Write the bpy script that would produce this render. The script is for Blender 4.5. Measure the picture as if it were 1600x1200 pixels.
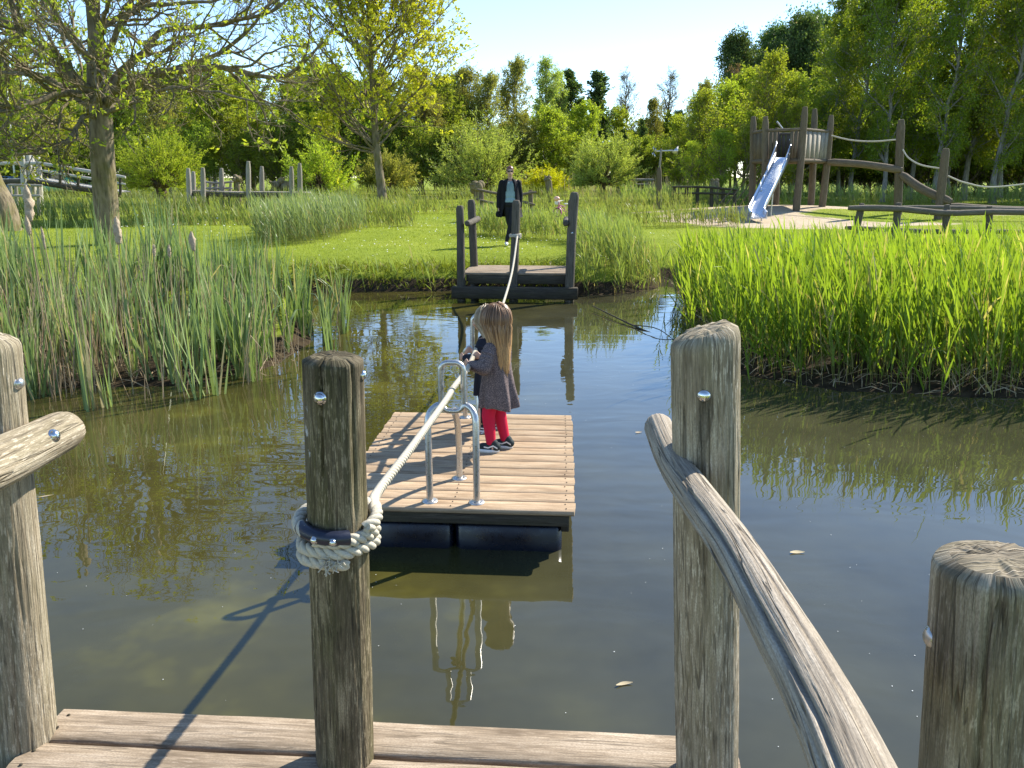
import bpy, bmesh, math, random
import numpy as np
from mathutils import Vector, Matrix

# ------------------------------------------------------------------ scene, camera, light
scene = bpy.context.scene
COL = scene.collection
for o in list(bpy.data.objects):
    bpy.data.objects.remove(o)

CAM_Z = 2.05
PITCH = math.radians(15.11)
FPX = 1200.0
cam_data = bpy.data.cameras.new('camera')
cam_data.sensor_width = 36.0
cam_data.lens = 27.0
cam_data.clip_start = 0.05
cam_data.clip_end = 3000.0
camera = bpy.data.objects.new('camera', cam_data)
camera.location = (0, 0, CAM_Z)
camera.rotation_euler = (math.pi / 2 - PITCH, 0, 0)
COL.objects.link(camera)
scene.camera = camera

SUN_EL = math.radians(40.0)
SUN_AZ = math.radians(52.0)          # to the right of the view direction (+Y)
world = bpy.data.worlds.new('World')
scene.world = world
world.use_nodes = True
wn = world.node_tree
bg = next(n for n in wn.nodes if n.type == 'BACKGROUND')
sky = wn.nodes.new('ShaderNodeTexSky')
sky.sky_type = 'NISHITA'
sky.sun_disc = False
sky.sun_elevation = SUN_EL
sky.sun_rotation = SUN_AZ
sky.air_density = 0.85
sky.dust_density = 0.0
sky.ozone_density = 3.0
wn.links.new(sky.outputs['Color'], bg.inputs['Color'])
bg.inputs['Strength'].default_value = 0.15

sun_data = bpy.data.lights.new('sun', 'SUN')
sun_data.energy = 5.0
sun_data.angle = math.radians(0.53)
sun_data.color = (1.0, 0.94, 0.84)
sun = bpy.data.objects.new('sun', sun_data)
SDIR = Vector((math.sin(SUN_AZ) * math.cos(SUN_EL), math.cos(SUN_AZ) * math.cos(SUN_EL), math.sin(SUN_EL)))
sun.rotation_euler = SDIR.to_track_quat('Z', 'Y').to_euler()
sun.location = (20, 15, 30)
COL.objects.link(sun)

scene.view_settings.view_transform = 'Standard'
scene.view_settings.look = 'None'
scene.view_settings.exposure = 1.05
scene.view_settings.gamma = 1.0
scene.view_settings.use_curve_mapping = False
scene.render.engine = 'CYCLES'
scene.cycles.use_denoising = True
scene.cycles.max_bounces = 10
scene.cycles.diffuse_bounces = 5
scene.cycles.glossy_bounces = 3
scene.cycles.transmission_bounces = 5
scene.cycles.transparent_max_bounces = 6
scene.cycles.sample_clamp_indirect = 6.0
scene.cycles.caustics_reflective = False
scene.cycles.caustics_refractive = False

SP, CP = math.sin(PITCH), math.cos(PITCH)

def ray(px, py):
    u = (px - 800.0) / FPX
    v = (py - 600.0) / FPX
    return Vector((u, CP - SP * v, -(SP + CP * v)))

def at_z(px, py, z):
    """world point on height z seen at a place of the photograph"""
    d = ray(px, py)
    t = (z - CAM_Z) / d.z
    return Vector((0, 0, CAM_Z)) + d * t

def at_y(px, py, Y):
    d = ray(px, py)
    return Vector((0, 0, CAM_Z)) + d * (Y / d.y)

def wx(px, Y, z=0.6):
    return (px - 800.0) / FPX * (Y * CP + (CAM_Z - z) * SP)

# ------------------------------------------------------------------ object helpers
def link(o, parent=None):
    COL.objects.link(o)
    if parent is not None:
        o.parent = parent
    return o

def tag(o, label=None, cat=None, group=None, kind=None):
    if label: o['label'] = label
    if cat: o['category'] = cat
    if group: o['group'] = group
    if kind: o['kind'] = kind
    return o

def thing(name, label, cat, loc=(0, 0, 0), rz=0.0, group=None, scale=1.0):
    o = bpy.data.objects.new(name, None)
    o.empty_display_size = 0.1
    o.location = loc
    o.rotation_euler = (0, 0, rz)
    o.scale = (scale, scale, scale)
    COL.objects.link(o)
    return tag(o, label, cat, group)

def copy_tree(o, parent=None):
    c = o.copy()
    COL.objects.link(c)
    if parent is not None:
        c.parent = parent
    for ch in [x for x in o.children]:
        copy_tree(ch, c)
    return c

class MB:
    """collects geometry (numpy) for ONE mesh object"""
    def __init__(self):
        self.V = []; self.F = []; self.UV = []; self.C = []; self.n = 0
    def add(self, V, F, uv=None, col=None):
        V = np.asarray(V, dtype=np.float64).reshape(-1, 3)
        if isinstance(F, np.ndarray):
            Fs = F + self.n
        else:
            Fs = [[i + self.n for i in f] for f in F]
        self.V.append(V); self.F.append(Fs)
        if isinstance(F, np.ndarray):
            L = F.size
        else:
            L = sum(len(f) for f in F)
        self.UV.append(np.zeros((L, 2)) if uv is None else np.asarray(uv, dtype=np.float64).reshape(-1, 2))
        if col is None: col = np.ones((len(V), 3))
        col = np.asarray(col, dtype=np.float64)
        if col.ndim == 1: col = np.tile(col, (len(V), 1))
        self.C.append(col)
        self.n += len(V)
        return self
    def mesh(self, name, mat, smooth=False):
        me = bpy.data.meshes.new(name)
        V = np.concatenate(self.V)
        idx, tot = [], []
        for Fs in self.F:
            if isinstance(Fs, np.ndarray):
                idx.append(Fs.ravel()); tot.append(np.full(len(Fs), Fs.shape[1]))
            elif Fs:
                idx.append(np.array([i for f in Fs for i in f])); tot.append(np.array([len(f) for f in Fs]))
        idx = np.concatenate(idx).astype(np.int32); tot = np.concatenate(tot).astype(np.int32)
        starts = np.concatenate([[0], np.cumsum(tot)[:-1]]).astype(np.int32)
        me.vertices.add(len(V)); me.vertices.foreach_set('co', V.astype(np.float32).ravel())
        me.loops.add(len(idx)); me.loops.foreach_set('vertex_index', idx)
        me.polygons.add(len(tot)); me.polygons.foreach_set('loop_start', starts)
        try:
            me.polygons.foreach_set('loop_total', tot)
        except Exception:
            pass
        if smooth:
            me.polygons.foreach_set('use_smooth', np.ones(len(tot), dtype=bool))
        uvl = me.uv_layers.new(name='UVMap')
        uvl.data.foreach_set('uv', np.concatenate(self.UV).astype(np.float32).ravel())
        ca = me.color_attributes.new('Col', 'FLOAT_COLOR', 'POINT')
        C = np.concatenate(self.C)
        ca.data.foreach_set('color', np.concatenate([C, np.ones((len(C), 1))], 1).astype(np.float32).ravel())
        me.update(calc_edges=True)
        me.validate()
        if mat is not None: me.materials.append(mat)
        return me
    def build(self, name, mat, parent=None, smooth=False):
        me = self.mesh(name, mat, smooth)
        return link(bpy.data.objects.new(name, me), parent)

def _hash(ix, iy, iz, seed):
    h = (ix.astype(np.int64) * 374761393 + iy.astype(np.int64) * 668265263 + iz.astype(np.int64) * 2147483647 + seed * 974711) & 0xffffffff
    h = ((h ^ (h >> 13)) * 1274126177) & 0xffffffff
    h = ((h ^ (h >> 16)) * 2246822519) & 0xffffffff
    return ((h ^ (h >> 15)) & 0xffffff) / float(0xffffff)

def noise3(x, y, z, seed=0):
    x, y, z = np.broadcast_arrays(np.asarray(x, float), np.asarray(y, float), np.asarray(z, float))
    ix, iy, iz = np.floor(x), np.floor(y), np.floor(z)
    fx, fy, fz = x - ix, y - iy, z - iz
    fx = fx * fx * (3 - 2 * fx); fy = fy * fy * (3 - 2 * fy); fz = fz * fz * (3 - 2 * fz)
    out = 0
    for dx in (0, 1):
        for dy in (0, 1):
            for dz in (0, 1):
                w = (fx if dx else 1 - fx) * (fy if dy else 1 - fy) * (fz if dz else 1 - fz)
                out = out + w * _hash(ix + dx, iy + dy, iz + dz, seed)
    return out * 2 - 1

def fbm3(x, y, z, seed=0, octv=3):
    s, a, t = 0, 1.0, 0
    for k in range(octv):
        s = s + a * noise3(np.asarray(x) * 2 ** k, np.asarray(y) * 2 ** k, np.asarray(z) * 2 ** k, seed + k * 17)
        t += a; a *= 0.5
    return s / t

def unit(v, axis=-1):
    return v / np.maximum(np.linalg.norm(v, axis=axis, keepdims=True), 1e-9)

def smooth_path(P, n, R=None):
    """Catmull-Rom through control points, n samples"""
    P = np.asarray(P, float)
    m = len(P)
    if m == 2:
        t = np.linspace(0, 1, n)[:, None]
        Q = P[0] * (1 - t) + P[1] * t
        tt = np.linspace(0, 1, n)
    else:
        A = np.concatenate([[2 * P[0] - P[1]], P, [2 * P[-1] - P[-2]]])
        tt = np.linspace(0, m - 1, n)
        i = np.minimum(tt.astype(int), m - 2); f = (tt - i)[:, None]
        p0, p1, p2, p3 = A[i], A[i + 1], A[i + 2], A[i + 3]
        Q = 0.5 * (2 * p1 + (-p0 + p2) * f + (2 * p0 - 5 * p1 + 4 * p2 - p3) * f * f + (-p0 + 3 * p1 - 3 * p2 + p3) * f ** 3)
    if R is None: return Q
    R = np.asarray(R, float)
    if R.ndim == 0: return Q, np.full(n, float(R))
    return Q, np.interp(np.linspace(0, 1, n), np.linspace(0, 1, len(R)), R)

def frames(P):
    T = unit(np.gradient(P, axis=0))
    ref = np.array([0, 0, 1.0]) if abs(T[0][2]) < 0.8 else np.array([0, -1.0, 0])
    N = np.zeros_like(P); 
    n = ref - T[0] * (ref @ T[0]); n = n / np.linalg.norm(n)
    for i in range(len(P)):
        n = n - T[i] * (n @ T[i]); n = n / np.linalg.norm(n); N[i] = n
    return T, N, np.cross(T, N)

def grid_faces(nr, ns, closed=True):
    i = np.arange(nr - 1)[:, None]
    j = np.arange(ns if closed else ns - 1)[None, :]
    j2 = (j + 1) % ns
    a = i * ns + j; b = i * ns + j2; c = (i + 1) * ns + j2; d = (i + 1) * ns + j
    return np.stack([a, b, c, d], -1).reshape(-1, 4)

def tube(mb, P, R, seg=8, cap=True, n=None, col=None):
    """plain tube along a path"""
    P = np.asarray(P, float)
    if n: P, R = smooth_path(P, n, R)
    else:
        R = np.asarray(R, float)
        R = np.full(len(P), float(R)) if R.ndim == 0 else R
    T, N, B = frames(P)
    a = np.arange(seg) / seg * 2 * math.pi
    V = P[:, None] + R[:, None, None] * (np.cos(a)[None, :, None] * N[:, None] + np.sin(a)[None, :, None] * B[:, None])
    F = grid_faces(len(P), seg)
    s = np.concatenate([[0], np.cumsum(np.linalg.norm(np.diff(P, axis=0), axis=1))])
    ii, jj = np.meshgrid(np.arange(len(P) - 1), np.arange(seg), indexing='ij')
    ua, ub = jj / seg * 6.28 * R.mean(), (jj + 1) / seg * 6.28 * R.mean()
    uv = np.stack([np.stack([ua, s[ii]], -1), np.stack([ub, s[ii]], -1), np.stack([ub, s[ii + 1]], -1), np.stack([ua, s[ii + 1]], -1)], 2).reshape(-1, 2)
    mb.add(V.reshape(-1, 3), F, uv, col)
    if cap:
        for k, rev in ((0, True), (len(P) - 1, False)):
            ring = V[k]
            if rev: ring = ring[::-1]
            mb.add(ring, [list(range(seg))], np.stack([np.cos(a), np.sin(a)], -1) * 0.02, col)
    return mb

def log(mb, P, R, seg=32, rings=40, seed=0, rough=0.05, grain=0.0, cracks=(), rnd=0.02, flat_top=None, lump=2.0, col=None, end0=True):
    """a weathered log with uneven section, carved drying cracks and rounded ends.
    cracks: (angle, s0, s1, depth, width) in rad / m"""
    Pc, Rc = smooth_path(P, rings, R)
    T, N, B = frames(Pc)
    s = np.concatenate([[0], np.cumsum(np.linalg.norm(np.diff(Pc, axis=0), axis=1))])
    L = s[-1]
    a = np.arange(seg) / seg * 2 * math.pi
    ca, sa = np.cos(a)[None], np.sin(a)[None]
    S = s[:, None]
    r = Rc[:, None] * (1 + rough * fbm3(ca * 0.9 + 3, sa * 0.9, S * lump, seed, 3))
    if grain:
        g = fbm3(ca * 16, sa * 16, S * 3.0, seed + 5, 3)
        r = r + grain * g * np.clip((L - S) / 0.05, 0.0, 1) ** .7
    for (ang, s0, s1, dep, wid) in cracks:
        wob = ang + 0.10 * noise3(S * 3.0, 0.5, seed, seed + 9) + 0.03 * noise3(S * 14.0, 2.5, seed, seed + 10)
        d = np.abs((a[None] - wob + math.pi) % (2 * math.pi) - math.pi) * Rc[:, None]
        prof = np.clip((S - s0) / 0.06, 0, 1) * np.clip((s1 - S) / 0.15, 0, 1)
        r = r - dep * prof * np.exp(-(d / wid) ** 2)
    # rounding of the two ends
    for end in (0, 1):
        e = (S if end == 0 else (L - S))
        k = np.clip(e / rnd, 0, 1)
        if end == 0 and not end0: continue
        r = r * (0.72 + 0.28 * np.sqrt(np.clip(1 - (1 - k) ** 2, 0, 1)))
    V = Pc[:, None] + r[:, :, None] * (ca[..., None] * N[:, None] + sa[..., None] * B[:, None])
    F = grid_faces(rings, seg)
    ii, jj = np.meshgrid(np.arange(rings - 1), np.arange(seg), indexing='ij')
    Rm = float(Rc.mean()); off = (seed * 0.713) % 5.0
    ua, ub = jj / seg * 6.28 * Rm + off, (jj + 1) / seg * 6.28 * Rm + off
    uv = np.stack([np.stack([ua, s[ii] + off], -1), np.stack([ub, s[ii] + off], -1), np.stack([ub, s[ii + 1] + off], -1), np.stack([ua, s[ii + 1] + off], -1)], 2).reshape(-1, 2)
    mb.add(V.reshape(-1, 3), F, uv, col)
    for k, sg in ((0, -1), (rings - 1, 1)):
        ring = V[k]
        c = ring.mean(0)
        lev = [ring]
        for q, up in ((0.85, 0.12), (0.6, 0.17), (0.3, 0.18)):
            z = T[k] * sg * rnd * up + T[k] * sg * 0.006 * fbm3(ca[0] * q * 6, sa[0] * q * 6, 0, seed + 31, 2)[:, None]
            lev.append(c + (ring - c) * q + z)
        VV = np.concatenate(lev + [[c + T[k] * sg * rnd * 0.18]])
        FF = grid_faces(4, seg)
        if sg < 0: FF = FF[:, ::-1]
        fan = np.array([[3 * seg + j, 3 * seg + (j + 1) % seg, 4 * seg] for j in range(seg)])
        if sg < 0: fan = fan[:, ::-1]
        loc = (VV - c)
        uvv = np.stack([loc @ N[k], (loc @ B[k]) * 0.12], -1) + off
        mb.add(VV, FF.tolist() + fan.tolist(), uvv[np.concatenate([FF.ravel(), fan.ravel()])], col)
    return mb

def box(mb, lo, hi, M=None, bev=0.0, col=None, grain_axis=0, seed=0, jit=0.0):
    """box with bevelled edges; uv in metres with v along grain_axis"""
    lo = np.array(lo, float); hi = np.array(hi, float)
    c = (lo + hi) / 2; h = (hi - lo) / 2
    bm = bmesh.new()
    bmesh.ops.create_cube(bm, size=2.0)
    for v in bm.verts:
        v.co = Vector((v.co.x * h[0], v.co.y * h[1], v.co.z * h[2]))
    if bev > 0:
        bmesh.ops.bevel(bm, geom=list(bm.edges), offset=bev, segments=1, affect='EDGES', profile=0.7)
    bm.verts.ensure_lookup_table()
    V = np.array([v.co[:] for v in bm.verts])
    F = [[v.index for v in f.verts] for f in bm.faces]
    uvs = []
    oth = [k for k in range(3) if k != grain_axis]
    rr = random.Random(seed)
    off = (rr.random() * 7, rr.random() * 7)
    for f in bm.faces:
        nrm = f.normal
        ax = max(oth, key=lambda k: -abs(nrm[k]))
        for v in f.verts:
            uvs.append((v.co[ax] + off[0] + (0.3 if abs(nrm[grain_axis]) > .7 else 0), v.co[grain_axis] + off[1]))
    bm.free()
    if jit:
        V = V + np.array([[rr.uniform(-jit, jit) for _ in range(3)] for _ in V])
    V = V + c
    if M is not None:
        V = np.array([(M @ Vector(v))[:] for v in V])
    mb.add(V, F, uvs, col)
    return mb

def sphere(mb, c, r, seg=12, rings=8, M=None, col=None):
    c = np.array(c, float); r = np.array(r, float) * np.ones(3)
    th = np.linspace(0, math.pi, rings + 1)[1:-1]
    a = np.arange(seg) / seg * 2 * math.pi
    V = np.stack([np.sin(th)[:, None] * np.cos(a), np.sin(th)[:, None] * np.sin(a), np.cos(th)[:, None] * np.ones(seg)], -1).reshape(-1, 3)
    V = np.concatenate([V, [[0, 0, 1], [0, 0, -1]]])
    n = (rings - 1) * seg
    F = [list(f)[::-1] for f in grid_faces(rings - 1, seg).tolist()]
    F += [[n, j, (j + 1) % seg] for j in range(seg)] if False else [[j, (j + 1) % seg, n][::1] for j in range(seg)]
    b = (rings - 2) * seg
    F += [[b + (j + 1) % seg, b + j, n + 1] for j in range(seg)]
    V = V * r
    if M is not None:
        V = V @ np.array(M.to_3x3()).T
    mb.add(V + c, F, None, col)
    return mb

def strips(base, dirs, side, length, width, nseg, droop, rng, taper=1.0, kink=None):
    """many blade-like leaves at once: returns V (n,(nseg+1)*2,3), F"""
    n = len(base)
    t = np.linspace(0, 1, nseg + 1)
    P = np.zeros((n, nseg + 1, 3)); P[:, 0] = base
    d = unit(dirs.copy())
    for k in range(nseg):
        P[:, k + 1] = P[:, k] + d * (length / nseg)[:, None]
        d = unit(d + np.array([0, 0, -1.0]) * (droop * (k + 1) / nseg)[:, None])
    w = width[:, None] * (np.sin(np.clip(t, 0, 1) * math.pi * 0.62 + 0.75 * 0.62) ** 1)[None]
    prof = np.where(t < 0.45, 0.65 + 0.35 * (t / 0.45), np.clip((1 - (t - 0.45) / 0.55), 0.02, 1) ** (0.8 * taper))
    w = width[:, None] * prof[None]
    V = np.stack([P - side[:, None] * w[..., None] / 2, P + side[:, None] * w[..., None] / 2], 2)
    V = V.reshape(n, -1, 3)
    k = np.arange(nseg)
    f = np.stack([2 * k, 2 * k + 1, 2 * k + 3, 2 * k + 2], -1)
    F = (np.arange(n)[:, None, None] * (2 * (nseg + 1)) + f[None]).reshape(-1, 4)
    return V, F

def strip_mb(mb, V, F, cols):
    n, m, _ = V.shape
    mb.add(V.reshape(-1, 3), F, None, np.repeat(cols, m, axis=0))

# ------------------------------------------------------------------ materials
def newmat(name):
    m = bpy.data.materials.new(name)
    m.use_nodes = True
    nt = m.node_tree
    nt.nodes.clear()
    out = nt.nodes.new('ShaderNodeOutputMaterial')
    return m, nt, out

def nd(nt, typ, ins=None, **props):
    n = nt.nodes.new(typ)
    for k, v in props.items():
        setattr(n, k, v)
    for k, v in (ins or {}).items():
        s = n.inputs[k]
        if isinstance(v, bpy.types.NodeSocket):
            nt.links.new(v, s)
        else:
            s.default_value = v
    return n

def c4(c): return (c[0], c[1], c[2], 1.0)

def mixc(nt, fac, a, b, mode='MIX'):
    n = nt.nodes.new('ShaderNodeMix'); n.data_type = 'RGBA'; n.blend_type = mode
    for sock, v in ((n.inputs[0], fac), (n.inputs[6], a), (n.inputs[7], b)):
        if isinstance(v, bpy.types.NodeSocket): nt.links.new(v, sock)
        else: sock.default_value = v if not isinstance(v, tuple) else c4(v)
    return n.outputs[2]

def math_(nt, op, a, b=None, clamp=False):
    n = nt.nodes.new('ShaderNodeMath'); n.operation = op; n.use_clamp = clamp
    for k, v in ((0, a), (1, b)):
        if v is None: continue
        if isinstance(v, bpy.types.NodeSocket): nt.links.new(v, n.inputs[k])
        else: n.inputs[k].default_value = v
    return n.outputs[0]

def maprange(nt, v, a, b, c=0.0, d=1.0, smooth=True):
    n = nd(nt, 'ShaderNodeMapRange', {'Value': v, 'From Min': a, 'From Max': b, 'To Min': c, 'To Max': d})
    n.interpolation_type = 'SMOOTHSTEP' if smooth else 'LINEAR'
    return n.outputs[0]

def ramp(nt, v, stops):
    n = nd(nt, 'ShaderNodeValToRGB', {'Fac': v})
    el = n.color_ramp.elements
    while len(el) < len(stops): el.new(0.5)
    for e, (p, c) in zip(el, stops):
        e.position = p; e.color = c4(c)
    return n.outputs['Color']

def noise(nt, vec, scale=1.0, detail=3.0, rough=0.55, dist=0.0):
    return nd(nt, 'ShaderNodeTexNoise', {'Vector': vec, 'Scale': scale, 'Detail': detail, 'Roughness': rough, 'Distortion': dist}).outputs[0]

def mapping(nt, vec, scale=(1, 1, 1), loc=(0, 0, 0)):
    return nd(nt, 'ShaderNodeMapping', {'Vector': vec, 'Scale': scale, 'Location': loc}).outputs[0]

def principled(nt, out, col, rough=0.6, spec=0.3, metal=0.0, bump=None, bstr=0.5, bdist=0.01):
    p = nd(nt, 'ShaderNodeBsdfPrincipled')
    for k, v in (('Base Color', col), ('Roughness', rough), ('Metallic', metal), ('Specular IOR Level', spec)):
        if isinstance(v, bpy.types.NodeSocket): nt.links.new(v, p.inputs[k])
        elif isinstance(v, tuple): p.inputs[k].default_value = c4(v)
        else: p.inputs[k].default_value = v
    if bump is not None:
        b = nd(nt, 'ShaderNodeBump', {'Height': bump, 'Strength': bstr, 'Distance': bdist})
        nt.links.new(b.outputs[0], p.inputs['Normal'])
    nt.links.new(p.outputs[0], out.inputs[0])
    return p

def wood_mat(name, dark, mid, light, green=0.0, crack=0.5, bdist=0.006, gcol=(0.13, 0.135, 0.045), fine=1.0, droppings=0.0, stain=0.4, fleck=0.0):
    m, nt, out = newmat(name)
    tc = nd(nt, 'ShaderNodeTexCoord')
    uv = tc.outputs['UV']
    oi = nd(nt, 'ShaderNodeObjectInfo')
    off = nd(nt, 'ShaderNodeCombineXYZ', {'X': math_(nt, 'MULTIPLY', oi.outputs['Random'], 37.0), 'Y': math_(nt, 'MULTIPLY', oi.outputs['Random'], 91.0)}).outputs[0]
    uvo = nd(nt, 'ShaderNodeVectorMath', {0: uv, 1: off}, operation='ADD').outputs[0]
    f1 = noise(nt, mapping(nt, uvo, (260 * fine, 9 * fine, 1)), 1, 4, 0.6)
    f2 = noise(nt, mapping(nt, uvo, (75, 3.2, 1)), 1, 4, 0.6)
    f3 = noise(nt, mapping(nt, uvo, (14, 3.0, 1)), 1, 4, 0.6)
    f4 = noise(nt, mapping(nt, uvo, (38, 1.5, 1)), 1, 2, 0.5, 0.4)
    ck = math_(nt, 'ABSOLUTE', math_(nt, 'SUBTRACT', f4, 0.5))
    ck = maprange(nt, ck, 0.004, 0.022)
    msk = maprange(nt, f3, 0.44, 0.56)
    ck = math_(nt, 'MAXIMUM', ck, math_(nt, 'SUBTRACT', 1.0, math_(nt, 'MULTIPLY', msk, crack)))
    tone = math_(nt, 'ADD', math_(nt, 'MULTIPLY', f1, 0.45), math_(nt, 'MULTIPLY', f2, 0.55))
    tone = math_(nt, 'ADD', tone, math_(nt, 'MULTIPLY', math_(nt, 'SUBTRACT', f3, 0.5), stain))
    colr = ramp(nt, tone, [(0.30, dark), (0.5, mid), (0.70, light)])
    if green > 0:
        g = noise(nt, mapping(nt, uvo, (9, 1.6, 1)), 1, 5, 0.65)
        g = math_(nt, 'MULTIPLY', maprange(nt, g, 0.40, 0.62), green)
        gg = mixc(nt, f2, gcol, tuple(x * 0.45 for x in gcol))
        colr = mixc(nt, g, colr, gg)
    if droppings > 0:
        dn = noise(nt, mapping(nt, uvo, (26, 16, 1)), 1, 4, 0.7)
        dm = noise(nt, mapping(nt, uvo, (3.1, 2.1, 1)), 1, 1, 0.5)
        dd = math_(nt, 'MULTIPLY', maprange(nt, dn, 0.58, 0.66), maprange(nt, dm, 0.60, 0.68))
        colr = mixc(nt, math_(nt, 'MULTIPLY', dd, droppings), colr, (0.6, 0.6, 0.58))
    if fleck > 0:
        fl = noise(nt, mapping(nt, uvo, (170, 22, 1)), 1, 3, 0.6)
        fm = noise(nt, mapping(nt, uvo, (11, 2.2, 1)), 1, 3, 0.6)
        fk = math_(nt, 'MULTIPLY', maprange(nt, fl, 0.52, 0.62), maprange(nt, fm, 0.42, 0.58, 0.15, 1.0))
        colr = mixc(nt, math_(nt, 'MULTIPLY', fk, fleck), colr, light)
        fd_ = noise(nt, mapping(nt, uvo, (130, 7, 1), (3, 5, 0)), 1, 3, 0.65)
        colr = mixc(nt, math_(nt, 'MULTIPLY', maprange(nt, fd_, 0.55, 0.68), fleck * 0.8), colr, tuple(x * 0.5 for x in dark))
    colr = mixc(nt, ck, mixc(nt, 0.75, colr, (0.02, 0.016, 0.012)), colr)
    at_ = nd(nt, 'ShaderNodeAttribute', attribute_name='Col')
    grit = noise(nt, mapping(nt, uvo, (420, 130, 1)), 1, 2, 0.6)
    colr = mixc(nt, maprange(nt, grit, 0.35, 0.7, 0.0, 0.55), colr, tuple(x * 0.55 for x in mid))
    colr = mixc(nt, 1.0, colr, at_.outputs['Color'], 'MULTIPLY')
    val = nd(nt, 'ShaderNodeHueSaturation', {'Color': colr, 'Value': maprange(nt, oi.outputs['Random'], 0, 1, 0.85, 1.15, False)}).outputs[0]
    h = math_(nt, 'ADD', math_(nt, 'MULTIPLY', f1, 0.35), math_(nt, 'ADD', math_(nt, 'MULTIPLY', f2, 0.65), math_(nt, 'MULTIPLY', ck, 0.7)))
    principled(nt, out, val, 0.85, 0.15, 0, h, 0.85, bdist)
    return m

def leaf_mat(name, c1, c2, trans=0.45, rough=0.5, spec=0.25, tint=(1.15, 1.15, 0.55)):
    m, nt, out = newmat(name)
    at = nd(nt, 'ShaderNodeAttribute', attribute_name='Col')
    sep = nd(nt, 'ShaderNodeSeparateColor', {'Color': at.outputs['Color']})
    oi = nd(nt, 'ShaderNodeObjectInfo')
    col = mixc(nt, sep.outputs[0], c1, c2)
    # second channel: dry straw
    col = mixc(nt, sep.outputs[1], col, (0.42, 0.33, 0.19))
    col = nd(nt, 'ShaderNodeHueSaturation', {'Color': col, 'Value': maprange(nt, oi.outputs['Random'], 0, 1, 0.82, 1.18, False),
             'Hue': maprange(nt, oi.outputs['Random'], 0, 1, 0.488, 0.512, False)}).outputs[0]
    p = nd(nt, 'ShaderNodeBsdfPrincipled', {'Base Color': col, 'Roughness': rough, 'Specular IOR Level': spec})
    tcol = mixc(nt, 1.0, col, tint, 'MULTIPLY')
    tr = nd(nt, 'ShaderNodeBsdfTranslucent', {'Color': tcol})
    mx = nd(nt, 'ShaderNodeMixShader', {0: trans, 1: p.outputs[0], 2: tr.outputs[0]})
    nt.links.new(mx.outputs[0], out.inputs[0])
    return m

def plain(name, col, rough=0.5, spec=0.3, metal=0.0, var=0.12, nscale=30.0, bdist=0.0):
    m, nt, out = newmat(name)
    tc = nd(nt, 'ShaderNodeTexCoord')
    n = noise(nt, tc.outputs['Object'], nscale, 4, 0.6)
    a = tuple(max(0, x * (1 - var)) for x in col); b = tuple(min(1, x * (1 + var)) for x in col)
    cc = mixc(nt, n, a, b)
    r = maprange(nt, n, 0.3, 0.7, max(0.02, rough - 0.06), min(1, rough + 0.06))
    principled(nt, out, cc, r, spec, metal, n if bdist else None, 0.6, bdist or 0.01)
    return m

def bark_mat(name, dark, light, moss=0.0, sx=1.0):
    m, nt, out = newmat(name)
    tc = nd(nt, 'ShaderNodeTexCoord')
    v = tc.outputs['Object']
    n1 = noise(nt, mapping(nt, v, (16 * sx, 16 * sx, 4 * sx)), 1, 5, 0.65)
    n2 = noise(nt, v, 1.7, 3, 0.6)
    n3 = nd(nt, 'ShaderNodeTexVoronoi', {'Vector': mapping(nt, v, (14 * sx, 14 * sx, 3.0 * sx)), 'Scale': 1.0}).outputs[0]
    h = math_(nt, 'ADD', n1, math_(nt, 'MULTIPLY', n3, 0.6))
    col = ramp(nt, h, [(0.35, dark), (0.95, light)])
    if moss:
        col = mixc(nt, math_(nt, 'MULTIPLY', maprange(nt, n2, 0.45, 0.65), moss), col, (0.13, 0.12, 0.03))
    principled(nt, out, col, 0.9, 0.1, 0, h, 0.9, 0.02)
    return m

M = {}
M['post'] = wood_mat('weathered_post_wood', (0.12, 0.095, 0.062), (0.31, 0.255, 0.172), (0.52, 0.45, 0.335), green=0.28, crack=0.8, bdist=0.010, fleck=0.95, stain=0.8)
M['postc'] = wood_mat('mossy_rope_post_wood', (0.045, 0.036, 0.024), (0.145, 0.115, 0.07), (0.38, 0.315, 0.20), green=0.5, crack=0.7, bdist=0.010, droppings=0.9, stain=0.9, fleck=0.85)
M['rail'] = wood_mat('silvered_rail_wood', (0.13, 0.105, 0.078), (0.37, 0.315, 0.24), (0.56, 0.495, 0.395), green=0.0, crack=1.0, bdist=0.007)
M['deck'] = wood_mat('deck_board_wood', (0.12, 0.088, 0.058), (0.29, 0.225, 0.155), (0.45, 0.365, 0.27), green=0.0, crack=0.5, bdist=0.003, fleck=0.45, stain=0.8)
M['raft'] = wood_mat('raft_plank_wood', (0.20, 0.13, 0.075), (0.42, 0.30, 0.185), (0.57, 0.44, 0.295), green=0.0, crack=0.3, bdist=0.0015, stain=0.65, fleck=0.2)
M['darkwood'] = wood_mat('damp_dark_timber', (0.03, 0.026, 0.02), (0.075, 0.063, 0.048), (0.14, 0.12, 0.09), green=0.2, crack=0.6, bdist=0.005)
M['fard'] = wood_mat('grey_far_dock_timber', (0.05, 0.043, 0.035), (0.125, 0.108, 0.085), (0.22, 0.19, 0.15), green=0.15, crack=0.6, bdist=0.008)
M['play'] = wood_mat('play_frame_timber', (0.065, 0.05, 0.034), (0.16, 0.125, 0.085), (0.28, 0.225, 0.16), green=0.1, crack=0.5, bdist=0.01)
M['grey'] = wood_mat('bleached_grey_timber', (0.16, 0.145, 0.12), (0.32, 0.29, 0.24), (0.46, 0.43, 0.37), crack=0.5, bdist=0.01)
M['steel'] = plain('galvanised_steel', (0.50, 0.49, 0.46), 0.32, 0.5, 0.85, 0.18, 60)
M['chrome'] = plain('polished_bolt_steel', (0.62, 0.62, 0.60), 0.18, 0.5, 1.0, 0.1, 80)
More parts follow.
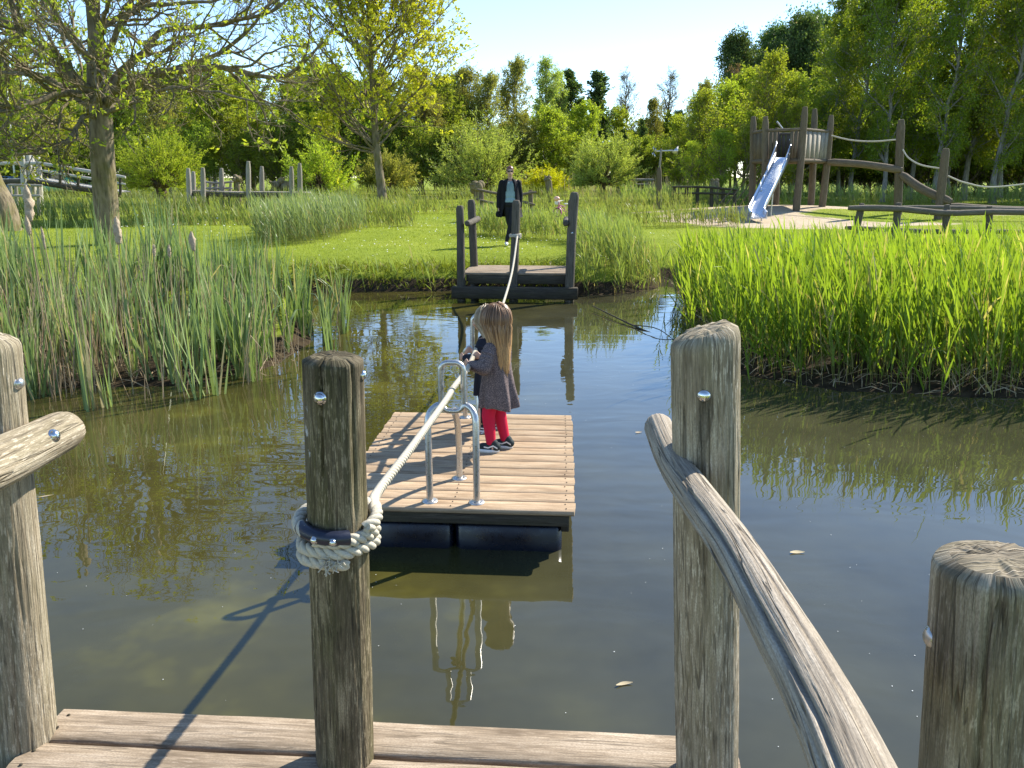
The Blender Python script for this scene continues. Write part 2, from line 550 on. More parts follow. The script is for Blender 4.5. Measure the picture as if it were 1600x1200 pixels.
M['rope'] = plain('pale_hemp_rope', (0.47, 0.43, 0.34), 0.9, 0.1, 0, 0.35, 160, 0.002)
M['sleeve'] = plain('dark_blue_plastic', (0.012, 0.016, 0.032), 0.35, 0.5, 0, 0.4, 90)
M['float'] = plain('black_blue_pontoon_plastic', (0.005, 0.007, 0.014), 0.3, 0.5, 0, 0.3, 20)
M['skin'] = plain('skin', (0.52, 0.32, 0.23), 0.5, 0.35, 0, 0.06, 25)
M['black'] = plain('black_cloth', (0.011, 0.011, 0.014), 0.85, 0.2, 0, 0.3, 60, 0.004)
M['leggings'] = plain('dark_leggings', (0.014, 0.015, 0.020), 0.75, 0.2, 0, 0.25, 60)
M['white'] = plain('off_white_shoe', (0.72, 0.70, 0.66), 0.6, 0.3, 0, 0.08, 40)
M['lens'] = plain('dark_sunglass_lens', (0.01, 0.01, 0.012), 0.08, 0.6, 0, 0.1, 40)
M['slide'] = plain('brushed_slide_steel', (0.60, 0.62, 0.64), 0.30, 0.5, 0.9, 0.03, 3)

M['pale'] = wood_mat('sun_bleached_bridge_timber', (0.30, 0.28, 0.25), (0.50, 0.48, 0.43), (0.66, 0.63, 0.57), crack=0.3, bdist=0.006)

# ------------------------------------------------------------------ terrain
POND = np.array([(-40, 8.2), (-14, 7.7), (-7.5, 7.5), (-5.0, 7.4), (-3.4, 7.5), (-2.7, 8.3), (-2.6, 9.6), (-3.0, 11.3), (-4.2, 12.8), (-4.6, 13.9),
                 (-3.2, 14.15), (-1.6, 14.2), (-0.9, 14.3), (0.6, 14.3), (1.3, 13.7), (2.1, 13.9), (2.75, 14.6), (3.0, 16.0), (3.25, 16.0), (3.1, 14.4), (2.95, 12.8),
                 (2.75, 11.0), (2.55, 9.4), (2.45, 8.0), (3.2, 7.35), (4.6, 7.1), (7.0, 6.9), (14, 6.7), (40, 6.5), (40, 0.1), (3, -0.4), (-3, -0.4), (-40, 0.1)], float)

def pond_sd(x, y):
    x = np.asarray(x, float); y = np.asarray(y, float)
    sh = x.shape
    x = x.ravel(); y = y.ravel()
    best = np.full(x.shape, 1e9); inside = np.zeros(x.shape, bool)
    n = len(POND)
    for i in range(n):
        ax, ay = POND[i]; bx, by = POND[(i + 1) % n]
        dx, dy = bx - ax, by - ay
        t = np.clip(((x - ax) * dx + (y - ay) * dy) / (dx * dx + dy * dy), 0, 1)
        best = np.minimum(best, np.hypot(x - ax - t * dx, y - ay - t * dy))
        c = ((ay > y) != (by > y))
        with np.errstate(divide='ignore', invalid='ignore'):
            xi = ax + (y - ay) * dx / (dy if dy else 1e-9)
        inside ^= c & (x < xi)
    return np.where(inside, -best, best).reshape(sh)

def sstep(a, b, x):
    t = np.clip((np.asarray(x, float) - a) / (b - a), 0, 1)
    return t * t * (3 - 2 * t)

def gauss(x, y, cx, cy, sx, sy):
    return np.exp(-((x - cx) / sx) ** 2 - ((y - cy) / sy) ** 2)

def marsh_mask(x, y):
    r = sstep(2.0, 2.6, x) * (1 - sstep(13.6, 15.6, y + 0.06 * (x - 3))) * sstep(4, 6, y)
    l = (1 - sstep(-2.9, -2.2, x)) * (1 - sstep(8.6, 10.2, y)) * sstep(4, 6, y)
    return np.maximum(r, l)

def sand_mask(x, y):
    s = gauss(x, y, 10.5, 31.0, 5.5, 2.6) * 1.1 + gauss(x, y, 8.6, 26.6, 3.0, 2.2) * 1.25 + gauss(x, y, 12.5, 24.5, 5.0, 1.4) * 0.7 + gauss(x, y, 18, 31.5, 5, 1.4) * .8
    s = s - 0.75 * gauss(x, y, 12.6, 28.6, 2.4, 1.3) - 0.5 * gauss(x, y, 15, 24.2, 3, .7)
    return s + 0.42 * fbm3(np.asarray(x) * 0.55, np.asarray(y) * 0.9, 0.0, 77, 4)

def G(x, y):
    x = np.asarray(x, float); y = np.asarray(y, float)
    d = pond_sd(x, y)
    mk = marsh_mask(x, y)
    tgt = 0.56 + 0.05 * fbm3(x * 0.12, y * 0.12, 0, 5, 2) + 0.06 * sstep(30, 60, y)
    tgt = tgt * (1 - mk) + 0.10 * mk
    wid = 1.0
    up = 0.015 + (tgt - 0.015) * (0.55 * sstep(-0.02, 0.35, d) + 0.45 * sstep(0.1, 1.7, d))
    dn = -np.minimum(0.7, 0.45 * np.maximum(-d, 0)) + 0.015
    h = np.where(d > 0, up, dn)
    land = sstep(0.8, 2.5, d)
    h = h + land * (0.40 * gauss(x, y, 11.0, 31.2, 5.0, 3.6) + 0.10 * gauss(x, y, 6.6, 29.5, 3.0, 2.5)
                    + 0.16 * gauss(x, y, -8.4, 21.0, 3.2, 2.0) - 0.22 * gauss(x, y, -8.0, 24.6, 6.0, 1.1)
                    + 0.10 * gauss(x, y, -3.2, 27, 3.5, 5.0))
    return h

def g(x, y):
    return float(G(np.array([x]), np.array([y]))[0])

def axis(lo, hi, step, far, grow=1.12):
    a = list(np.arange(lo, hi + 1e-6, step))
    s = step
    while a[-1] < far:
        s *= grow; a.append(a[-1] + s)
    s = step
    b = [a[0]]
    while b[-1] > -far:
        s *= grow; b.append(b[-1] - s)
    return np.array(b[:0:-1] + a)

def ground_material():
    m, nt, out = newmat('meadow_ground')
    tc = nd(nt, 'ShaderNodeTexCoord'); v = tc.outputs['Object']
    at = nd(nt, 'ShaderNodeAttribute', attribute_name='Col')
    sep = nd(nt, 'ShaderNodeSeparateColor', {'Color': at.outputs['Color']})
    n1 = noise(nt, v, 0.55, 4, 0.6); n2 = noise(nt, v, 7.0, 5, 0.7); n3 = noise(nt, v, 60.0, 3, 0.7)
    t = math_(nt, 'ADD', math_(nt, 'MULTIPLY', n1, 0.5), math_(nt, 'MULTIPLY', n2, 0.5))
    grass = ramp(nt, t, [(0.34, (0.15, 0.20, 0.020)), (0.52, (0.235, 0.29, 0.034)), (0.68, (0.32, 0.345, 0.06))])
    grass = mixc(nt, math_(nt, 'MULTIPLY', n3, 0.35), grass, (0.07, 0.10, 0.015))
    sand = ramp(nt, t, [(0.3, (0.36, 0.28, 0.185)), (0.7, (0.56, 0.46, 0.325))])
    mud = ramp(nt, n2, [(0.3, (0.018, 0.014, 0.009)), (0.7, (0.075, 0.055, 0.032))])
    sm = maprange(nt, math_(nt, 'ADD', sep.outputs[0], math_(nt, 'MULTIPLY', math_(nt, 'SUBTRACT', n2, 0.5), 0.5)), 0.42, 0.62)
    col = mixc(nt, sm, grass, sand)
    mm = maprange(nt, math_(nt, 'ADD', sep.outputs[1], math_(nt, 'MULTIPLY', math_(nt, 'SUBTRACT', n2, 0.5), 0.4)), 0.4, 0.6)
    col = mixc(nt, mm, col, mud)
    h = math_(nt, 'ADD', n2, math_(nt, 'MULTIPLY', n3, 0.5))
    principled(nt, out, col, 0.95, 0.05, 0, h, 0.7, 0.05)
    return m
M['ground'] = ground_material()

def build_ground():
    xs = axis(-13, 16, 0.22, 900); ys = axis(-1, 38, 0.22, 900)
    X, Y = np.meshgrid(xs, ys, indexing='xy')
    Z = G(X, Y)
    d = pond_sd(X, Y)
    col = np.zeros(X.shape + (3,))
    col[..., 0] = np.clip(sand_mask(X, Y), 0, 1)
    col[..., 1] = np.clip(np.maximum(1 - sstep(0.02, 0.40, d), 0.9 * marsh_mask(X, Y) * (1 - sstep(0.5, 3.0, d) * 0.6)), 0, 1)
    mb = MB()
    F = grid_faces(len(ys), len(xs), closed=False)
    mb.add(np.stack([X, Y, Z], -1).reshape(-1, 3), F, None, col.reshape(-1, 3))
    o = mb.build('ground', M['ground'], None, True)
    tag(o, 'grassy parkland ground with sand patch and muddy pond edge', None, None, 'structure')
    return o
build_ground()

def water_material():
    m, nt, out = newmat('murky_pond_water')
    tc = nd(nt, 'ShaderNodeTexCoord'); v = tc.outputs['Object']
    n1 = noise(nt, v, 1.1, 4, 0.6); n0 = noise(nt, v, 0.35, 2, 0.5)
    olive = ramp(nt, n1, [(0.36, (0.036, 0.033, 0.010)), (0.56, (0.052, 0.047, 0.012)), (0.68, (0.088, 0.080, 0.015))])
    sep = nd(nt, 'ShaderNodeSeparateXYZ', {'Vector': v})
    clear = maprange(nt, math_(nt, 'ADD', sep.outputs[0], math_(nt, 'MULTIPLY', math_(nt, 'SUBTRACT', n0, 0.5), 3.0)), -1.0, 0.9)
    grey = ramp(nt, n1, [(0.36, (0.037, 0.036, 0.019)), (0.66, (0.056, 0.054, 0.027))])
    col = mixc(nt, clear, olive, grey)
    # ripples: fine chop plus long swell, stronger in drifting patches
    r1 = noise(nt, mapping(nt, v, (5.5, 8.5, 1)), 1, 2, 0.5, 0.6)
    r2 = noise(nt, mapping(nt, v, (1.3, 2.6, 1)), 1, 2, 0.5, 0.8)
    r3 = noise(nt, mapping(nt, v, (16, 26, 1)), 1, 2, 0.5, 0.3)
    patch = maprange(nt, n0, 0.42, 0.66, 0.06, 1.0)
    # wake rings spreading from the raft
    wv = nd(nt, 'ShaderNodeTexWave', {'Vector': mapping(nt, v, (1, 1, 1), (0.24, -4.8, 0)), 'Scale': 1.5, 'Distortion': 3.0, 'Detail': 2.0, 'Detail Scale': 1.5}, wave_type='RINGS')
    dist = nd(nt, 'ShaderNodeVectorMath', {0: v, 1: (-0.24, 4.8, 0)}, operation='DISTANCE').outputs['Value']
    wk = math_(nt, 'MULTIPLY', wv.outputs['Fac'], maprange(nt, dist, 0.8, 3.4, 0.16, 0.0))
    h = math_(nt, 'ADD', math_(nt, 'MULTIPLY', r1, math_(nt, 'MULTIPLY', patch, 0.22)), math_(nt, 'ADD', math_(nt, 'MULTIPLY', r2, 0.75), math_(nt, 'MULTIPLY', r3, math_(nt, 'MULTIPLY', patch, 0.05))))
    h = math_(nt, 'ADD', h, wk)
    p = principled(nt, out, col, 0.0, 0.5, 0, h, 0.5, 0.0085)
    p.inputs['IOR'].default_value = 1.55
    return m
M['water'] = water_material()
mb = MB()
xs = np.linspace(-41, 41, 42); ys = np.linspace(-1.5, 16.5, 19)
X, Y = np.meshgrid(xs, ys)
mb.add(np.stack([X, Y, 0 * X], -1).reshape(-1, 3), grid_faces(19, 42, False))
tag(mb.build('pond_water', M['water'], None, True), 'murky olive pond water reflecting reeds and sky', None, None, 'structure')

# ------------------------------------------------------------------ docks, raft, rope
PHI = 0.065
U = Vector((math.cos(PHI), -math.sin(PHI), 0)); W = Vector((math.sin(PHI), math.cos(PHI), 0))
RZ = -PHI

def board(mb, length, width, thick, seed, n=14, wob=0.003, bow=0.0):
    """plank along +x from 0..length, y 0..width, top at z=0; worn uneven edges"""
    x = np.linspace(0, length, n)
    b = 0.006
    prof = np.array([(b, 0), (width * .33, .0008), (width * .66, .0008), (width - b, 0), (width, -b), (width, -thick + b), (width - b, -thick), (b, -thick), (0, -thick + b), (0, -b)])
    m = len(prof)
    V = np.zeros((n, m, 3))
    V[:, :, 0] = x[:, None]; V[:, :, 1] = prof[None, :, 0]; V[:, :, 2] = prof[None, :, 1]
    V[:, :, 1] += wob * fbm3(x[:, None] * 3, prof[None, :, 0] * 40, 0, seed, 3)
    V[:, :, 2] += wob * 0.7 * fbm3(x[:, None] * 4, prof[None, :, 0] * 30, 4, seed + 3, 3)
    V[0, :, 0] += 0.006 * noise3(prof[:, 0] * 30, 0, 0, seed + 1); V[-1, :, 0] += 0.006 * noise3(prof[:, 0] * 30, 0, 1, seed + 2)
    V = V[:, ::-1]
    prof = prof[::-1]
    F = grid_faces(n, m)
    per = np.concatenate([[0], np.cumsum(np.linalg.norm(np.diff(np.vstack([prof, prof[:1]]), axis=0), axis=1))])
    ii, jj = np.meshgrid(np.arange(n - 1), np.arange(m), indexing='ij')
    off = (seed * 0.377) % 9
    uv = np.stack([np.stack([per[jj] + off, x[ii] + off], -1), np.stack([per[jj + 1] + off, x[ii] + off], -1), np.stack([per[jj + 1] + off, x[ii + 1] + off], -1), np.stack([per[jj] + off, x[ii + 1] + off], -1)], 2).reshape(-1, 2)
    mb.add(V.reshape(-1, 3), F, uv)
    for k, r in ((0, 1), (n - 1, 0)):
        ring = V[k][::-1] if r else V[k]
        mb.add(ring, [list(range(m))], ring[:, 1:3] * np.array([1.0, .3]) + off)
    return mb

def place(o, loc, rz=0.0):
    o.location = loc; o.rotation_euler = (0, 0, rz); return o

def inv_child(root):
    """world -> local of a root that has only location and z-rotation"""
    Rm = Matrix.Rotation(root.rotation_euler.z, 4, 'Z')
    return (Matrix.Translation(root.location) @ Rm).inverted()

def loc_pts(root, pts):
    Mi = inv_child(root)
    return [tuple(Mi @ Vector(p)) for p in pts]

def bolt_mesh(mb, c, nrm, r=0.016, washer=True):
    nrm = Vector(nrm).normalized()
    q = Matrix.Rotation(0, 4, 'Z') @ nrm.to_track_quat('Z', 'Y').to_matrix().to_4x4()
    seg, rg = 16, 5
    th = np.linspace(math.pi / 2, 0.12, rg); a = np.arange(seg) / seg * 2 * math.pi
    V = np.stack([np.sin(th)[:, None] * np.cos(a) * r, np.sin(th)[:, None] * np.sin(a) * r, (np.cos(th)[:, None] * 0.75 * r + 0.002) * np.ones(seg)], -1).reshape(-1, 3)
    F = grid_faces(rg, seg).tolist() + [list(range((rg - 1) * seg, rg * seg))]
    if washer:
        w = np.stack([np.cos(a) * r * 1.22, np.sin(a) * r * 1.22, 0 * a + 0.001], -1)
        w0 = np.stack([np.cos(a) * r * 1.25, np.sin(a) * r * 1.25, 0 * a - 0.006], -1)
        V = np.concatenate([V, w0, w]); n0 = rg * seg
        F += (grid_faces(2, seg) + n0).tolist() + [list(range(n0 + seg, n0 + 2 * seg))]
    V = np.array([(q @ Vector(v))[:] for v in V]) + np.array(c)
    mb.add(V, F)
    return mb

DECK = 0.45
# ---- near dock
A = at_z(105, 1105, DECK)
nd_root = thing('wooden_dock', 'near weathered wooden dock at the bottom edge with thick rounded posts and rails', 'dock', (A.x, A.y, 0), RZ)
NDI = inv_child(nd_root)
for k in range(15):
    mb = MB()
    L = 2.03 + 0.02 * noise3(k * 1.7, 0, 0, 3)
    board(mb, float(L), 0.138, 0.042, 100 + k * 7, 26, 0.006)
    o = mb.build('board', M['deck'], nd_root, True)
    o.location = (-0.005 + (-.006 if k == 1 else 0.004 * math.sin(k * 2.1)), -0.138 - k * 0.152, DECK)
    if k < 3:
        for bx in (0.035, L - 0.05):
            for by in (0.045, 0.1):
                mb = MB(); bolt_mesh(mb, (bx, by, 0.001), (0, 0, 1), 0.005, False)
                mb.build('nail_head', M['darkwood'], o, True)
for y0 in (-0.22, -1.1, -2.1):
    mb = MB(); box(mb, (0.02, y0 - 0.09, DECK - 0.21), (1.98, y0 + 0.01, DECK - 0.046), None, 0.008)
    mb.build('beam', M['darkwood'], nd_root)
for x0 in (0.12, 1.86):
    mb = MB(); box(mb, (x0 - 0.05, -2.25, DECK - 0.36), (x0 + 0.05, -0.1, DECK - 0.214), None, 0.008, None, 1)
    mb.build('beam', M['darkwood'], nd_root)

def post_px(root, base, top, r0, r1, mat, seed, cracks=(), rnd=0.02, seg=200, rings=170, label=None, rough=0.05, grain=0.0022, extra=0.75, tilt=0.0, lump=2.0, mid=None):
    base = Vector(base); top = Vector(top)
    d = (top - base)
    b2 = base - d.normalized() * extra
    pts = [b2, base, top] if mid is None else [b2, base, mid, top]
    tot = (top - b2).length
    fb = extra / tot
    P = loc_pts(root, [b2, base, base + d * .5 + (mid - (base + d * .5) if mid is not None else Vector()), top])
    rc_ = random.Random(seed)
    cracks = list(cracks) + [(rc_.uniform(-1.7, 1.7), q, q + rc_.uniform(.25, .8), rc_.uniform(.002, .005), .0026) for q in [rc_.uniform(.6, 1.8) for _ in range(9)]]
    n_r = [r0 * 1.0, r0, (r0 + r1) / 2 * 1.01, r1]
    mb = MB()
    log(mb, P, n_r, seg, rings, seed, rough, grain, cracks, rnd, None, lump)
    if tilt:
        for arr in mb.V:
            top_l = P[-1]
            k = np.clip((arr[:, 2] - (top_l[2] - 0.10)) / 0.10, 0, 1) ** 2
            arr[:, 2] += k * (arr[:, 0] - top_l[0]) * tilt
    o = mb.build('post', mat, root, True)
    if label: o['label'] = label
    return o, base, top

def bolt_on(root, post, base, top, r, px, py, rad=0.016, mat=None):
    """bolt on the side of a post, where the post shows it"""
    k = None
    for s in np.linspace(0, 1, 200):
        c = base.lerp(top, s)
        d = c - Vector((0, 0, CAM_Z))
        z = d.y * CP - d.z * SP
        y = 600 + FPX * (-d.z * CP - d.y * SP) / z
        if k is None or abs(y - py) < k[0]: k = (abs(y - py), c, z, 800 + FPX * d.x / z)
    c, z, cx = k[1], k[2], k[3]
    sx = max(-0.97, min(0.97, (px - cx) / (FPX * r / z)))
    view = Vector((c.x, c.y, 0)).normalized()
    right = Vector((view.y, -view.x, 0))
    nrm = right * sx - view * math.sqrt(1 - sx * sx)
    Mi = inv_child(root)
    p = Mi @ (c + nrm * (r - 0.002)); n2 = Mi.to_3x3() @ nrm
    mb = MB(); bolt_mesh(mb, p, n2, rad)
    return mb.build('bolt', mat or M['chrome'], post, True)

b1 = at_z(36, 1150, DECK); t1 = at_y(-22, 527, b1.y)
p1, b1, t1 = post_px(nd_root, b1, t1, 0.088, 0.076, M['post'], 11, [(0.55, 0.5, 1.4, 0.006, 0.004), (-.4, 1.2, 2.4, 0.005, 0.004)], 0.03, label='left dock post, pale with a long split near its foot')
bolt_on(nd_root, p1, b1, t1, 0.078, 22, 600, 0.014, M['steel'])
b2 = at_z(540, 1183, DECK); t2 = at_y(520, 556, b2.y)
p2, b2, t2 = post_px(nd_root, b2, t2, 0.079, 0.0745, M['postc'], 23, [(-0.16, 1.60, 2.6, 0.014, 0.0035), (0.95, 1.5, 2.6, 0.010, 0.0035), (-1.0, .9, 1.5, .005, .004)], 0.007, label='middle dock post, darker and mossy with rope wound round it', rough=0.035)
bolt_on(nd_root, p2, b2, t2, 0.0745, 500, 611, 0.0135)
bolt_on(nd_root, p2, b2, t2, 0.0745, 566, 585, 0.012)
b3 = at_z(1104, 1212, DECK); t3 = at_y(1102, 516, b3.y + 0.005)
p3, b3, t3 = post_px(nd_root, b3, t3, 0.082, 0.079, M['post'], 37, [(0.3, 0.4, 1.2, 0.004, 0.005)], 0.035, label='right dock post with slanting rounded top and shiny bolt', tilt=0.28, rough=0.04)
bolt_on(nd_root, p3, b3, t3, 0.077, 1101, 603, 0.0165)
t4 = at_y(1556, 872, 1.03); q4 = at_y(1532, 1200, 1.02)
b4 = t4 + (q4 - t4) * ((DECK - t4.z) / (q4.z - t4.z))
p4, b4, t4 = post_px(nd_root, b4, t4, 0.094, 0.084, M['post'], 58, [(-0.55, 1.0, 2.4, 0.008, 0.003), (0.45, 0.9, 1.95, 0.007, 0.003)], 0.02, label='short nearest dock post at the right, broad with dark splits', rough=0.045)
bolt_on(nd_root, p4, b4, t4, 0.079, 1470, 1008, 0.018, M['steel'])

def stain(o, fn):
    me = o.data; n = len(me.vertices)
    co = np.empty(n * 3); me.vertices.foreach_get('co', co); co = co.reshape(-1, 3)
    c = np.empty(n * 4); me.color_attributes['Col'].data.foreach_get('color', c); c = c.reshape(-1, 4)
    c[:, :3] *= fn(co)[:, None]
    me.color_attributes['Col'].data.foreach_set('color', c.ravel())
def rust_run(co):                                   # dark run of water and iron below the bolt, weathered top
    q = inv_child(nd_root) @ b3; zt = t3.z
    bx = [v for v in p3.children][0].data.vertices
    cx = sum(v.co.x for v in bx) / len(bx); cz = sum(v.co.z for v in bx) / len(bx); cy = sum(v.co.y for v in bx) / len(bx)
    wd = 0.016 + 0.006 * noise3(co[:, 2] * 14, 0, 0, 3)
    f = np.exp(-((co[:, 0] - cx - .004) / wd) ** 4) * sstep(cz - .34, cz - .10, co[:, 2]) * (1 - sstep(cz - .008, cz + .008, co[:, 2])) * (co[:, 1] < q.y)
    return 1 - .62 * f
stain(p3, rust_run)
def dark_top(co):
    zt = t2.z
    n_ = fbm3(co[:, 0] * 22, co[:, 1] * 22, co[:, 2] * 6, 5, 3)
    return 1 - .40 * sstep(zt - .16, zt - .02, co[:, 2] + .05 * n_) - .25 * sstep(0.1, .5, n_)
stain(p2, dark_top)
stain(p4, lambda co: 1 - .35 * sstep(0.0, .5, fbm3(co[:, 0] * 20, co[:, 1] * 20, co[:, 2] * 7, 15, 3)))
RAILPX = [(1030, 662, 2.02), (1064, 735, 1.745), (1146, 850, 1.36), (1238, 1005, 1.03), (1310, 1140, 0.835), (1392, 1330, 0.62), (1480, 1560, .42)]
mb = MB()
P = loc_pts(nd_root, [at_y(*q) + Vector((-0.006, 0, 0)) for q in RAILPX])
log(mb, P, [0.038, 0.041, 0.042, 0.045, 0.047, 0.048, 0.048], 112, 240, 71, 0.05, 0.0022, [(0.75, 0.45, 2.2, 0.010, 0.003), (1.7, 0.2, .9, 0.006, 0.003), (-.2, .6, 1.8, 0.006, .003)], 0.03, None, 2.2)
tag(mb.build('rail', M['rail'], nd_root, True), 'silvery curved handrail log on the right with long drying cracks')
mb = MB()
pl = [at_y(110, 668, 2.06), at_y(0, 722, 1.79)]
d = pl[1] - pl[0]
P = loc_pts(nd_root, [pl[0], pl[1], pl[0] + d * 2.4 + Vector((0.02, 0, .02)), pl[0] + d * 4.2])
log(mb, P, [0.056, 0.062, 0.062, 0.06], 96, 150, 83, 0.05, 0.002, [(1.2, 0.3, 1.2, .004, .004)], 0.055, None, 2.0)
lr = mb.build('rail', M['post'], nd_root, True)
lr['label'] = 'left handrail log, pale with a rounded end and bolt'
c = Vector(P[0]).lerp(Vector(P[1]), 0.50)
view = (Vector((0, 0, CAM_Z)) - (Matrix.Translation(nd_root.location) @ Matrix.Rotation(RZ, 4, 'Z')) @ c)
view = inv_child(nd_root).to_3x3() @ view.normalized()
ax = (Vector(P[1]) - Vector(P[0])).normalized()
nrm = (view - ax * view.dot(ax)).normalized()
mb = MB(); bolt_mesh(mb, c + nrm * 0.058, nrm, 0.0145); mb.build('bolt', M['chrome'], lr, True)

# ---- far dock
fd = thing('wooden_dock', 'far grey wooden dock on the opposite bank with posts either side of its deck', 'dock', (0.045, 13.0, 0), RZ)
def far_log(name, pts, r, seed, cracks=(), rnd=0.03, mat=None, par=None, rough=.06):
    mb = MB(); log(mb, pts, r, 24, 28, seed, rough, 0.002, cracks, rnd, None, 2.0)
    return mb.build(name, mat or M['fard'], par or fd, True)
for k in range(8):
    mb = MB(); board(mb, 1.78, 0.135, 0.04, 400 + k * 5, 8, 0.006)
    o = mb.build('board', M['fard'] if k else M['deck'], fd, True); o.location = (-0.88, 0.06 + k * 0.145, 0.475)
    if k: o.data.materials[0] = M['deck']
mb = MB(); box(mb, (-1.07, -0.10, 0.05), (1.07, 0.02, 0.25), None, 0.012, None, 0, 3); mb.build('beam', M['darkwood'], fd)
mb = MB(); box(mb, (-0.80, 0.05, 0.285), (0.86, 0.13, 0.432), None, 0.012, None, 0, 4); mb.build('beam', M['darkwood'], fd)
mb = MB(); box(mb, (-0.95, 1.0, 0.2), (0.95, 1.1, 0.432), None, 0.012, None, 0, 5); mb.build('beam', M['darkwood'], fd)
for x0 in (-.62, 0.0, .62):
    mb = MB(); box(mb, (x0 - .05, 0.14, 0.26), (x0 + .05, 1.0, 0.43), None, 0.01, None, 1, 6); mb.build('joist', M['darkwood'], fd)
for (x, y, zt, r, sd, dx, lab) in ((-0.915, 0.03, 1.58, 0.068, 1, 0.0, 'front left post'), (-0.80, 1.02, 1.65, 0.072, 2, -0.04, 'back left post, slightly crooked'), (-0.02, 0.07, 1.67, 0.072, 3, 0.045, 'middle post holding the rope'),
                            (0.93, 0.03, 1.80, 0.078, 4, 0.05, 'tallest right post'), (0.95, 1.05, 1.66, 0.07, 5, 0, 'back right post')):
    mb = MB(); log(mb, [(x, y, -0.5), (x, y, 0.3), (x + dx * .4 + 0.012 * math.sin(sd * 3), y, (0.3 + zt) / 2), (x + dx, y, zt)], [r * 1.05, r * 1.05, r * .98, r * .95], 28, 50, 200 + sd, 0.08, 0.002, [(0.3, 1.2, 2.4, .012, .006)], 0.03, None, 2.5)
    o = mb.build('post', M['fard'], fd, True); o['label'] = lab
    if sd == 4:
        mb = MB(); bolt_mesh(mb, (x + .02, y - r * .98, 1.15), (0, -1, 0), 0.016); mb.build('bolt', M['chrome'], o, True)
far_log('rail', [(-0.78, -0.08, 1.30), (-0.76, 0.5, 1.30), (-0.75, 1.3, 1.31)], 0.052, 310)
far_log('rail', [(0.845, -0.08, 1.31), (0.85, 0.5, 1.31), (0.86, 1.3, 1.31)], 0.05, 311)

# ---- raft
RAFT_Z = 0.28
FLp = Vector((0.345, 3.87, 0)) - U * 1.375
raft = thing('wooden_raft', 'square wooden plank raft floating mid pond with steel rope guides', 'raft', (FLp.x, FLp.y, 0), RZ)
RI = inv_child(raft)
pw = 1.77 / 14
for k in range(14):
    mb = MB(); board(mb, 1.375 + 0.002 * math.sin(k * 5.3), pw - 0.005, 0.03, 500 + k * 11, 12, 0.0007)
    o = mb.build('plank', M['raft'], raft, False)
    o.location = (0.001 * math.sin(k * 2.7), k * pw + 0.002, RAFT_Z + 0.0008 * math.sin(k * 3.1))
mbs = MB(); bolt_mesh(mbs, (0, 0, 0.0005), (0, 0, 1), 0.0042, False); screw_me = mbs.mesh('screw', M['darkwood'], True)
for o in [c for c in raft.children if c.name.startswith('plank')]:
    for sx_ in (0.05, 0.69, 1.325):
        for sy_ in (0.032, 0.092):
            q = link(bpy.data.objects.new('screw', screw_me), o); q.location = (sx_ + random.Random(hash((sx_, sy_, round(o.location.y, 3)))).uniform(-.006, .006), sy_, 0.0)
for (lo, hi, ga) in (((0.03, 0.03, 0.175), (1.345, 0.075, 0.246), 0), ((0.03, 1.69, 0.175), (1.345, 1.735, 0.246), 0), ((0.03, 0.08, 0.12), (0.075, 1.685, 0.246), 1), ((1.30, 0.08, 0.12), (1.345, 1.685, 0.246), 1), ((0.66, 0.08, 0.17), (0.72, 1.685, 0.246), 1)):
    mb = MB(); box(mb, lo, hi, None, 0.004, None, ga, 9); mb.build('beam', M['darkwood'], raft)
for fx in (0.08, 0.70):
    for fy in (0.07, 0.63, 1.19):
        mb = MB(); box(mb, (fx, fy, -0.16), (fx + 0.605, fy + 0.54, 0.168), None, 0.035, None, 0, 2)
        mb.build('float', M['float'], raft, True)

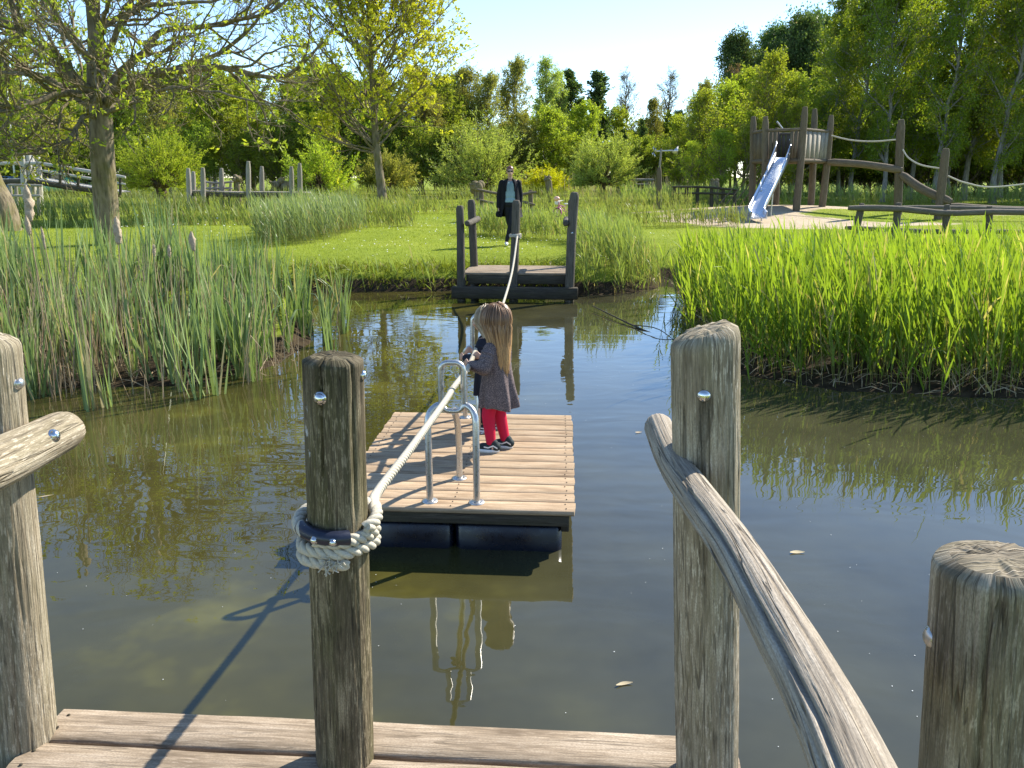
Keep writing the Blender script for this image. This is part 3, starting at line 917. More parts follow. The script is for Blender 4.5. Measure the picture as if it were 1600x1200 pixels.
def rope_guide(name, y_arch, y_leg, xl, xr, xleg, sgn):
    """steel tripod: an arch with two feet, one more leg, and a rounded ring the rope runs through"""
    gd = bpy.data.objects.new(name, None); link(gd, raft)
    gd['label'] = 'front steel rope guide arch' if sgn > 0 else 'rear steel rope guide arch'
    xc = (xl + xr) / 2
    ringw, z0, z1 = 0.125, 0.80, 1.075
    yr = y_arch + sgn * 0.05
    r = 0.0195
    for s, xf in ((-1, xl), (1, xr)):
        xi = xc + s * (ringw / 2 + 0.004)
        xs_ = xf
        pts = [(xf, y_arch, RAFT_Z), (xf, y_arch, RAFT_Z + 0.25), (xs_, y_arch, RAFT_Z + 0.47)]
        for a in np.linspace(0.15, 1, 7):
            t = a * math.pi / 2
            pts.append((xf + (xi - xf) * (1 - math.cos(t)), y_arch + (yr - y_arch) * a, RAFT_Z + 0.47 + 0.085 * math.sin(t)))
        pts.append((xi - s * 0.004, yr, RAFT_Z + 0.545))
        mb = MB(); tube(mb, pts, r, 12); mb.build('leg', M['steel'], gd, True)
        mb = MB(); disc(mb, (xf, y_arch, RAFT_Z), 0.045); mb.build('foot_plate', M['steel'], gd, True)
    pts = [(xleg, y_leg, RAFT_Z), (xleg, y_leg, RAFT_Z + 0.2), (xleg * .75 + xc * .25, y_leg * .8 + yr * .2, RAFT_Z + 0.36), (xleg * .35 + xc * .65, y_leg * .3 + yr * .7, RAFT_Z + 0.49), (xc, yr, z0)]
    mb = MB(); tube(mb, pts, r, 12, n=24); mb.build('leg', M['steel'], gd, True)
    mb = MB(); disc(mb, (xleg, y_leg, RAFT_Z), 0.045); mb.build('foot_plate', M['steel'], gd, True)
    # rounded rectangular ring
    hw, hh, cr = ringw / 2, (z1 - z0) / 2, 0.045
    pts = []
    for (cx, cz, a0) in ((hw - cr, hh - cr, 0), (-hw + cr, hh - cr, 90), (-hw + cr, -hh + cr, 180), (hw - cr, -hh + cr, 270)):
        for a in np.linspace(0, 90, 7):
            t = math.radians(a0 + a); pts.append((xc + cx + cr * math.cos(t), yr, (z0 + z1) / 2 + cz + cr * math.sin(t)))
    P = np.array(pts); n = len(P); seg = 12
    T = unit(np.roll(P, -1, 0) - np.roll(P, 1, 0)); Nn = np.array([0, 1.0, 0])[None].repeat(n, 0); B = np.cross(T, Nn)
    a = np.arange(seg) / seg * 2 * math.pi
    V = P[:, None] + 0.0165 * (np.cos(a)[None, :, None] * Nn[:, None] + np.sin(a)[None, :, None] * B[:, None])
    i, j = np.meshgrid(np.arange(n), np.arange(seg), indexing='ij')
    F = np.stack([i * seg + j, i * seg + (j + 1) % seg, ((i + 1) % n) * seg + (j + 1) % seg, ((i + 1) % n) * seg + j], -1).reshape(-1, 4)
    mb = MB(); mb.add(V.reshape(-1, 3), F); mb.build('ring', M['steel'], gd, True)
    return xc, yr

def disc(mb, c, r, h=0.012, seg=20):
    a = np.arange(seg) / seg * 2 * math.pi
    rings = [(r, 0.0005), (r, h * .4), (r * .82, h * .6), (r * .5, h)]
    V = np.concatenate([np.stack([c[0] + q * np.cos(a), c[1] + q * np.sin(a), 0 * a + c[2] + z], -1) for q, z in rings])
    mb.add(V, grid_faces(4, seg).tolist() + [list(range(3 * seg, 4 * seg))])

def rl(px, py):
    return RI @ at_z(px, py, RAFT_Z)
f1, f2, f3 = rl(672, 783), rl(745, 785), rl(718, 747)
ya = (f1.y + f2.y) / 2
xc1, yr1 = rope_guide('rope_guide', ya, f3.y, f1.x, f2.x, f3.x, 1)
r1, r3 = rl(727, 652), rl(744, 675)
ya2 = min(r1.y, 1.77 - 0.06); yl2 = r3.y
xc2, yr2 = rope_guide('rope_guide', ya2, yl2, r1.x, r1.x + (f2.x - f1.x), r3.x + 0.02, -1)

# ---- rope: laid from three strands, wound round the near post and made fast to the far one
RW = Matrix.Translation(raft.location) @ Matrix.Rotation(RZ, 4, 'Z')
def strands(mb, P, r, turns_per_m, n, seg=8, phase=0.0, col=None):
    P = smooth_path(P, n)
    T, N, B = frames(P)
    s = np.concatenate([[0], np.cumsum(np.linalg.norm(np.diff(P, axis=0), axis=1))])
    for k in range(3):
        a = s * turns_per_m * 2 * math.pi + k * 2 * math.pi / 3 + phase
        Q = P + (N * np.cos(a)[:, None] + B * np.sin(a)[:, None]) * r * 0.52
        tube(mb, Q, r * 0.52, seg, True, None, col)
    return mb

rope = thing('rope', 'thick pale pull rope running from the near post across the raft to the far dock', 'rope', (b2.x, b2.y, 0))
def lw(p): return (p[0] - b2.x, p[1] - b2.y, p[2])
zwrap = at_y(525, 842, b2.y - 0.09).z
def post_c(z): 
    k = (z - b2.z) / (t2.z - b2.z); return b2.lerp(t2, k)
ring1 = RW @ Vector((xc1, yr1, 0.925)); ring2 = RW @ Vector((xc2, yr2, 0.90))
end = (Matrix.Translation(fd.location) @ Matrix.Rotation(RZ, 4, 'Z')) @ Vector((0.045, -0.03, 1.09))
start = post_c(zwrap + 0.01)
path = [(start.x + 0.090, start.y + 0.01, zwrap - 0.005), (start.x + 0.082, start.y + 0.09, zwrap + 0.0), tuple(at_y(589, 771, 2.33)), tuple(at_y(641, 702, 2.85)), (ring1.x - 0.012, ring1.y - 0.35, 0.955), tuple(ring1)]
mb = MB(); strands(mb, [lw(p) for p in path], 0.0165, 13.0, 420, 8)
mid1 = at_y(783, 484, 8.6); mid2 = at_y(800, 425, 11.0)
path2 = [tuple(ring1), (ring1.x * .5 + ring2.x * .5, ring1.y * .5 + ring2.y * .5, 0.875), tuple(ring2), (ring2.x + .055, ring2.y + 1.3, 0.72), tuple(mid1), tuple(mid2), tuple(end)]
strands(mb, [lw(p) for p in path2], 0.0165, 13.0, 800, 6)
mb.build('strand_line', M['rope'], rope, True)
# coils
mb = MB()
pts = []
rc = 0.0775 + 0.0135
for t in np.linspace(0, 2.15, 120):
    a = -0.5 + t * 2 * math.pi
    z = zwrap - 0.012 - 0.030 * t + 0.006 * math.sin(a * 1.0 + 1)
    c = post_c(z)
    wob = 0.003 * math.sin(5 * a)
    pts.append((c.x + (rc + wob) * math.sin(a), c.y - (rc + wob) * math.cos(a), z))
strands(mb, [lw(p) for p in pts], 0.0170, 13.0, 560, 10)
pts = []
for t in np.linspace(0.05, 0.97, 60):                      # the doubled turn behind the sleeve, higher at the back
    a = 0.75 + t * (2 * math.pi - 1.35)
    z = zwrap + 0.01 + 0.012 * math.sin(t * math.pi)
    c = post_c(z)
    pts.append((c.x + (rc + 0.008) * math.sin(a), c.y - (rc + 0.008) * math.cos(a), z))
strands(mb, [lw(p) for p in pts], 0.0170, 13.0, 320, 10, 1.0)
mb.build('coil', M['rope'], rope, True)
# frayed end
mb = MB()
rr = random.Random(4)
c = post_c(zwrap - 0.07)
for k in range(26):
    a = 0.05 + rr.uniform(-0.16, 0.16)
    p = np.array([c.x + (rc + 0.02) * math.sin(a), c.y - (rc + 0.016) * math.cos(a), zwrap - 0.055 + rr.uniform(-.012, .012)])
    q = p + np.array([rr.uniform(-.025, .025), -rr.uniform(.004, .02), rr.uniform(-.03, .008)])
    tube(mb, [lw(p), lw((p + q) / 2 + rr.uniform(-.006, .006)), lw(q)], 0.0016, 4, False)
mb.build('frayed_end', M['rope'], rope, True)
# plastic sleeve with two screws
mb = MB(); pts = []
rs = rc + 0.004
for a in np.linspace(-1.02, 0.50, 26):
    z = zwrap + 0.012 - 0.012 * (a + 1.02) / 1.52
    c = post_c(z); pts.append(lw((c.x + rs * math.sin(a), c.y - rs * math.cos(a), z)))
tube(mb, pts, 0.0195, 18)
sl = mb.build('plastic_sleeve', M['sleeve'], rope, True)
for a in (-0.33, 0.10):
    c = post_c(zwrap)
    n = Vector((math.sin(a), -math.cos(a), 0.0))
    mb = MB(); bolt_mesh(mb, lw(Vector((c.x, c.y, zwrap + 0.004 - (a + .3) * .008)) + n * (rs + 0.0175)), n, 0.0085)
    mb.build('screw', M['chrome'], sl, True)
# lashing round the far post
mb = MB(); pts = []
FM = Matrix.Translation(fd.location) @ Matrix.Rotation(RZ, 4, 'Z')
for t in np.linspace(0, 2.4, 60):
    a = t * 2 * math.pi
    p = FM @ Vector((0.005 + 0.088 * math.sin(a), 0.07 - 0.088 * math.cos(a), 1.075 + 0.018 * t)); pts.append(lw(p))
strands(mb, pts, 0.019, 9, 160, 6); mb.build('lashing', M['rope'], rope, True)

# ------------------------------------------------------------------ grasses and reeds
M['grass'] = leaf_mat('lawn_grass_blades', (0.19, 0.25, 0.022), (0.36, 0.40, 0.06), 0.45, 0.6, 0.15)
M['reed'] = leaf_mat('fresh_reed_leaf', (0.11, 0.18, 0.018), (0.27, 0.33, 0.045), 0.50, 0.45, 0.3, (1.25, 1.25, 0.45))
M['cattail'] = leaf_mat('cattail_leaf', (0.13, 0.19, 0.065), (0.33, 0.39, 0.17), 0.38, 0.4, 0.35, (1.1, 1.15, 0.6))
M['ditch'] = leaf_mat('ditch_reed_leaf', (0.14, 0.20, 0.04), (0.30, 0.35, 0.11), 0.45, 0.45, 0.3)
M['straw'] = leaf_mat('dry_straw', (0.34, 0.26, 0.15), (0.52, 0.43, 0.28), 0.25, 0.8, 0.1, (1.0, 1.0, 0.9))
M['weed'] = leaf_mat('bank_weed_leaf', (0.11, 0.16, 0.018), (0.24, 0.29, 0.04), 0.4, 0.5, 0.2)
M['petal'] = plain('white_daisy_petals', (0.75, 0.75, 0.70), 0.7, 0.1, 0, 0.05)
M['fluff'] = plain('cattail_fluff', (0.42, 0.335, 0.23), 0.95, 0.05, 0, 0.35, 55, 0.01)

def inview(x, y, m=1.1):
    return np.abs(x) < (y * CP + 0.4) * 0.6667 * m + 0.25

def rand_dirs(rng, n, tilt_mu, tilt_sd, wind=(0, 0)):
    az = rng.uniform(0, 2 * math.pi, n); tl = np.abs(rng.normal(tilt_mu, tilt_sd, n))
    d = np.stack([np.sin(tl) * np.cos(az) + wind[0], np.sin(tl) * np.sin(az) + wind[1], np.cos(tl)], -1)
    return unit(d), az

def sides(rng, d, n):
    r = unit(rng.normal(size=(n, 3)) * np.array([1, 1, 0.15]))
    s = np.cross(d, r)
    return unit(s)

def lawn():
    rng = np.random.default_rng(5)
    N = 260000
    # more blades near, ever fewer far away
    u = rng.uniform(0, 1, N)
    y = 8.0 * (52 / 8.0) ** u
    x = rng.uniform(-1, 1, N) * ((y * CP + .4) * 0.70 + 0.4)
    keep = (pond_sd(x, y) > 0.22) & (marsh_mask(x, y) < 0.5) & (sand_mask(x, y) < 0.38 + rng.uniform(-.12, .1, N))
    x, y = x[keep], y[keep]
    z = G(x, y)
    n = len(x)
    k = np.clip(y / 14.0, 0.8, 3.5)
    patch = fbm3(x * 0.8, y * 0.8, 0, 31, 3)
    h = (0.022 + 0.022 * rng.random(n)) * (1 + 0.5 * patch) * k ** 0.45
    edge = np.clip(1 - (pond_sd(x, y) - 0.2) / 1.3, 0, 1)
    h = h * (1 + 2.2 * edge * rng.random(n))
    d, _ = rand_dirs(rng, n, 0.45, 0.3)
    s = sides(rng, d, n)
    w = 0.010 * k * (0.7 + 0.6 * rng.random(n))
    p = np.stack([x, y, z - 0.005], -1)
    V = np.stack([p - s * w[:, None] / 2, p + s * w[:, None] / 2, p + d * h[:, None]], 1).reshape(-1, 3)
    F = np.arange(3 * n).reshape(-1, 3)
    c = np.zeros((n, 3)); c[:, 0] = np.clip(0.45 + 0.45 * patch + rng.normal(0, 0.28, n), 0, 1); c[:, 1] = np.clip(rng.random(n) * 0.5 - 0.32, 0, 1) + 0.25 * edge * (rng.random(n) < .15)
    mb = MB(); mb.add(V, F, None, np.repeat(c, 3, 0))
    tag(mb.build('lawn_grass', M['grass']), 'short mown lawn grass on the banks', 'grass', None, 'stuff')
    # daisies
    N = 2600
    u = rng.uniform(0, 1, N); y = 14.8 * (34 / 14.8) ** u
    x = rng.uniform(-1, 1, N) * (y * 0.5)
    keep = (pond_sd(x, y) > 0.9) & (marsh_mask(x, y) < 0.3) & (sand_mask(x, y) < 0.3) & (fbm3(x * .35, y * .35, 0, 9, 2) + rng.normal(0, .25, N) > 0.08) & (x < 4)
    x, y = x[keep], y[keep]; n = len(x)
    p = np.stack([x, y, G(x, y) + 0.055 + 0.02 * rng.random(n)], -1)
    r = 0.010 * np.clip(y / 15, 1, 2)
    a = np.arange(6) / 6 * 2 * math.pi
    tl = rng.normal(0, .4, (n, 2))
    V = p[:, None] + r[:, None, None] * np.stack([np.cos(a)[None] + 0 * r[:, None], np.sin(a)[None] + 0 * r[:, None], np.cos(a)[None] * tl[:, :1] + np.sin(a)[None] * tl[:, 1:]], -1)
    mb = MB(); mb.add(V.reshape(-1, 3), np.arange(6 * n).reshape(-1, 6))
    tag(mb.build('daisies', M['petal']), 'small white daisies scattered over the lawn', 'daisies', None, 'stuff')
lawn()

def sample_region(rng, N, xr, yr, cond, dens_pow=0.0):
    x = rng.uniform(xr[0], xr[1], N); y = rng.uniform(yr[0], yr[1], N)
    k = cond(x, y)
    return x[k], y[k]

def reed_bed(name, label, x, y, h_mu, h_sd, leaves, leaf_len, leaf_w, seed, mat, straw=0.08, wind=(-0.10, -0.02), base0=None, tone=0.5, nseg=3, lean=0.07, l0=0.16):
    """phragmites: upright stalks carrying slanting lance-shaped leaves, joined as uncountable stuff"""
    rng = np.random.default_rng(seed)
    n = len(x)
    z = np.maximum(G(x, y), -0.12) - 0.02
    h = np.clip((h_mu + h_sd * rng.normal(0, 1, n)) * (1 + 0.13 * fbm3(x * 0.8, y * 0.8, 0, seed + 1, 2)), 0.35 * h_mu, 1.4 * h_mu)
    d, _ = rand_dirs(rng, n, lean, 0.05, wind)
    base = np.stack([x, y, z], -1)
    mb = MB()
    # stalks (crossed thin strips)
    s1 = sides(rng, d, n)
    hue = np.clip(tone + 0.30 * fbm3(x * 0.9, y * 0.9, 0, seed, 2) + rng.normal(0, 0.15, n), 0, 1)
    dry = (rng.random(n) < straw).astype(float)
    c = np.stack([hue * .7, np.clip(0.35 + 0.65 * dry, 0, 1), 0 * hue], -1)
    for sd in (s1, np.cross(d, s1)):
        V, F = strips(base, d, sd, h, np.full(n, 0.0065) * (1 + 0.4 * rng.random(n)), 2, np.full(n, 0.02), rng, 0.5)
        strip_mb(mb, V, F, c)
    # leaves
    live = np.where(dry < 0.5)[0]
    idx = np.repeat(live, leaves); m = len(idx)
    t = l0 + (1.0 - l0) * (np.tile(np.arange(leaves), len(live)) + rng.random(m) * 0.9) / leaves
    t = np.clip(t, 0, 1.0)
    p = base[idx] + d[idx] * (h[idx] * t)[:, None]
    az = rng.uniform(0, 2 * math.pi, m)
    tl = np.clip(rng.normal(0.44, 0.2, m) * (1.25 - 0.75 * t), 0.05, 1.2)
    ld = unit(np.stack([np.sin(tl) * np.cos(az) + wind[0] * 1.6, np.sin(tl) * np.sin(az) + wind[1], np.cos(tl)], -1) + d[idx] * 0.2)
    ll = leaf_len * (0.65 + 0.6 * rng.random(m)) * (0.75 + 0.5 * np.sin(np.clip(t, 0, 1) * 2.6))
    lw_ = leaf_w * (0.7 + 0.6 * rng.random(m))
    V, F = strips(p, ld, sides(rng, ld, m), ll, lw_, nseg, np.abs(rng.normal(0.35, 0.25, m)), rng)
    lc = np.stack([np.clip(hue[idx] * 0.7 + 0.35 * t + rng.normal(0, 0.14, m), 0, 1), np.where(rng.random(m) < 0.045 + .35 * (t < .28) * rng.random(m), 0.8, 0.0), 0 * t], -1)
    strip_mb(mb, V, F, lc)
    return tag(mb.build(name, mat), label, 'reeds', None, 'stuff')

def area(rng, xr, yr, per_m2, cond):
    N = int((xr[1] - xr[0]) * (yr[1] - yr[0]) * per_m2)
    return sample_region(rng, N, xr, yr, cond)

# right reed bed
rng = np.random.default_rng(77)
def right_cond(x, y):
    d = pond_sd(x, y)
    back = 13.9 - 0.10 * (x - 3) + 0.8 * fbm3(x * 0.5, y * .1, 0, 3, 2)
    dens = np.where(d < 0, np.exp(d / 0.16) * 0.55, 1.0)
    return (x > 1.7) & (y < back) & (d > -0.45) & (rng.random(len(x)) < dens) & inview(x, y, 1.12) & ~((y > 12.9) & (x < 2.95))
x, y = area(rng, (1.7, 11.5), (6.3, 16.0), 92, right_cond)
reed_bed('reed_bed', 'bright green reed bed along the right side of the pond', x, y, 0.98 - 0.035 * np.clip(y - 7.5, 0, 6), 0.17, 8, 0.30, 0.023, 78, M['reed'], 0.09)
# dry litter at the foot of the right bed
def litter(name, label, x, y, seed, hmax=0.35):
    rng = np.random.default_rng(seed); n = len(x)
    z = np.maximum(G(x, y), 0.0) + 0.01
    d, _ = rand_dirs(rng, n, 0.9, 0.5)
    V, F = strips(np.stack([x, y, z], -1), d, sides(rng, d, n), rng.uniform(0.08, hmax, n), rng.uniform(0.005, 0.014, n), 2, rng.uniform(0, 1.2, n), rng)
    mb = MB(); strip_mb(mb, V, F, np.stack([rng.random(n), 0 * x, 0 * x], -1))
    return tag(mb.build(name, M['straw']), label, 'dry reeds', None, 'stuff')
def edge_cond(x, y):
    d = pond_sd(x, y)
    return (d > -0.05) & (d < 0.7) & inview(x, y) & (x > 2.0)
x, y = area(rng, (2, 9), (6.5, 14), 90, edge_cond)
litter('reed_litter', 'brown dead reed litter on the mud under the right reed bed', x, y, 79)

# cattails on the left
def left_cond(x, y):
    d = pond_sd(x, y)
    dens = np.where(d < 0, np.exp(d / 0.30), 1.0) * np.clip(1.15 - 0.05 * np.abs(x + 3), 0.4, 1)
    hole = fbm3(x * 1.3, y * 1.3, 0, 8, 2)
    return (x < -1.75) & (y < 10.6) & (d > -1.0) & (rng.random(len(x)) < dens * np.clip(0.75 + hole * 1.1, 0.12, 1)) & inview(x, y, 1.15) & (x > -8.5)
def cattails(name, label, x, y, seed, hmu=1.03):
    rng = np.random.default_rng(seed); n = len(x)
    z = np.maximum(G(x, y), -0.25) - 0.02
    nl = 8
    idx = np.repeat(np.arange(n), nl); m = len(idx)
    base = np.stack([x, y, z], -1)[idx] + rng.normal(0, 0.022, (m, 3)) * np.array([1, 1, 0])
    pl, _ = rand_dirs(rng, n, 0.07, 0.07, (0.03, 0))
    fan = rng.normal(0, 0.10, (m, 3)) * np.array([1, 1, 0])
    d = unit(pl[idx] + fan)
    hp = np.clip(rng.normal(hmu, 0.17, n), 0.5, 1.4)
    hh = hp[idx] * (0.62 + 0.45 * rng.random(m))
    w = rng.uniform(0.019, 0.036, m)
    dr = np.abs(rng.normal(0.06, 0.08, m)) + (rng.random(m) < 0.07) * rng.uniform(0.5, 1.3, m)
    V, F = strips(base, d, sides(rng, d, m), hh, w, 6, dr, rng, 0.9)
    tone = np.clip(0.45 + 0.3 * fbm3(x, y, 0, seed, 2)[idx] + rng.normal(0, 0.22, m), 0, 1)
    dry = np.where(rng.random(m) < 0.10, 0.85, 0.0)
    mb = MB(); strip_mb(mb, V, F, np.stack([tone, dry, 0 * tone], -1))
    return tag(mb.build(name, M['cattail']), label, 'reeds', None, 'stuff')
x, y = area(rng, (-8.6, -1.7), (6.2, 10.6), 38, left_cond)
cattails('cattail_bed', 'blue green cattail leaves standing in the water on the left', x, y, 90)
# dead stems of last year among them
def straw_cond(x, y):
    d = pond_sd(x, y)
    clump = fbm3(x * 0.9 + 4, y * 0.9, 0, 21, 2) + 0.16 * (x < -4.2) 
    return (x < -1.9) & (y < 9.4) & (d > -0.5) & (clump > 0.05) & inview(x, y, 1.1)
x, y = area(rng, (-8.4, -1.8), (6.7, 9.4), 105, straw_cond)
n = len(x)
d, _ = rand_dirs(rng, n, 0.10, 0.10, (0.02, 0)); hh = np.clip(rng.normal(0.80, 0.25, n), 0.25, 1.2)
V, F = strips(np.stack([x, y, np.maximum(G(x, y), -.2) - .02], -1), d, sides(rng, d, n), hh, rng.uniform(0.006, 0.013, n), 4, np.where(rng.random(n) < .2, rng.uniform(0.6, 1.8, n), 0.05), rng, 0.4)
mb = MB(); strip_mb(mb, V, F, np.stack([rng.random(n), 0 * x, 0 * x], -1))
tag(mb.build('dead_cattail_stems', M['straw']), 'pale dead stems standing among the left cattails', 'dry reeds', None, 'stuff')
x, y = area(rng, (-8.0, -2.2), (6.9, 9.0), 80, lambda x, y: (pond_sd(x, y) > -0.15) & inview(x, y))
litter('cattail_litter', 'tangled brown litter at the foot of the left cattails', x, y, 91, 0.4)

# single cattail seed heads
HEADS = [(45, 318, 7.3, 0.33, 0.060, 'large ragged cattail seed head at the far left, pale fluff bursting'), (184, 360, 7.2, 0.25, 0.052, 'plump fluffy cattail seed head in front of the big trunk'), (300, 377, 7.6, 0.19, 0.042, 'cattail seed head standing apart, before the sunlit lawn mound'),
         (43, 352, 7.0, 0.17, 0.03, 'torn cattail seed head bent beneath the large ragged one'), (67, 372, 7.2, 0.20, 0.020, 'slim cattail seed head just right of the torn one'), (241, 391, 7.7, 0.12, 0.024, 'small stubby cattail seed head, shorter of two between trunk and mound'), (265, 392, 7.9, 0.13, 0.026, 'small pointed cattail seed head, right of the stubby one')]
for (px, py, Y, ln, rad, lab) in HEADS:
    c = at_y(px, py, Y)
    lean = 0.10 * math.sin(px)
    t = thing('cattail_seed_head', lab, 'cattail', (c.x - lean * 0.6, c.y, 0), 0, 'cattail seed heads')
    b = np.array([0, 0, max(-0.2, g(c.x, c.y)) - 0.02]); top = np.array([lean * 0.6, 0, c.z + ln / 2])
    axd = (top - b) / np.linalg.norm(top - b)
    mb = MB(); tube(mb, [b, b + (top - b) * .5 + np.array([lean * -.15, 0, 0]), top], [0.006, 0.005, 0.0035], 6, n=10); mb.build('stalk', M['straw'], t)
    mb = MB(); nr = 22; sg = 14
    s = np.linspace(0, 1, nr); a = np.arange(sg) / sg * 6.2832
    prof = rad * 0.62 * np.clip(np.sin(np.clip(s * 1.02 + .02, 0, 1) * math.pi), 0.02, 1) ** 0.38
    rr_ = prof[:, None] * (1 + 0.75 * fbm3(np.cos(a)[None] * 1.6, np.sin(a)[None] * 1.6, s[:, None] * ln * 26, px, 3))
    cen = top - axd * ln + axd * (s * ln)[:, None]
    V = cen[:, None] + rr_[..., None] * np.stack([np.cos(a), np.sin(a), 0 * a], -1)[None]
    mb.add(V.reshape(-1, 3), grid_faces(nr, sg).tolist() + [list(range(sg))[::-1], list(range((nr - 1) * sg, nr * sg))])
    fr = np.random.default_rng(px)
    m = 260
    q = fr.integers(0, nr, m); w_ = fr.integers(0, sg, m)
    bp = V[q, w_]; dd = unit(bp - cen[q] + fr.normal(0, .012, (m, 3)))
    Vs, Fs = strips(bp - dd * .004, dd, sides(fr, dd, m), fr.uniform(.006, .02, m), fr.uniform(.003, .006, m), 1, 0 * dd[:, 0], fr)
    strip_mb(mb, Vs, Fs, np.ones((m, 3)))
    mb.build('fluff', M['fluff'], t, True)

# the bank by the far dock: taller weeds hanging over the water
def bank_cond(x, y):
    d = pond_sd(x, y)
    return (d > 0.02) & (d < 0.8) & (x < 1.0) & (y > 12) & inview(x, y)
x, y = area(rng, (-6, 1.0), (12.3, 15.6), 420, bank_cond)
n = len(x); d, _ = rand_dirs(rng, n, 0.55, 0.35, (0, -0.35))
V, F = strips(np.stack([x, y, G(x, y)], -1), d, sides(rng, d, n), rng.uniform(0.08, 0.26, n), rng.uniform(0.010, 0.022, n), 3, rng.uniform(0.2, 1.2, n), rng)
mb = MB(); strip_mb(mb, V, F, np.stack([np.clip(rng.normal(.5, .3, n), 0, 1), np.where(rng.random(n) < .06, .8, 0), 0 * x], -1))
tag(mb.build('bank_weeds', M['weed']), 'rough weeds hanging over the edge of the far bank', 'weeds', None, 'stuff')
# thin reeds sprouting at the foot of that bank
x, y = area(rng, (-4.8, -1.2), (12.8, 14.6), 16, lambda x, y: (np.abs(pond_sd(x, y)) < 0.25))
reed_bed('bank_reeds', 'sparse young reeds along the far bank left of the dock', x, y, 0.42, 0.14, 4, 0.26, 0.018, 95, M['ditch'], 0.1)

# reed fringe right of the far dock, running back along the ditch behind the woman
DITCH = np.array([(1.35, 13.9), (2.0, 15.2), (2.3, 17.2), (1.6, 18.9), (0.2, 19.8), (-0.6, 20.8)])
def seg_d(x, y, L):
    b = np.full(len(x), 1e9)
    for (ax, ay), (bx, by) in zip(L[:-1], L[1:]):
        dx, dy = bx - ax, by - ay
        t = np.clip(((x - ax) * dx + (y - ay) * dy) / (dx * dx + dy * dy), 0, 1)
        b = np.minimum(b, np.hypot(x - ax - t * dx, y - ay - t * dy))
    return b
def fringe(x, y):
    d = pond_sd(x, y)
    a = (x > 1.28) & (x < 2.95) & (y > 13.3) & (y < 15.9) & (d > -0.12)
    b = (seg_d(x, y, DITCH) < 0.55 + 0.2 * fbm3(x, y, 0, 4, 2)) & (d > 0.3)
    return a | b
x, y = area(rng, (-1.2, 3.1), (13.3, 21.5), 95, fringe)
reed_bed('ditch_reeds', 'green reeds right of the far dock along the ditch', x, y, 0.60, 0.11, 6, 0.24, 0.016, 96, M['ditch'], 0.07, tone=0.55)
# clump of glaucous reeds on the lawn edge left of centre
def clumpL(x, y):
    return (((x + 5.2) / 1.1) ** 2 + ((y - 20.6) / 3.6) ** 2 < 1 + 0.3 * fbm3(x, y, 0, 2, 2))
x, y = area(rng, (-7, -3.4), (16, 25), 75, clumpL)
reed_bed('lawn_reeds', 'tall blue green reeds in the wet hollow left of the lawn', x, y, 0.72, 0.12, 6, 0.28, 0.019, 97, M['cattail'], 0.03, tone=0.6)
# strips of reeds along the ditches further back
def stripe(xr, y0, amp, half, dens, hh, seed, name, label, mat, tone=.5):
    x, y = area(rng, xr, (y0 - 3, y0 + 3), dens, lambda x, y: (np.abs(y - y0 - amp * np.sin(x * 0.35 + seed)) < half) & inview(x, y, 1.1))
    reed_bed(name, label, x, y, hh, hh * .17, 5, hh * .42, 0.024, seed, mat, 0.05, nseg=2, tone=tone)
stripe((-17, -3), 25.0, 0.5, 0.75, 40, 0.62, 101, 'meadow_reeds', 'reed strip behind the lawn mound at the left', M['ditch'])
stripe((-6, 7), 31.5, 0.7, 0.9, 30, 0.55, 102, 'meadow_reeds', 'reed strip crossing the meadow behind the woman', M['ditch'], .75)
stripe((-24, -4), 33.0, 0.7, 0.9, 26, 0.6, 103, 'meadow_reeds', 'reed strip before the boardwalk posts', M['ditch'])
stripe((-30, 14), 46.0, 1.0, 1.2, 17, 0.7, 104, 'meadow_reeds', 'far reed strip in front of the pollard willows', M['ditch'], .7)
stripe((2.2, 7.5), 24.5, 0.4, 0.8, 40, 0.5, 105, 'meadow_reeds', 'reed strip on the lawn right of the far dock', M['ditch'], .6)
stripe((6, 34), 42.5, 0.6, 1.0, 22, 0.8, 106, 'meadow_reeds', 'rough grass at the foot of the tall wood on the right', M['ditch'], .5)
# dry winter reeds under the wood
x, y = area(rng, (-30, 14), (56, 61), 12, lambda x, y: (fbm3(x * .15, y * .15, 0, 6, 2) > -0.12))
n = len(x); d, _ = rand_dirs(rng, n, 0.10, 0.08)
V, F = strips(np.stack([x, y, G(x, y)], -1), d, sides(rng, d, n), np.clip(rng.normal(1.5, .3, n), .5, 2.2), rng.uniform(0.02, 0.04, n), 2, np.full(n, .05), rng, .5)
mb = MB(); strip_mb(mb, V, F, np.stack([rng.random(n) * .6, 0 * x, 0 * x], -1))
tag(mb.build('winter_reeds', M['straw']), 'brown dry winter reeds under the far wood', 'dry reeds', None, 'stuff')

# a lone reed tuft behind the middle post
c = at_z(510, 540, 0.0)
t = thing('reed_tuft', 'lone tuft of cattail leaves standing in open water behind the middle post', 'reeds', (c.x, c.y, 0))
rr2 = np.random.default_rng(12); n = 17
d, _ = rand_dirs(rr2, n, 0.16, 0.12)
mb = MB()
V, F = strips(np.stack([rr2.normal(0, .03, n), rr2.normal(0, .03, n), np.full(n, -.05)], -1), d, sides(rr2, d, n), rr2.uniform(.55, 1.0, n), rr2.uniform(.013, .02, n), 6, np.abs(rr2.normal(.15, .2, n)), rr2)
strip_mb(mb, V, F, np.stack([rr2.random(n), 0 * d[:, 0], 0 * d[:, 0]], -1)); mb.build('leaf', M['cattail'], t)
mb = MB(); n = 14
d, _ = rr2 and rand_dirs(rr2, n, 0.2, 0.15)
V, F = strips(np.stack([rr2.normal(0, .025, n), rr2.normal(0, .025, n), np.full(n, -.05)], -1), d, sides(rr2, d, n), rr2.uniform(.12, .3, n), rr2.uniform(.01, .016, n), 2, 0 * d[:, 0], rr2)
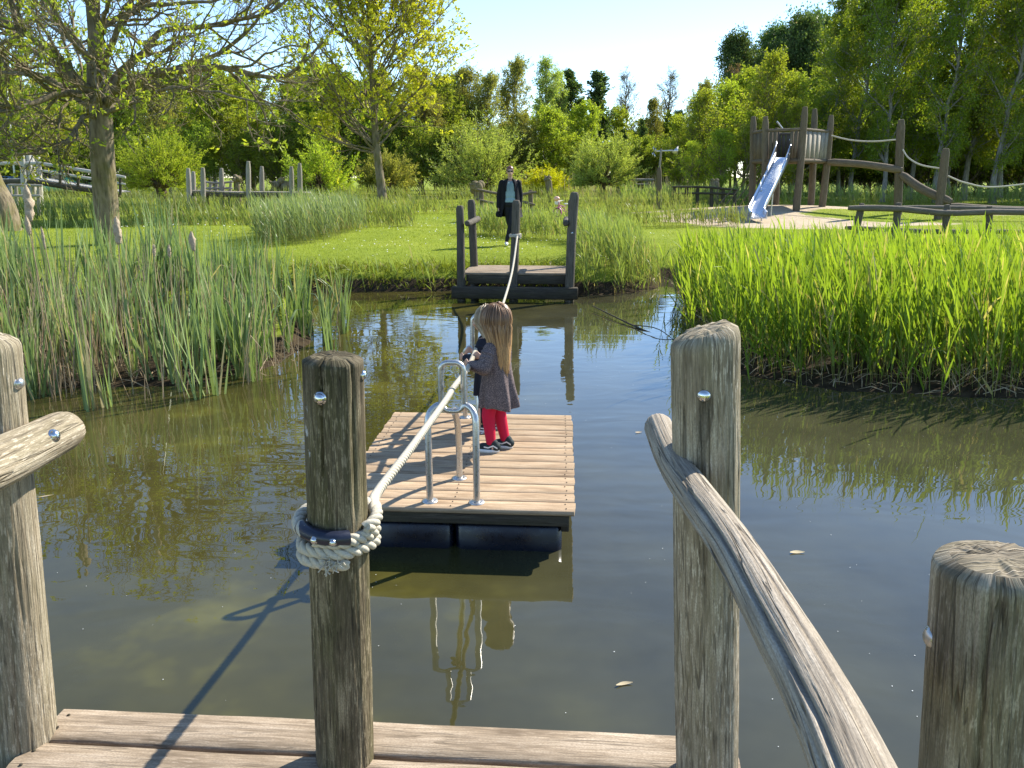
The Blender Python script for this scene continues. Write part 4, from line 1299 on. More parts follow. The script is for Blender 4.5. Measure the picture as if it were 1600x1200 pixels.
strip_mb(mb, V, F, np.stack([0 * d[:, 0], 0 * d[:, 0], 0 * d[:, 0]], -1)); mb.build('dead_stubs', M['darkwood'], t)

# floating bits
def float_leaf(px, py, ln, wd, label, name='floating_leaf', rz=0.3, mat='straw', cat='leaf', cup=.3):
    c = at_z(px, py, 0.004)
    n = 7
    s = np.linspace(0, 1, n); w = wd * np.sin(np.clip(s, .04, .97) * math.pi) ** .7
    P = np.stack([s * ln - ln / 2, 0.12 * ln * np.sin(s * 3), 0.002 + 0.014 * (s - .5) ** 2 * cup * 4], -1)
    sd = np.array([0, 1, .15])
    V = np.concatenate([P - sd * w[:, None] / 2, P + np.array([0, 0, -.002]), P + sd * w[:, None] / 2])
    F = [[i, i + 1, n + i + 1, n + i] for i in range(n - 1)] + [[n + i, n + i + 1, 2 * n + i + 1, 2 * n + i] for i in range(n - 1)]
    mb = MB(); mb.add(V, F, None, (0.9, 0.0, 0)); o = mb.build(name, M[mat], None, True)
    o.location = c; o.rotation_euler = (0, 0, rz)
    tag(o, label, cat)
float_leaf(1246, 864, 0.085, 0.028, 'pale yellow leaf floating right of the bolted post', rz=.05)
float_leaf(976, 1070, 0.075, 0.018, 'narrow pale leaf floating left of the right dock post', rz=.25)
float_leaf(72, 776, 0.09, 0.012, 'thin straw blade floating beside the left post', 'floating_straw', rz=.5, cat='straw')
float_leaf(998, 676, 0.06, 0.025, 'small dull leaf floating beyond the rail end', rz=.2)
# fallen branch poking out of the water
c = at_z(992, 512, 0.0)
t = thing('fallen_branch', 'thin dark dead branch lying half in the water right of the raft', 'branch', (c.x, c.y, 0))
mb = MB()
a0 = at_z(926, 478, 0.06) - c; a1 = at_z(988, 508, 0.02) - c; a2 = at_z(1040, 530, -0.04) - c
tube(mb, [tuple(a0), tuple(a1), tuple(a2)], [0.008, 0.014, 0.013], 6, n=10); mb.build('limb', M['darkwood'], t)
mb = MB()
tube(mb, [tuple(a1), tuple(a1 + Vector((.25, -.5, .05))), tuple(a1 + Vector((.42, -.95, -.03)))], [.009, .007, .005], 5, n=8); mb.build('twig', M['darkwood'], t)
mb = MB(); q = at_z(1030, 440, 0.0) - c
tube(mb, [tuple(q + Vector((.0, .0, .16))), tuple(q + Vector((-.25, -.5, .07))), tuple(q + Vector((-.5, -1.0, .0)))], [.012, .014, .01], 6, n=8); mb.build('pale_reed_stem', M['straw'], t)

# pale specks of fluff and dust drifting on the water
rngp = np.random.default_rng(55); n = 420
x = rngp.uniform(-4, 6, n); y = rngp.uniform(2.3, 9.0, n)
k = (pond_sd(x, y) < -0.3) & ~((np.abs(x + .3) < 1.0) & (y > 3.7) & (y < 5.9)); x, y = x[k], y[k]; n = len(x)
r = rngp.uniform(.0009, .0026, n); a = np.arange(6) / 6 * 6.2832
V = np.stack([x[:, None] + r[:, None] * np.cos(a), y[:, None] + r[:, None] * np.sin(a), np.full((n, 6), .004)], -1)
mb = MB(); mb.add(V.reshape(-1, 3), np.arange(6 * n).reshape(-1, 6)); tag(mb.build('floating_specks', M['petal']), 'pale specks of plant fluff drifting on the pond', 'specks', None, 'stuff')

# ------------------------------------------------------------------ trees
M['bark'] = bark_mat('grey_brown_bark', (0.05, 0.04, 0.028), (0.235, 0.19, 0.125), 0.6)
M['bark_dark'] = bark_mat('dark_bark', (0.045, 0.036, 0.025), (0.16, 0.13, 0.09), 0.2)
M['birch'] = bark_mat('pale_birch_bark', (0.06, 0.056, 0.046), (0.25, 0.235, 0.20), 0.2)
M['willow_bark'] = bark_mat('willow_bark', (0.022, 0.017, 0.012), (0.12, 0.09, 0.06), 0.1)
M['lf_ash'] = leaf_mat('young_ash_leaf', (0.27, 0.33, 0.035), (0.44, 0.46, 0.055), 0.5, 0.5, 0.2)
M['lf_maple'] = leaf_mat('yellow_green_maple_leaf', (0.42, 0.435, 0.030), (0.66, 0.63, 0.07), 0.5, 0.5, 0.2, (1.1, 1.12, 0.5))
M['lf_wood'] = leaf_mat('woodland_leaf', (0.16, 0.23, 0.026), (0.29, 0.34, 0.05), 0.6, 0.55, 0.15)
M['lf_olive'] = leaf_mat('budding_olive_leaf', (0.26, 0.28, 0.06), (0.40, 0.38, 0.10), 0.5, 0.6, 0.1)
M['lf_bright'] = leaf_mat('fresh_spring_leaf', (0.24, 0.32, 0.03), (0.40, 0.45, 0.055), 0.6, 0.5, 0.2)
M['lf_dark'] = leaf_mat('dark_poplar_leaf', (0.07, 0.125, 0.034), (0.15, 0.22, 0.06), 0.45, 0.5, 0.25)
M['lf_willow'] = leaf_mat('pale_willow_leaf', (0.32, 0.42, 0.085), (0.48, 0.56, 0.15), 0.5, 0.5, 0.2)
M['lf_yellow'] = leaf_mat('yellow_shrub_leaf', (0.44, 0.45, 0.018), (0.62, 0.60, 0.025), 0.5, 0.5, 0.2)
M['lf_birch'] = leaf_mat('hanging_birch_leaf', (0.14, 0.215, 0.022), (0.26, 0.32, 0.035), 0.6, 0.45, 0.25, (1.3, 1.2, 0.4))
M['lf_red'] = leaf_mat('russet_bud', (0.22, 0.14, 0.07), (0.30, 0.20, 0.10), 0.3, 0.6, 0.1)

def lerp_poly(P, R, idx, t):
    f = t * (P.shape[1] - 1); i = np.minimum(f.astype(int), P.shape[1] - 2); w = f - i
    a = P[idx, i]; b = P[idx, i + 1]
    return a * (1 - w)[:, None] + b * w[:, None], unit(b - a), R[idx, i] * (1 - w) + R[idx, i + 1] * w

def spawn(rng, P, R, counts, tr, ang, asd, length, rad, npts, up=0.1, jit=0.12, power=1.0, az_even=False):
    """children branches of polylines P (nb,np,3); length(t, idx) gives metres"""
    nb = len(P)
    counts = np.broadcast_to(np.asarray(counts), (nb,)).astype(int)
    idx = np.repeat(np.arange(nb), counts); n = len(idx)
    t = tr[0] + (tr[1] - tr[0]) * rng.random(n) ** power
    s, tan, r = lerp_poly(P, R, idx, t)
    q = unit(rng.normal(size=(n, 3)))
    if az_even:
        az = np.arange(n) * 2.39996 + rng.normal(0, .3, n)
        q = np.stack([np.cos(az), np.sin(az), 0 * az], -1)
    perp = unit(q - tan * np.sum(q * tan, -1, keepdims=True))
    a = np.clip(rng.normal(ang, asd, n) if np.isscalar(ang) else ang(t) + rng.normal(0, asd, n), 0.05, 2.4)
    d = np.cos(a)[:, None] * tan + np.sin(a)[:, None] * perp
    L = length(t, idx) if callable(length) else np.full(n, float(length))
    L = L * (0.7 + 0.6 * rng.random(n))
    Q = np.zeros((n, npts, 3)); Q[:, 0] = s
    for k in range(npts - 1):
        d = unit(d + rng.normal(0, jit, (n, 3)) + np.array([0, 0, up]))
        Q[:, k + 1] = Q[:, k] + d * (L / (npts - 1))[:, None]
    r0 = np.minimum(r * 0.85, rad if np.isscalar(rad) else rad(t, idx))
    RR = r0[:, None] * np.linspace(1, 0.35, npts)[None]
    return Q, RR

def tubes(mb, P, R, seg, col=None):
    nb, npn, _ = P.shape
    T = unit(np.gradient(P, axis=1))
    ref = np.where(np.abs(T[..., 2:3]) > 0.85, np.array([1.0, 0, 0]), np.array([0, 0, 1.0]))
    N = unit(np.cross(T, ref)); B = np.cross(T, N)
    a = np.arange(seg) / seg * 2 * math.pi
    V = P[:, :, None] + R[:, :, None, None] * (np.cos(a)[None, None, :, None] * N[:, :, None] + np.sin(a)[None, None, :, None] * B[:, :, None])
    f = grid_faces(npn, seg)
    F = (np.arange(nb)[:, None, None] * (npn * seg) + f[None]).reshape(-1, 4)
    mb.add(V.reshape(-1, 3), F)

def leaves(mb, rng, C, A, length, width, tone, spread=0.0, flat=0.6):
    """kite-shaped leaves at points C along directions A"""
    n = len(C)
    p = C + rng.normal(0, spread, (n, 3)) if spread else C
    a = unit(A + rng.normal(0, flat, (n, 3)))
    b = sides(rng, a, n)
    L = length * (0.6 + 0.8 * rng.random(n)); Wd = width * (0.6 + 0.8 * rng.random(n))
    nn = np.cross(a, b)
    V = np.stack([p, p + a * (L * .45)[:, None] + b * (Wd / 2)[:, None] + nn * (Wd * .12)[:, None], p + a * L[:, None] - nn * (L * .08)[:, None], p + a * (L * .45)[:, None] - b * (Wd / 2)[:, None] + nn * (Wd * .12)[:, None]], 1)
    c = np.stack([np.clip(tone + rng.normal(0, .2, n), 0, 1), np.where(rng.random(n) < 0.015, .7, 0), 0 * tone], -1)
    mb.add(V.reshape(-1, 3), np.arange(4 * n).reshape(-1, 4), None, np.repeat(c, 4, 0))

def pick(rng, P, n, t0=0.25, t1=1.0):
    wl = np.linalg.norm(P[:, -1] - P[:, 0], axis=-1)
    idx = rng.choice(len(P), n, p=wl / wl.sum()); t = rng.uniform(t0, t1, n)
    s, tan, _ = lerp_poly(P, np.zeros(P.shape[:2]), idx, t)
    return s, tan, idx

def tree_meshes(name, seed, H, trunk_r, crown, nleaf, leaf=(0.16, 0.11), bark='bark', lmat='lf_wood', n1=34, n2=7, n3=6, t0=0.2, ang=1.0, up=0.10, droop=0.0, jit=0.13, twig_r=0.006,
                lean=0.0, seg=6, clump=0.0, l2=.42, l3=.30, topang=0.5, spread=0.08, flat=0.6):
    """returns (trunk mesh, crown mesh) of a tree with base at the origin; crown(t) = reach of side limbs in metres at height t"""
    rng = np.random.default_rng(seed)
    npn = 12
    z = np.linspace(0, 1, npn)
    P0 = np.stack([lean * H * z ** 1.5 + np.cumsum(rng.normal(0, .008 * H, npn)) * (z > 0), np.cumsum(rng.normal(0, .008 * H, npn)) * (z > 0), z * H], -1)[None]
    R0 = (trunk_r * (1 - z * 0.93) * (1 + 0.5 * np.exp(-z * H / 0.35)))[None]
    P1, R1 = spawn(rng, P0, R0, n1, (t0, 0.97), lambda t: ang + (topang - ang) * ((t - t0) / (1 - t0)), 0.12, lambda t, i: crown(t), lambda t, i: trunk_r * .42 * (1 - t) + .012, 9, up, jit, 1.0, True)
    P2, R2 = spawn(rng, P1, R1, n2, (0.2, 1.0), 0.75, 0.25, lambda t, i: l2 * np.linalg.norm(P1[i, -1] - P1[i, 0], axis=-1) * (1.15 - .5 * t), 0.02, 6, up * .8 - droop * .4, jit)
    P3, R3 = spawn(rng, P2, R2, n3, (0.15, 1.0), 0.7, 0.3, lambda t, i: l3 * np.linalg.norm(P2[i, -1] - P2[i, 0], axis=-1) * 1.3 + .12, twig_r, 5, -droop + .03, jit * 1.2)
    mb = MB()
    tubes(mb, P0, R0, max(10, seg + 4)); tubes(mb, P1, R1, seg); tubes(mb, P2, R2, 4); tubes(mb, P3, np.maximum(R3, twig_r * .6), 3)
    tm = mb.mesh(name + '_trunk', M[bark], True)
    lm = None
    if nleaf:
        mb = MB()
        s, tan, idx = pick(rng, P3, nleaf, 0.2, 1.0)
        tw_tone = rng.normal(0.45, 0.18, len(P3))
        nz = np.clip((s[:, 2] / H), 0, 1)
        a = tan * 0.5 + np.array([0, 0, -droop * 2.0 - 0.1])
        leaves(mb, rng, s, a, leaf[0], leaf[1], np.clip(tw_tone[idx], 0, 1), spread, flat)
        lm = mb.mesh(name + '_crown', M[lmat])
    return tm, lm

def place_tree(meshes, name, label, cat, x, y, rz, sc=1.0, group=None, sz=None, parts=('trunk', 'crown')):
    t = thing(name, label, cat, (x, y, g(x, y) - 0.03), rz, group)
    t.scale = (sc, sc, sc if sz is None else sz)
    for nm, me in zip(parts, meshes):
        if me is not None: link(bpy.data.objects.new(nm, me), t)
    return t

# ---- the big spreading tree on the left (limbs laid out as they stand)
def hero_ash():
    rng = np.random.default_rng(41)
    Y0 = 17.6
    X0 = wx(166, Y0)
    root = thing('ash_tree', 'big spreading tree on the left bank with bare looking limbs and sparse young leaves', 'tree', (X0, Y0, g(X0, Y0) - 0.05))
    gz = root.location.z
    def pt(px, py, dy=0.0):
        v = at_y(px, py, Y0 + dy) - root.location
        return (v.x, v.y, v.z)
    mb = MB()
    trunk = [(0.05, 0, -0.1), pt(166, 330), pt(160, 240), pt(157, 175), pt(152, 130), pt(150, 60), pt(143, 0), pt(136, -70), pt(132, -150)]
    tr, trr = smooth_path(trunk, 60, [0.29, 0.25, 0.238, 0.228, 0.20, 0.155, 0.12, 0.09, 0.05])
    T, N, B = frames(tr)
    a = np.arange(24) / 24 * 2 * math.pi
    rr_ = trr[:, None] * (1 + 0.09 * fbm3(np.cos(a)[None] * 1.5, np.sin(a)[None] * 1.5, np.linspace(0, 6, 60)[:, None], 7, 3))
    V = tr[:, None] + rr_[..., None] * (np.cos(a)[None, :, None] * N[:, None] + np.sin(a)[None, :, None] * B[:, None])
    mb.add(V.reshape(-1, 3), grid_faces(60, 24))
    limbs = [
        ([(162, 168), (190, 140), (235, 115), (300, 108), (350, 104), (440, 118), (505, 60)], -1.2, .105),
        ([(160, 160), (180, 120), (225, 80), (255, 45), (330, 35), (420, 15), (480, -30)], 1.5, .10),
        ([(165, 175), (195, 150), (235, 128), (300, 100), (360, 70), (420, 10), (450, -60)], 2.6, .085),
        ([(152, 135), (170, 80), (190, 30), (230, 10), (320, 2), (380, -10)], -2.2, .07),
        ([(150, 150), (128, 128), (95, 90), (62, 62), (20, 30), (-50, -10)], -1.0, .12),
        ([(148, 155), (120, 138), (85, 110), (50, 85), (0, 50), (-60, 30)], 2.0, .09),
        ([(150, 165), (115, 148), (60, 160), (20, 180), (-60, 190)], -2.2, .085),
        ([(152, 170), (125, 155), (70, 118), (0, 112), (-80, 95)], 0.5, .085),
        ([(150, 110), (120, 60), (85, 20), (40, -40)], 1.6, .075),
        ([(150, 60), (190, 20), (230, -30), (300, -90)], 0.8, .07),
        ([(146, 20), (110, -40), (60, -100)], -0.8, .06),
        ([(152, 90), (165, 40), (175, -20), (190, -90)], -2.5, .06),
        ([(158, 178), (200, 160), (215, 152), (270, 135), (330, 140), (400, 155)], -3.0, .055),
        ([(156, 180), (130, 185), (110, 215), (60, 235), (0, 238)], -2.0, .06),
        ([(160, 172), (150, 120), (145, 90), (110, 60), (70, -20)], -3.2, .06),
    ]
    P1, R1 = [], []
    for pts, dep, r in limbs:
        m = len(pts)
        Q = [pt(p[0], p[1], dep * (k / (m - 1)) ** 0.8) for k, p in enumerate(pts)]
        q, rad = smooth_path(Q, 22, [r, r * .85, r * .65, r * .45, r * .22])
        q = q + np.cumsum(rng.normal(0, 0.016, q.shape), axis=0)
        P1.append(q); R1.append(rad)
    P1 = np.array(P1); R1 = np.array(R1)
    tubes(mb, P1, R1, 9)
    lw2 = lambda t, i: 1.9 * (1.15 - .55 * t) * np.clip(R1[i, 0] / .09, .6, 1.2)
    P2, R2 = spawn(rng, P1, R1, 13, (0.15, 1.0), 0.72, 0.28, lw2, 0.032, 10, 0.05, 0.17)
    P3, R3 = spawn(rng, P2, R2, 6, (0.15, 1.0), 0.75, 0.3, lambda t, i: 0.75 * (1.2 - .5 * t), 0.010, 7, 0.05, 0.20)
    P4, R4 = spawn(rng, P3, R3, 3, (0.2, 1.0), 0.7, 0.3, 0.28, 0.006, 4, 0.10, 0.2)
    tubes(mb, P2, R2, 6); tubes(mb, P3, np.maximum(R3, .005), 4); tubes(mb, P4, np.maximum(R4, .0045), 3)
    mb.build('trunk', M['bark'], root, True)
    mb = MB()
    k = rng.random(len(P4)) < 0.52
    tips = P4[k]; n = len(tips)
    d = unit(tips[:, -1] - tips[:, -2])
    C = np.repeat(tips[:, -1], 5, 0); D = np.repeat(d, 5, 0)
    leaves(mb, rng, C, D + np.array([0, 0, .15]), 0.10, 0.042, np.repeat(rng.normal(.5, .22, n), 5).clip(0, 1), 0.02, 0.75)
    mb.build('crown', M['lf_ash'], root)
    # dangling twigs hanging beneath the lower limbs
    return root
hero_ash()

def edge_tree():
    rng = np.random.default_rng(43)
    Y0 = 22.0
    X0 = wx(-6, Y0)
    root = thing('ash_tree', 'leaning thick tree trunk cut off by the left edge of the photo', 'tree', (X0, Y0, g(X0, Y0) - .05))
    def pt(px, py, dy=0.0):
        v = at_y(px, py, Y0 + dy) - root.location
        return (v.x, v.y, v.z)
    mb = MB()
    pts = [(0.15, 0, -.1), pt(2, 325), pt(-14, 285), pt(-30, 230), pt(-45, 150), pt(-55, 40), pt(-60, -60)]
    tr, trr = smooth_path(pts, 40, [.52, .36, .29, .26, .22, .15, .08])
    T, N, B = frames(tr)
    a = np.arange(20) / 20 * 2 * math.pi
    rr_ = trr[:, None] * (1 + .12 * fbm3(np.cos(a)[None] * 1.5, np.sin(a)[None] * 1.5, np.linspace(0, 5, 40)[:, None], 17, 3))
    mb.add((tr[:, None] + rr_[..., None] * (np.cos(a)[None, :, None] * N[:, None] + np.sin(a)[None, :, None] * B[:, None])).reshape(-1, 3), grid_faces(40, 20))
    # root flare
    for az in (-1.2, -0.2, .7, 2.2, 4.0):
        tube(mb, [(0, 0, .5), (.32 * math.cos(az), .32 * math.sin(az), .16), (.75 * math.cos(az), .75 * math.sin(az), -.02)], [.2, .14, .05], 8, n=8)
    limbs = [([(-30, 220), (0, 190), (40, 160), (75, 175), (100, 215)], -1.5, .07), ([(-36, 200), (-5, 150), (30, 120), (70, 100)], 1.0, .07), ([(-45, 150), (0, 90), (35, 50), (60, 10)], 0.5, .07), ([(-50, 100), (-20, 40), (20, 0)], -1, .06), ([(-30, 235), (10, 235), (45, 215), (70, 180)], -2.5, .05), ([(-55, 60), (-30, 0), (10, -60)], 1, .06)]
    P1, R1 = [], []
    for p, dep, r in limbs:
        m = len(p)
        q, rad = smooth_path([pt(a_, b_, dep * k / (m - 1)) for k, (a_, b_) in enumerate(p)], 16, [r, r * .7, r * .3])
        P1.append(q + np.cumsum(rng.normal(0, .02, q.shape), axis=0)); R1.append(rad)
    P1 = np.array(P1); R1 = np.array(R1); tubes(mb, P1, R1, 7)
    P2, R2 = spawn(rng, P1, R1, 14, (.2, 1), .75, .3, lambda t, i: 1.5 * (1.2 - .5 * t), .025, 8, .03, .18)
    P3, R3 = spawn(rng, P2, R2, 8, (.15, 1), .75, .3, lambda t, i: .7 * (1.2 - .5 * t), .011, 6, .03, .2)
    tubes(mb, P2, R2, 5); tubes(mb, P3, np.maximum(R3, .005), 3)
    mb.build('trunk', M['bark'], root, True)
    mb = MB()
    s, tan, idx = pick(rng, P3, 4200, .3, 1)
    leaves(mb, rng, s, tan, .11, .05, rng.normal(.5, .2, len(P3)).clip(0, 1)[idx], .02, .7)
    mb.build('crown', M['lf_ash'], root)
edge_tree()

# ---- yellow green maple in the middle of the lawn
def maple():
    Yt = 33.0
    X0 = wx(598, Yt)
    def crown(t): return 1.0 + 4.6 * np.sin(np.clip((t - .05) / .97, 0, 1) * math.pi) ** 0.7 * (1.15 - .5 * t) * .80
    rng = np.random.default_rng(47)
    H = 10.6
    z = np.linspace(0, 1, 14)
    P0 = np.stack([np.cumsum(rng.normal(0, .03, 14)) * (z > .1), np.cumsum(rng.normal(0, .03, 14)), z * H], -1)[None]
    R0 = (0.20 * (1 - z * .94) * (1 + .5 * np.exp(-z * H / .3)))[None]
    P1, R1 = spawn(rng, P0, R0, 104, (0.215, .97), lambda t: 1.12 - .85 * (t - .21), .12, lambda t, i: crown(t), lambda t, i: .05 * (1 - t) + .012, 10, .055, .10, 0.95, True)
    P2, R2 = spawn(rng, P1, R1, 10, (.2, 1.0), .62, .22, lambda t, i: (.50 * np.linalg.norm(P1[i, -1] - P1[i, 0], axis=-1)) * (1.1 - .6 * t) + .1, .014, 7, .09, .13)
    P3, R3 = spawn(rng, P2, R2, 7, (.1, 1.0), .65, .25, lambda t, i: .36 + 0 * t, .006, 4, .02, .15)
    mb = MB(); tubes(mb, P0, R0, 12); tubes(mb, P1, R1, 6); tubes(mb, P2, np.maximum(R2, .006), 4); tubes(mb, P3, np.maximum(R3, .005), 3)
    t = thing('maple_tree', 'round young tree with bright yellow green leaf tufts, standing alone on the lawn', 'tree', (X0, Yt, g(X0, Yt) - .03))
    mb.build('trunk', M['bark'], t, True)
    mb = MB()
    # leaves thicken towards the outer and lower right of the crown
    tip = P3[:, -1]; wgt = 0.82 + .25 * np.clip(tip[:, 0] / 3, -.55, 1) - .05 * np.clip((tip[:, 2] - 3) / 7, 0, 1) + .22 * (tip[:, 2] < 4.2)
    k = rng.random(len(tip)) < np.clip(wgt, .2, 1)
    tip = tip[k]; dd = unit(P3[k, -1] - P3[k, -2]); n = len(tip)
    leaves(mb, rng, np.repeat(tip, 8, 0), np.repeat(dd, 8, 0) + np.array([0, 0, -.05]), .13, .075, np.repeat(rng.normal(.5, .22, n), 8).clip(0, 1), .04, .85)
    mb.build('crown', M['lf_maple'], t)
maple()

# ---- pollard willows: knobbly head and a globe of shoots
def willow_meshes(name, seed, trunk_h, r, shoot, n, lmat, leafn=26, flat_bottom=-0.35, lw=.042, ll=.14, tilt=1.0):
    rng = np.random.default_rng(seed)
    mb = MB()
    P, R = smooth_path([(0, 0, -.1), (.03, 0, trunk_h * .4), (-.04, .03, trunk_h * .75), (0, 0, trunk_h)], 16, [r * 1.25, r, r * .95, r * 1.5])
    T, N, B = frames(P); a = np.arange(14) / 14 * 6.2832
    rr_ = R[:, None] * (1 + .2 * fbm3(np.cos(a)[None] * 1.6, np.sin(a)[None] * 1.6, np.linspace(0, 4, 16)[:, None], seed, 3))
    mb.add((P[:, None] + rr_[..., None] * (np.cos(a)[None, :, None] * N[:, None] + np.sin(a)[None, :, None] * B[:, None])).reshape(-1, 3), grid_faces(16, 14))
    for k in range(9):
        az = rng.uniform(0, 6.28)
        sphere(mb, (r * 1.2 * math.cos(az), r * 1.2 * math.sin(az), trunk_h + rng.uniform(-.15, .25) * r * 2), r * rng.uniform(.6, 1.0), 8, 6)
    d = unit(rng.normal(size=(n * 3, 3))); d = d[d[:, 2] > flat_bottom][:n]
    m = len(d)
    npn = 9
    Q = np.zeros((m, npn, 3)); Q[:, 0] = np.array([0, 0, trunk_h]) + d * r * 1.1
    L = shoot * rng.uniform(.72, 1.08, m) * (0.80 + .20 * d[:, 2] * tilt)
    for k in range(npn - 1):
        d = unit(d + rng.normal(0, .06, d.shape) + np.array([0, 0, .05]))
        Q[:, k + 1] = Q[:, k] + d * (L / (npn - 1))[:, None]
    tubes(mb, Q, np.linspace(.028, .006, npn)[None].repeat(m, 0), 4)
    Q2, R2 = spawn(rng, Q, np.full(Q.shape[:2], .01), 5, (.3, 1), .5, .2, lambda t, i: .28 * L[i], .006, 5, .05, .1)
    tubes(mb, Q2, np.maximum(R2, .004), 3)
    tm = mb.mesh(name + '_trunk', M['willow_bark'], True)
    mb = MB()
    ALL, tan, idx = pick(rng, Q2, m * leafn, .1, 1)
    leaves(mb, rng, ALL, tan, ll, lw, np.clip(rng.normal(.5, .2, len(Q2))[idx], 0, 1), .04, .55)
    A2, tan2, idx2 = pick(rng, Q, m * leafn // 2, .35, 1)
    leaves(mb, rng, A2, tan2, ll, lw, np.clip(rng.normal(.5, .2, len(Q))[idx2], 0, 1), .05, .55)
    return tm, mb.mesh(name + '_crown', M[lmat])

wA = willow_meshes('willow', 51, 1.25, .28, 2.75, 150, 'lf_willow', 95)
Yw = 50.0
place_tree(wA, 'pollard_willow', 'round pale pollard willow on a short dark trunk right of the woman', 'willow tree', wx(941, Yw), Yw, 0.4, .93)
wB = willow_meshes('willow_b', 52, 1.5, .34, 3.1, 160, 'lf_bright', 95)
Yw = 43.0
place_tree(wB, 'pollard_willow', 'broad green pollard willow behind the big left trunk', 'willow tree', wx(255, Yw), Yw, 1.4, .78)
wC = willow_meshes('willow_c', 53, .7, .25, 3.4, 150, 'lf_willow', 90, -.1)
place_tree(wC, 'willow_shrub', 'soft grey green willow bush left of the woman', 'bush', wx(752, 56), 56, .2, 1.18)
place_tree(willow_meshes('willow_d', 54, .9, .22, 2.6, 130, 'lf_bright', 80), 'pollard_willow', 'small green pollard tree between the boardwalk and the yellow maple', 'willow tree', wx(502, 48), 48, .2, 1.0)
wY = willow_meshes('yellow_shrub', 55, .25, .2, 2.0, 150, 'lf_yellow', 100, .0, .05, .10, .5)
place_tree(wY, 'yellow_shrub', 'dense low bush with vivid yellow leaves right of the woman', 'bush', wx(852, 57), 57, 0, 1.0, None, .85, ('stem', 'crown'))
place_tree(willow_meshes('grey_shrub', 56, .3, .2, 1.9, 130, 'lf_olive', 90, .0), 'round_shrub', 'low dusky bush at the foot of the yellow green tree', 'bush', wx(606, 52), 52, .3, 1.1, None, 1.25, ('stem', 'crown'))

# ---- bare pollard stumps
def stump(px, Y, h, r, head, label, seed, lean=0.0):
    rng = np.random.default_rng(seed)
    x = wx(px, Y); t = thing('pollard_stump', label, 'tree stump', (x, Y, g(x, Y) - .05), 0, 'cut pollard stumps')
    mb = MB(); log(mb, [(0, 0, -.1), (lean * .3, 0, h * .5), (lean, 0, h)], [r * 1.2, r, r * 1.1], 14, 16, seed, .15, 0, (), .04)
    mb.build('trunk', M['bark'], t, True)
    mb = MB()
    for k in range(15):
        d = unit(rng.normal(size=3) * np.array([1.15, 1.15, .75])); c = np.array([lean, 0, h]) + d * head * .55
        sphere(mb, c, head * rng.uniform(.28, .5), 8, 6)
        if k < 9:
            tube(mb, [c, c + d * head * .5 + np.array([0, 0, .05])], [head * .16, head * .1], 6)
    mb.build('knobbly_head', M['bark'], t, True)
stump(746, 40.0, 1.02, .19, .42, 'cut pollard stump with dark knobbly head at the woman\'s left elbow', 61)
stump(859, 46.0, 1.35, .18, .26, 'bare leaning pollard stump in front of the yellow bush', 62, -.12)
stump(373, 45.0, 1.35, .14, .32, 'slim pollard stump with round knob head among the boardwalk posts', 63)
stump(440, 46.0, 0.95, .20, .62, 'stout pollard stump with wide mossy head at the right end of the boardwalk', 64)
stump(612, 54.0, .85, .24, .24, 'short stump behind the trunk of the yellow green tree', 65)
stump(1114, 43.0, 1.3, .24, .26, 'stump left of the slide behind the dark fence', 66)
stump(975, 55.0, .75, .26, .28, 'low dark stump right of the pale round willow', 67)

# ---- woodland
def cb(a, b, base=.5):
    return lambda t: base + a * np.sin(np.clip((t - b) / (1.02 - b), 0, 1) * math.pi) ** .7 * (1.2 - .55 * t)
VAR = {
    'broad': tree_meshes('broad', 201, 10, .18, cb(3.4, .0, .8), 21000, (.19, .13), 'bark_dark', 'lf_wood', 40, 7, 5, .12, 1.05),
    'broadb': tree_meshes('broadb', 202, 10, .18, cb(3.2, .02, .8), 20000, (.18, .12), 'bark_dark', 'lf_bright', 40, 7, 5, .15, .95),
    'olive': tree_meshes('olive', 203, 11, .15, cb(3.0, .02), 15000, (.15, .10), 'bark_dark', 'lf_olive', 46, 8, 6, .15, .8, .12),
    'feather': tree_meshes('feather', 204, 13, .16, cb(1.9, .10), 12000, (.16, .07), 'bark', 'lf_willow', 46, 7, 5, .25, .7, .16),
    'poplar': tree_meshes('poplar', 205, 13, .17, cb(1.5, .02), 14000, (.20, .15), 'bark_dark', 'lf_dark', 56, 6, 5, .10, .62, .2),
    'bare': tree_meshes('bare', 206, 13, .13, cb(2.0, .15), 700, (.10, .07), 'bark', 'lf_olive', 46, 8, 6, .25, .65, .16, 0, .12, .008),
    'russet': tree_meshes('russet', 207, 11, .15, cb(2.4, .15), 4500, (.12, .08), 'bark', 'lf_red', 46, 8, 6, .2, .75, .14),
    'dark': tree_meshes('dark', 208, 18, .25, cb(4.2, .02, 1.0), 30000, (.26, .18), 'bark_dark', 'lf_dark', 52, 9, 6, .10, .95, .12, 0, .14, .006, 0, 6, 0, .5, .4, .6, .3),
    'birch': tree_meshes('birch', 209, 18, .20, cb(3.3, .05), 30000, (.15, .10), 'birch', 'lf_birch', 58, 8, 6, .12, .85, .06, .22, .13, .006, 0, 6, 0, .42, .36, .4, .14),
    'birchb': tree_meshes('birchb', 210, 17, .18, cb(2.9, .08), 27000, (.15, .10), 'birch', 'lf_birch', 56, 8, 6, .14, .8, .06, .25, .13, .006, .03, 6, 0, .42, .38, .4, .14),
    'sapling': tree_meshes('sapling', 211, 6, .07, cb(1.5, .0), 7500, (.12, .06), 'bark', 'lf_bright', 40, 6, 5, .06, .7, .14),
    'thicket': tree_meshes('thicket', 212, 4.2, .05, cb(2.3, -.1, .8), 9500, (.13, .09), 'bark_dark', 'lf_wood', 34, 7, 5, .02, .95, .12),
}
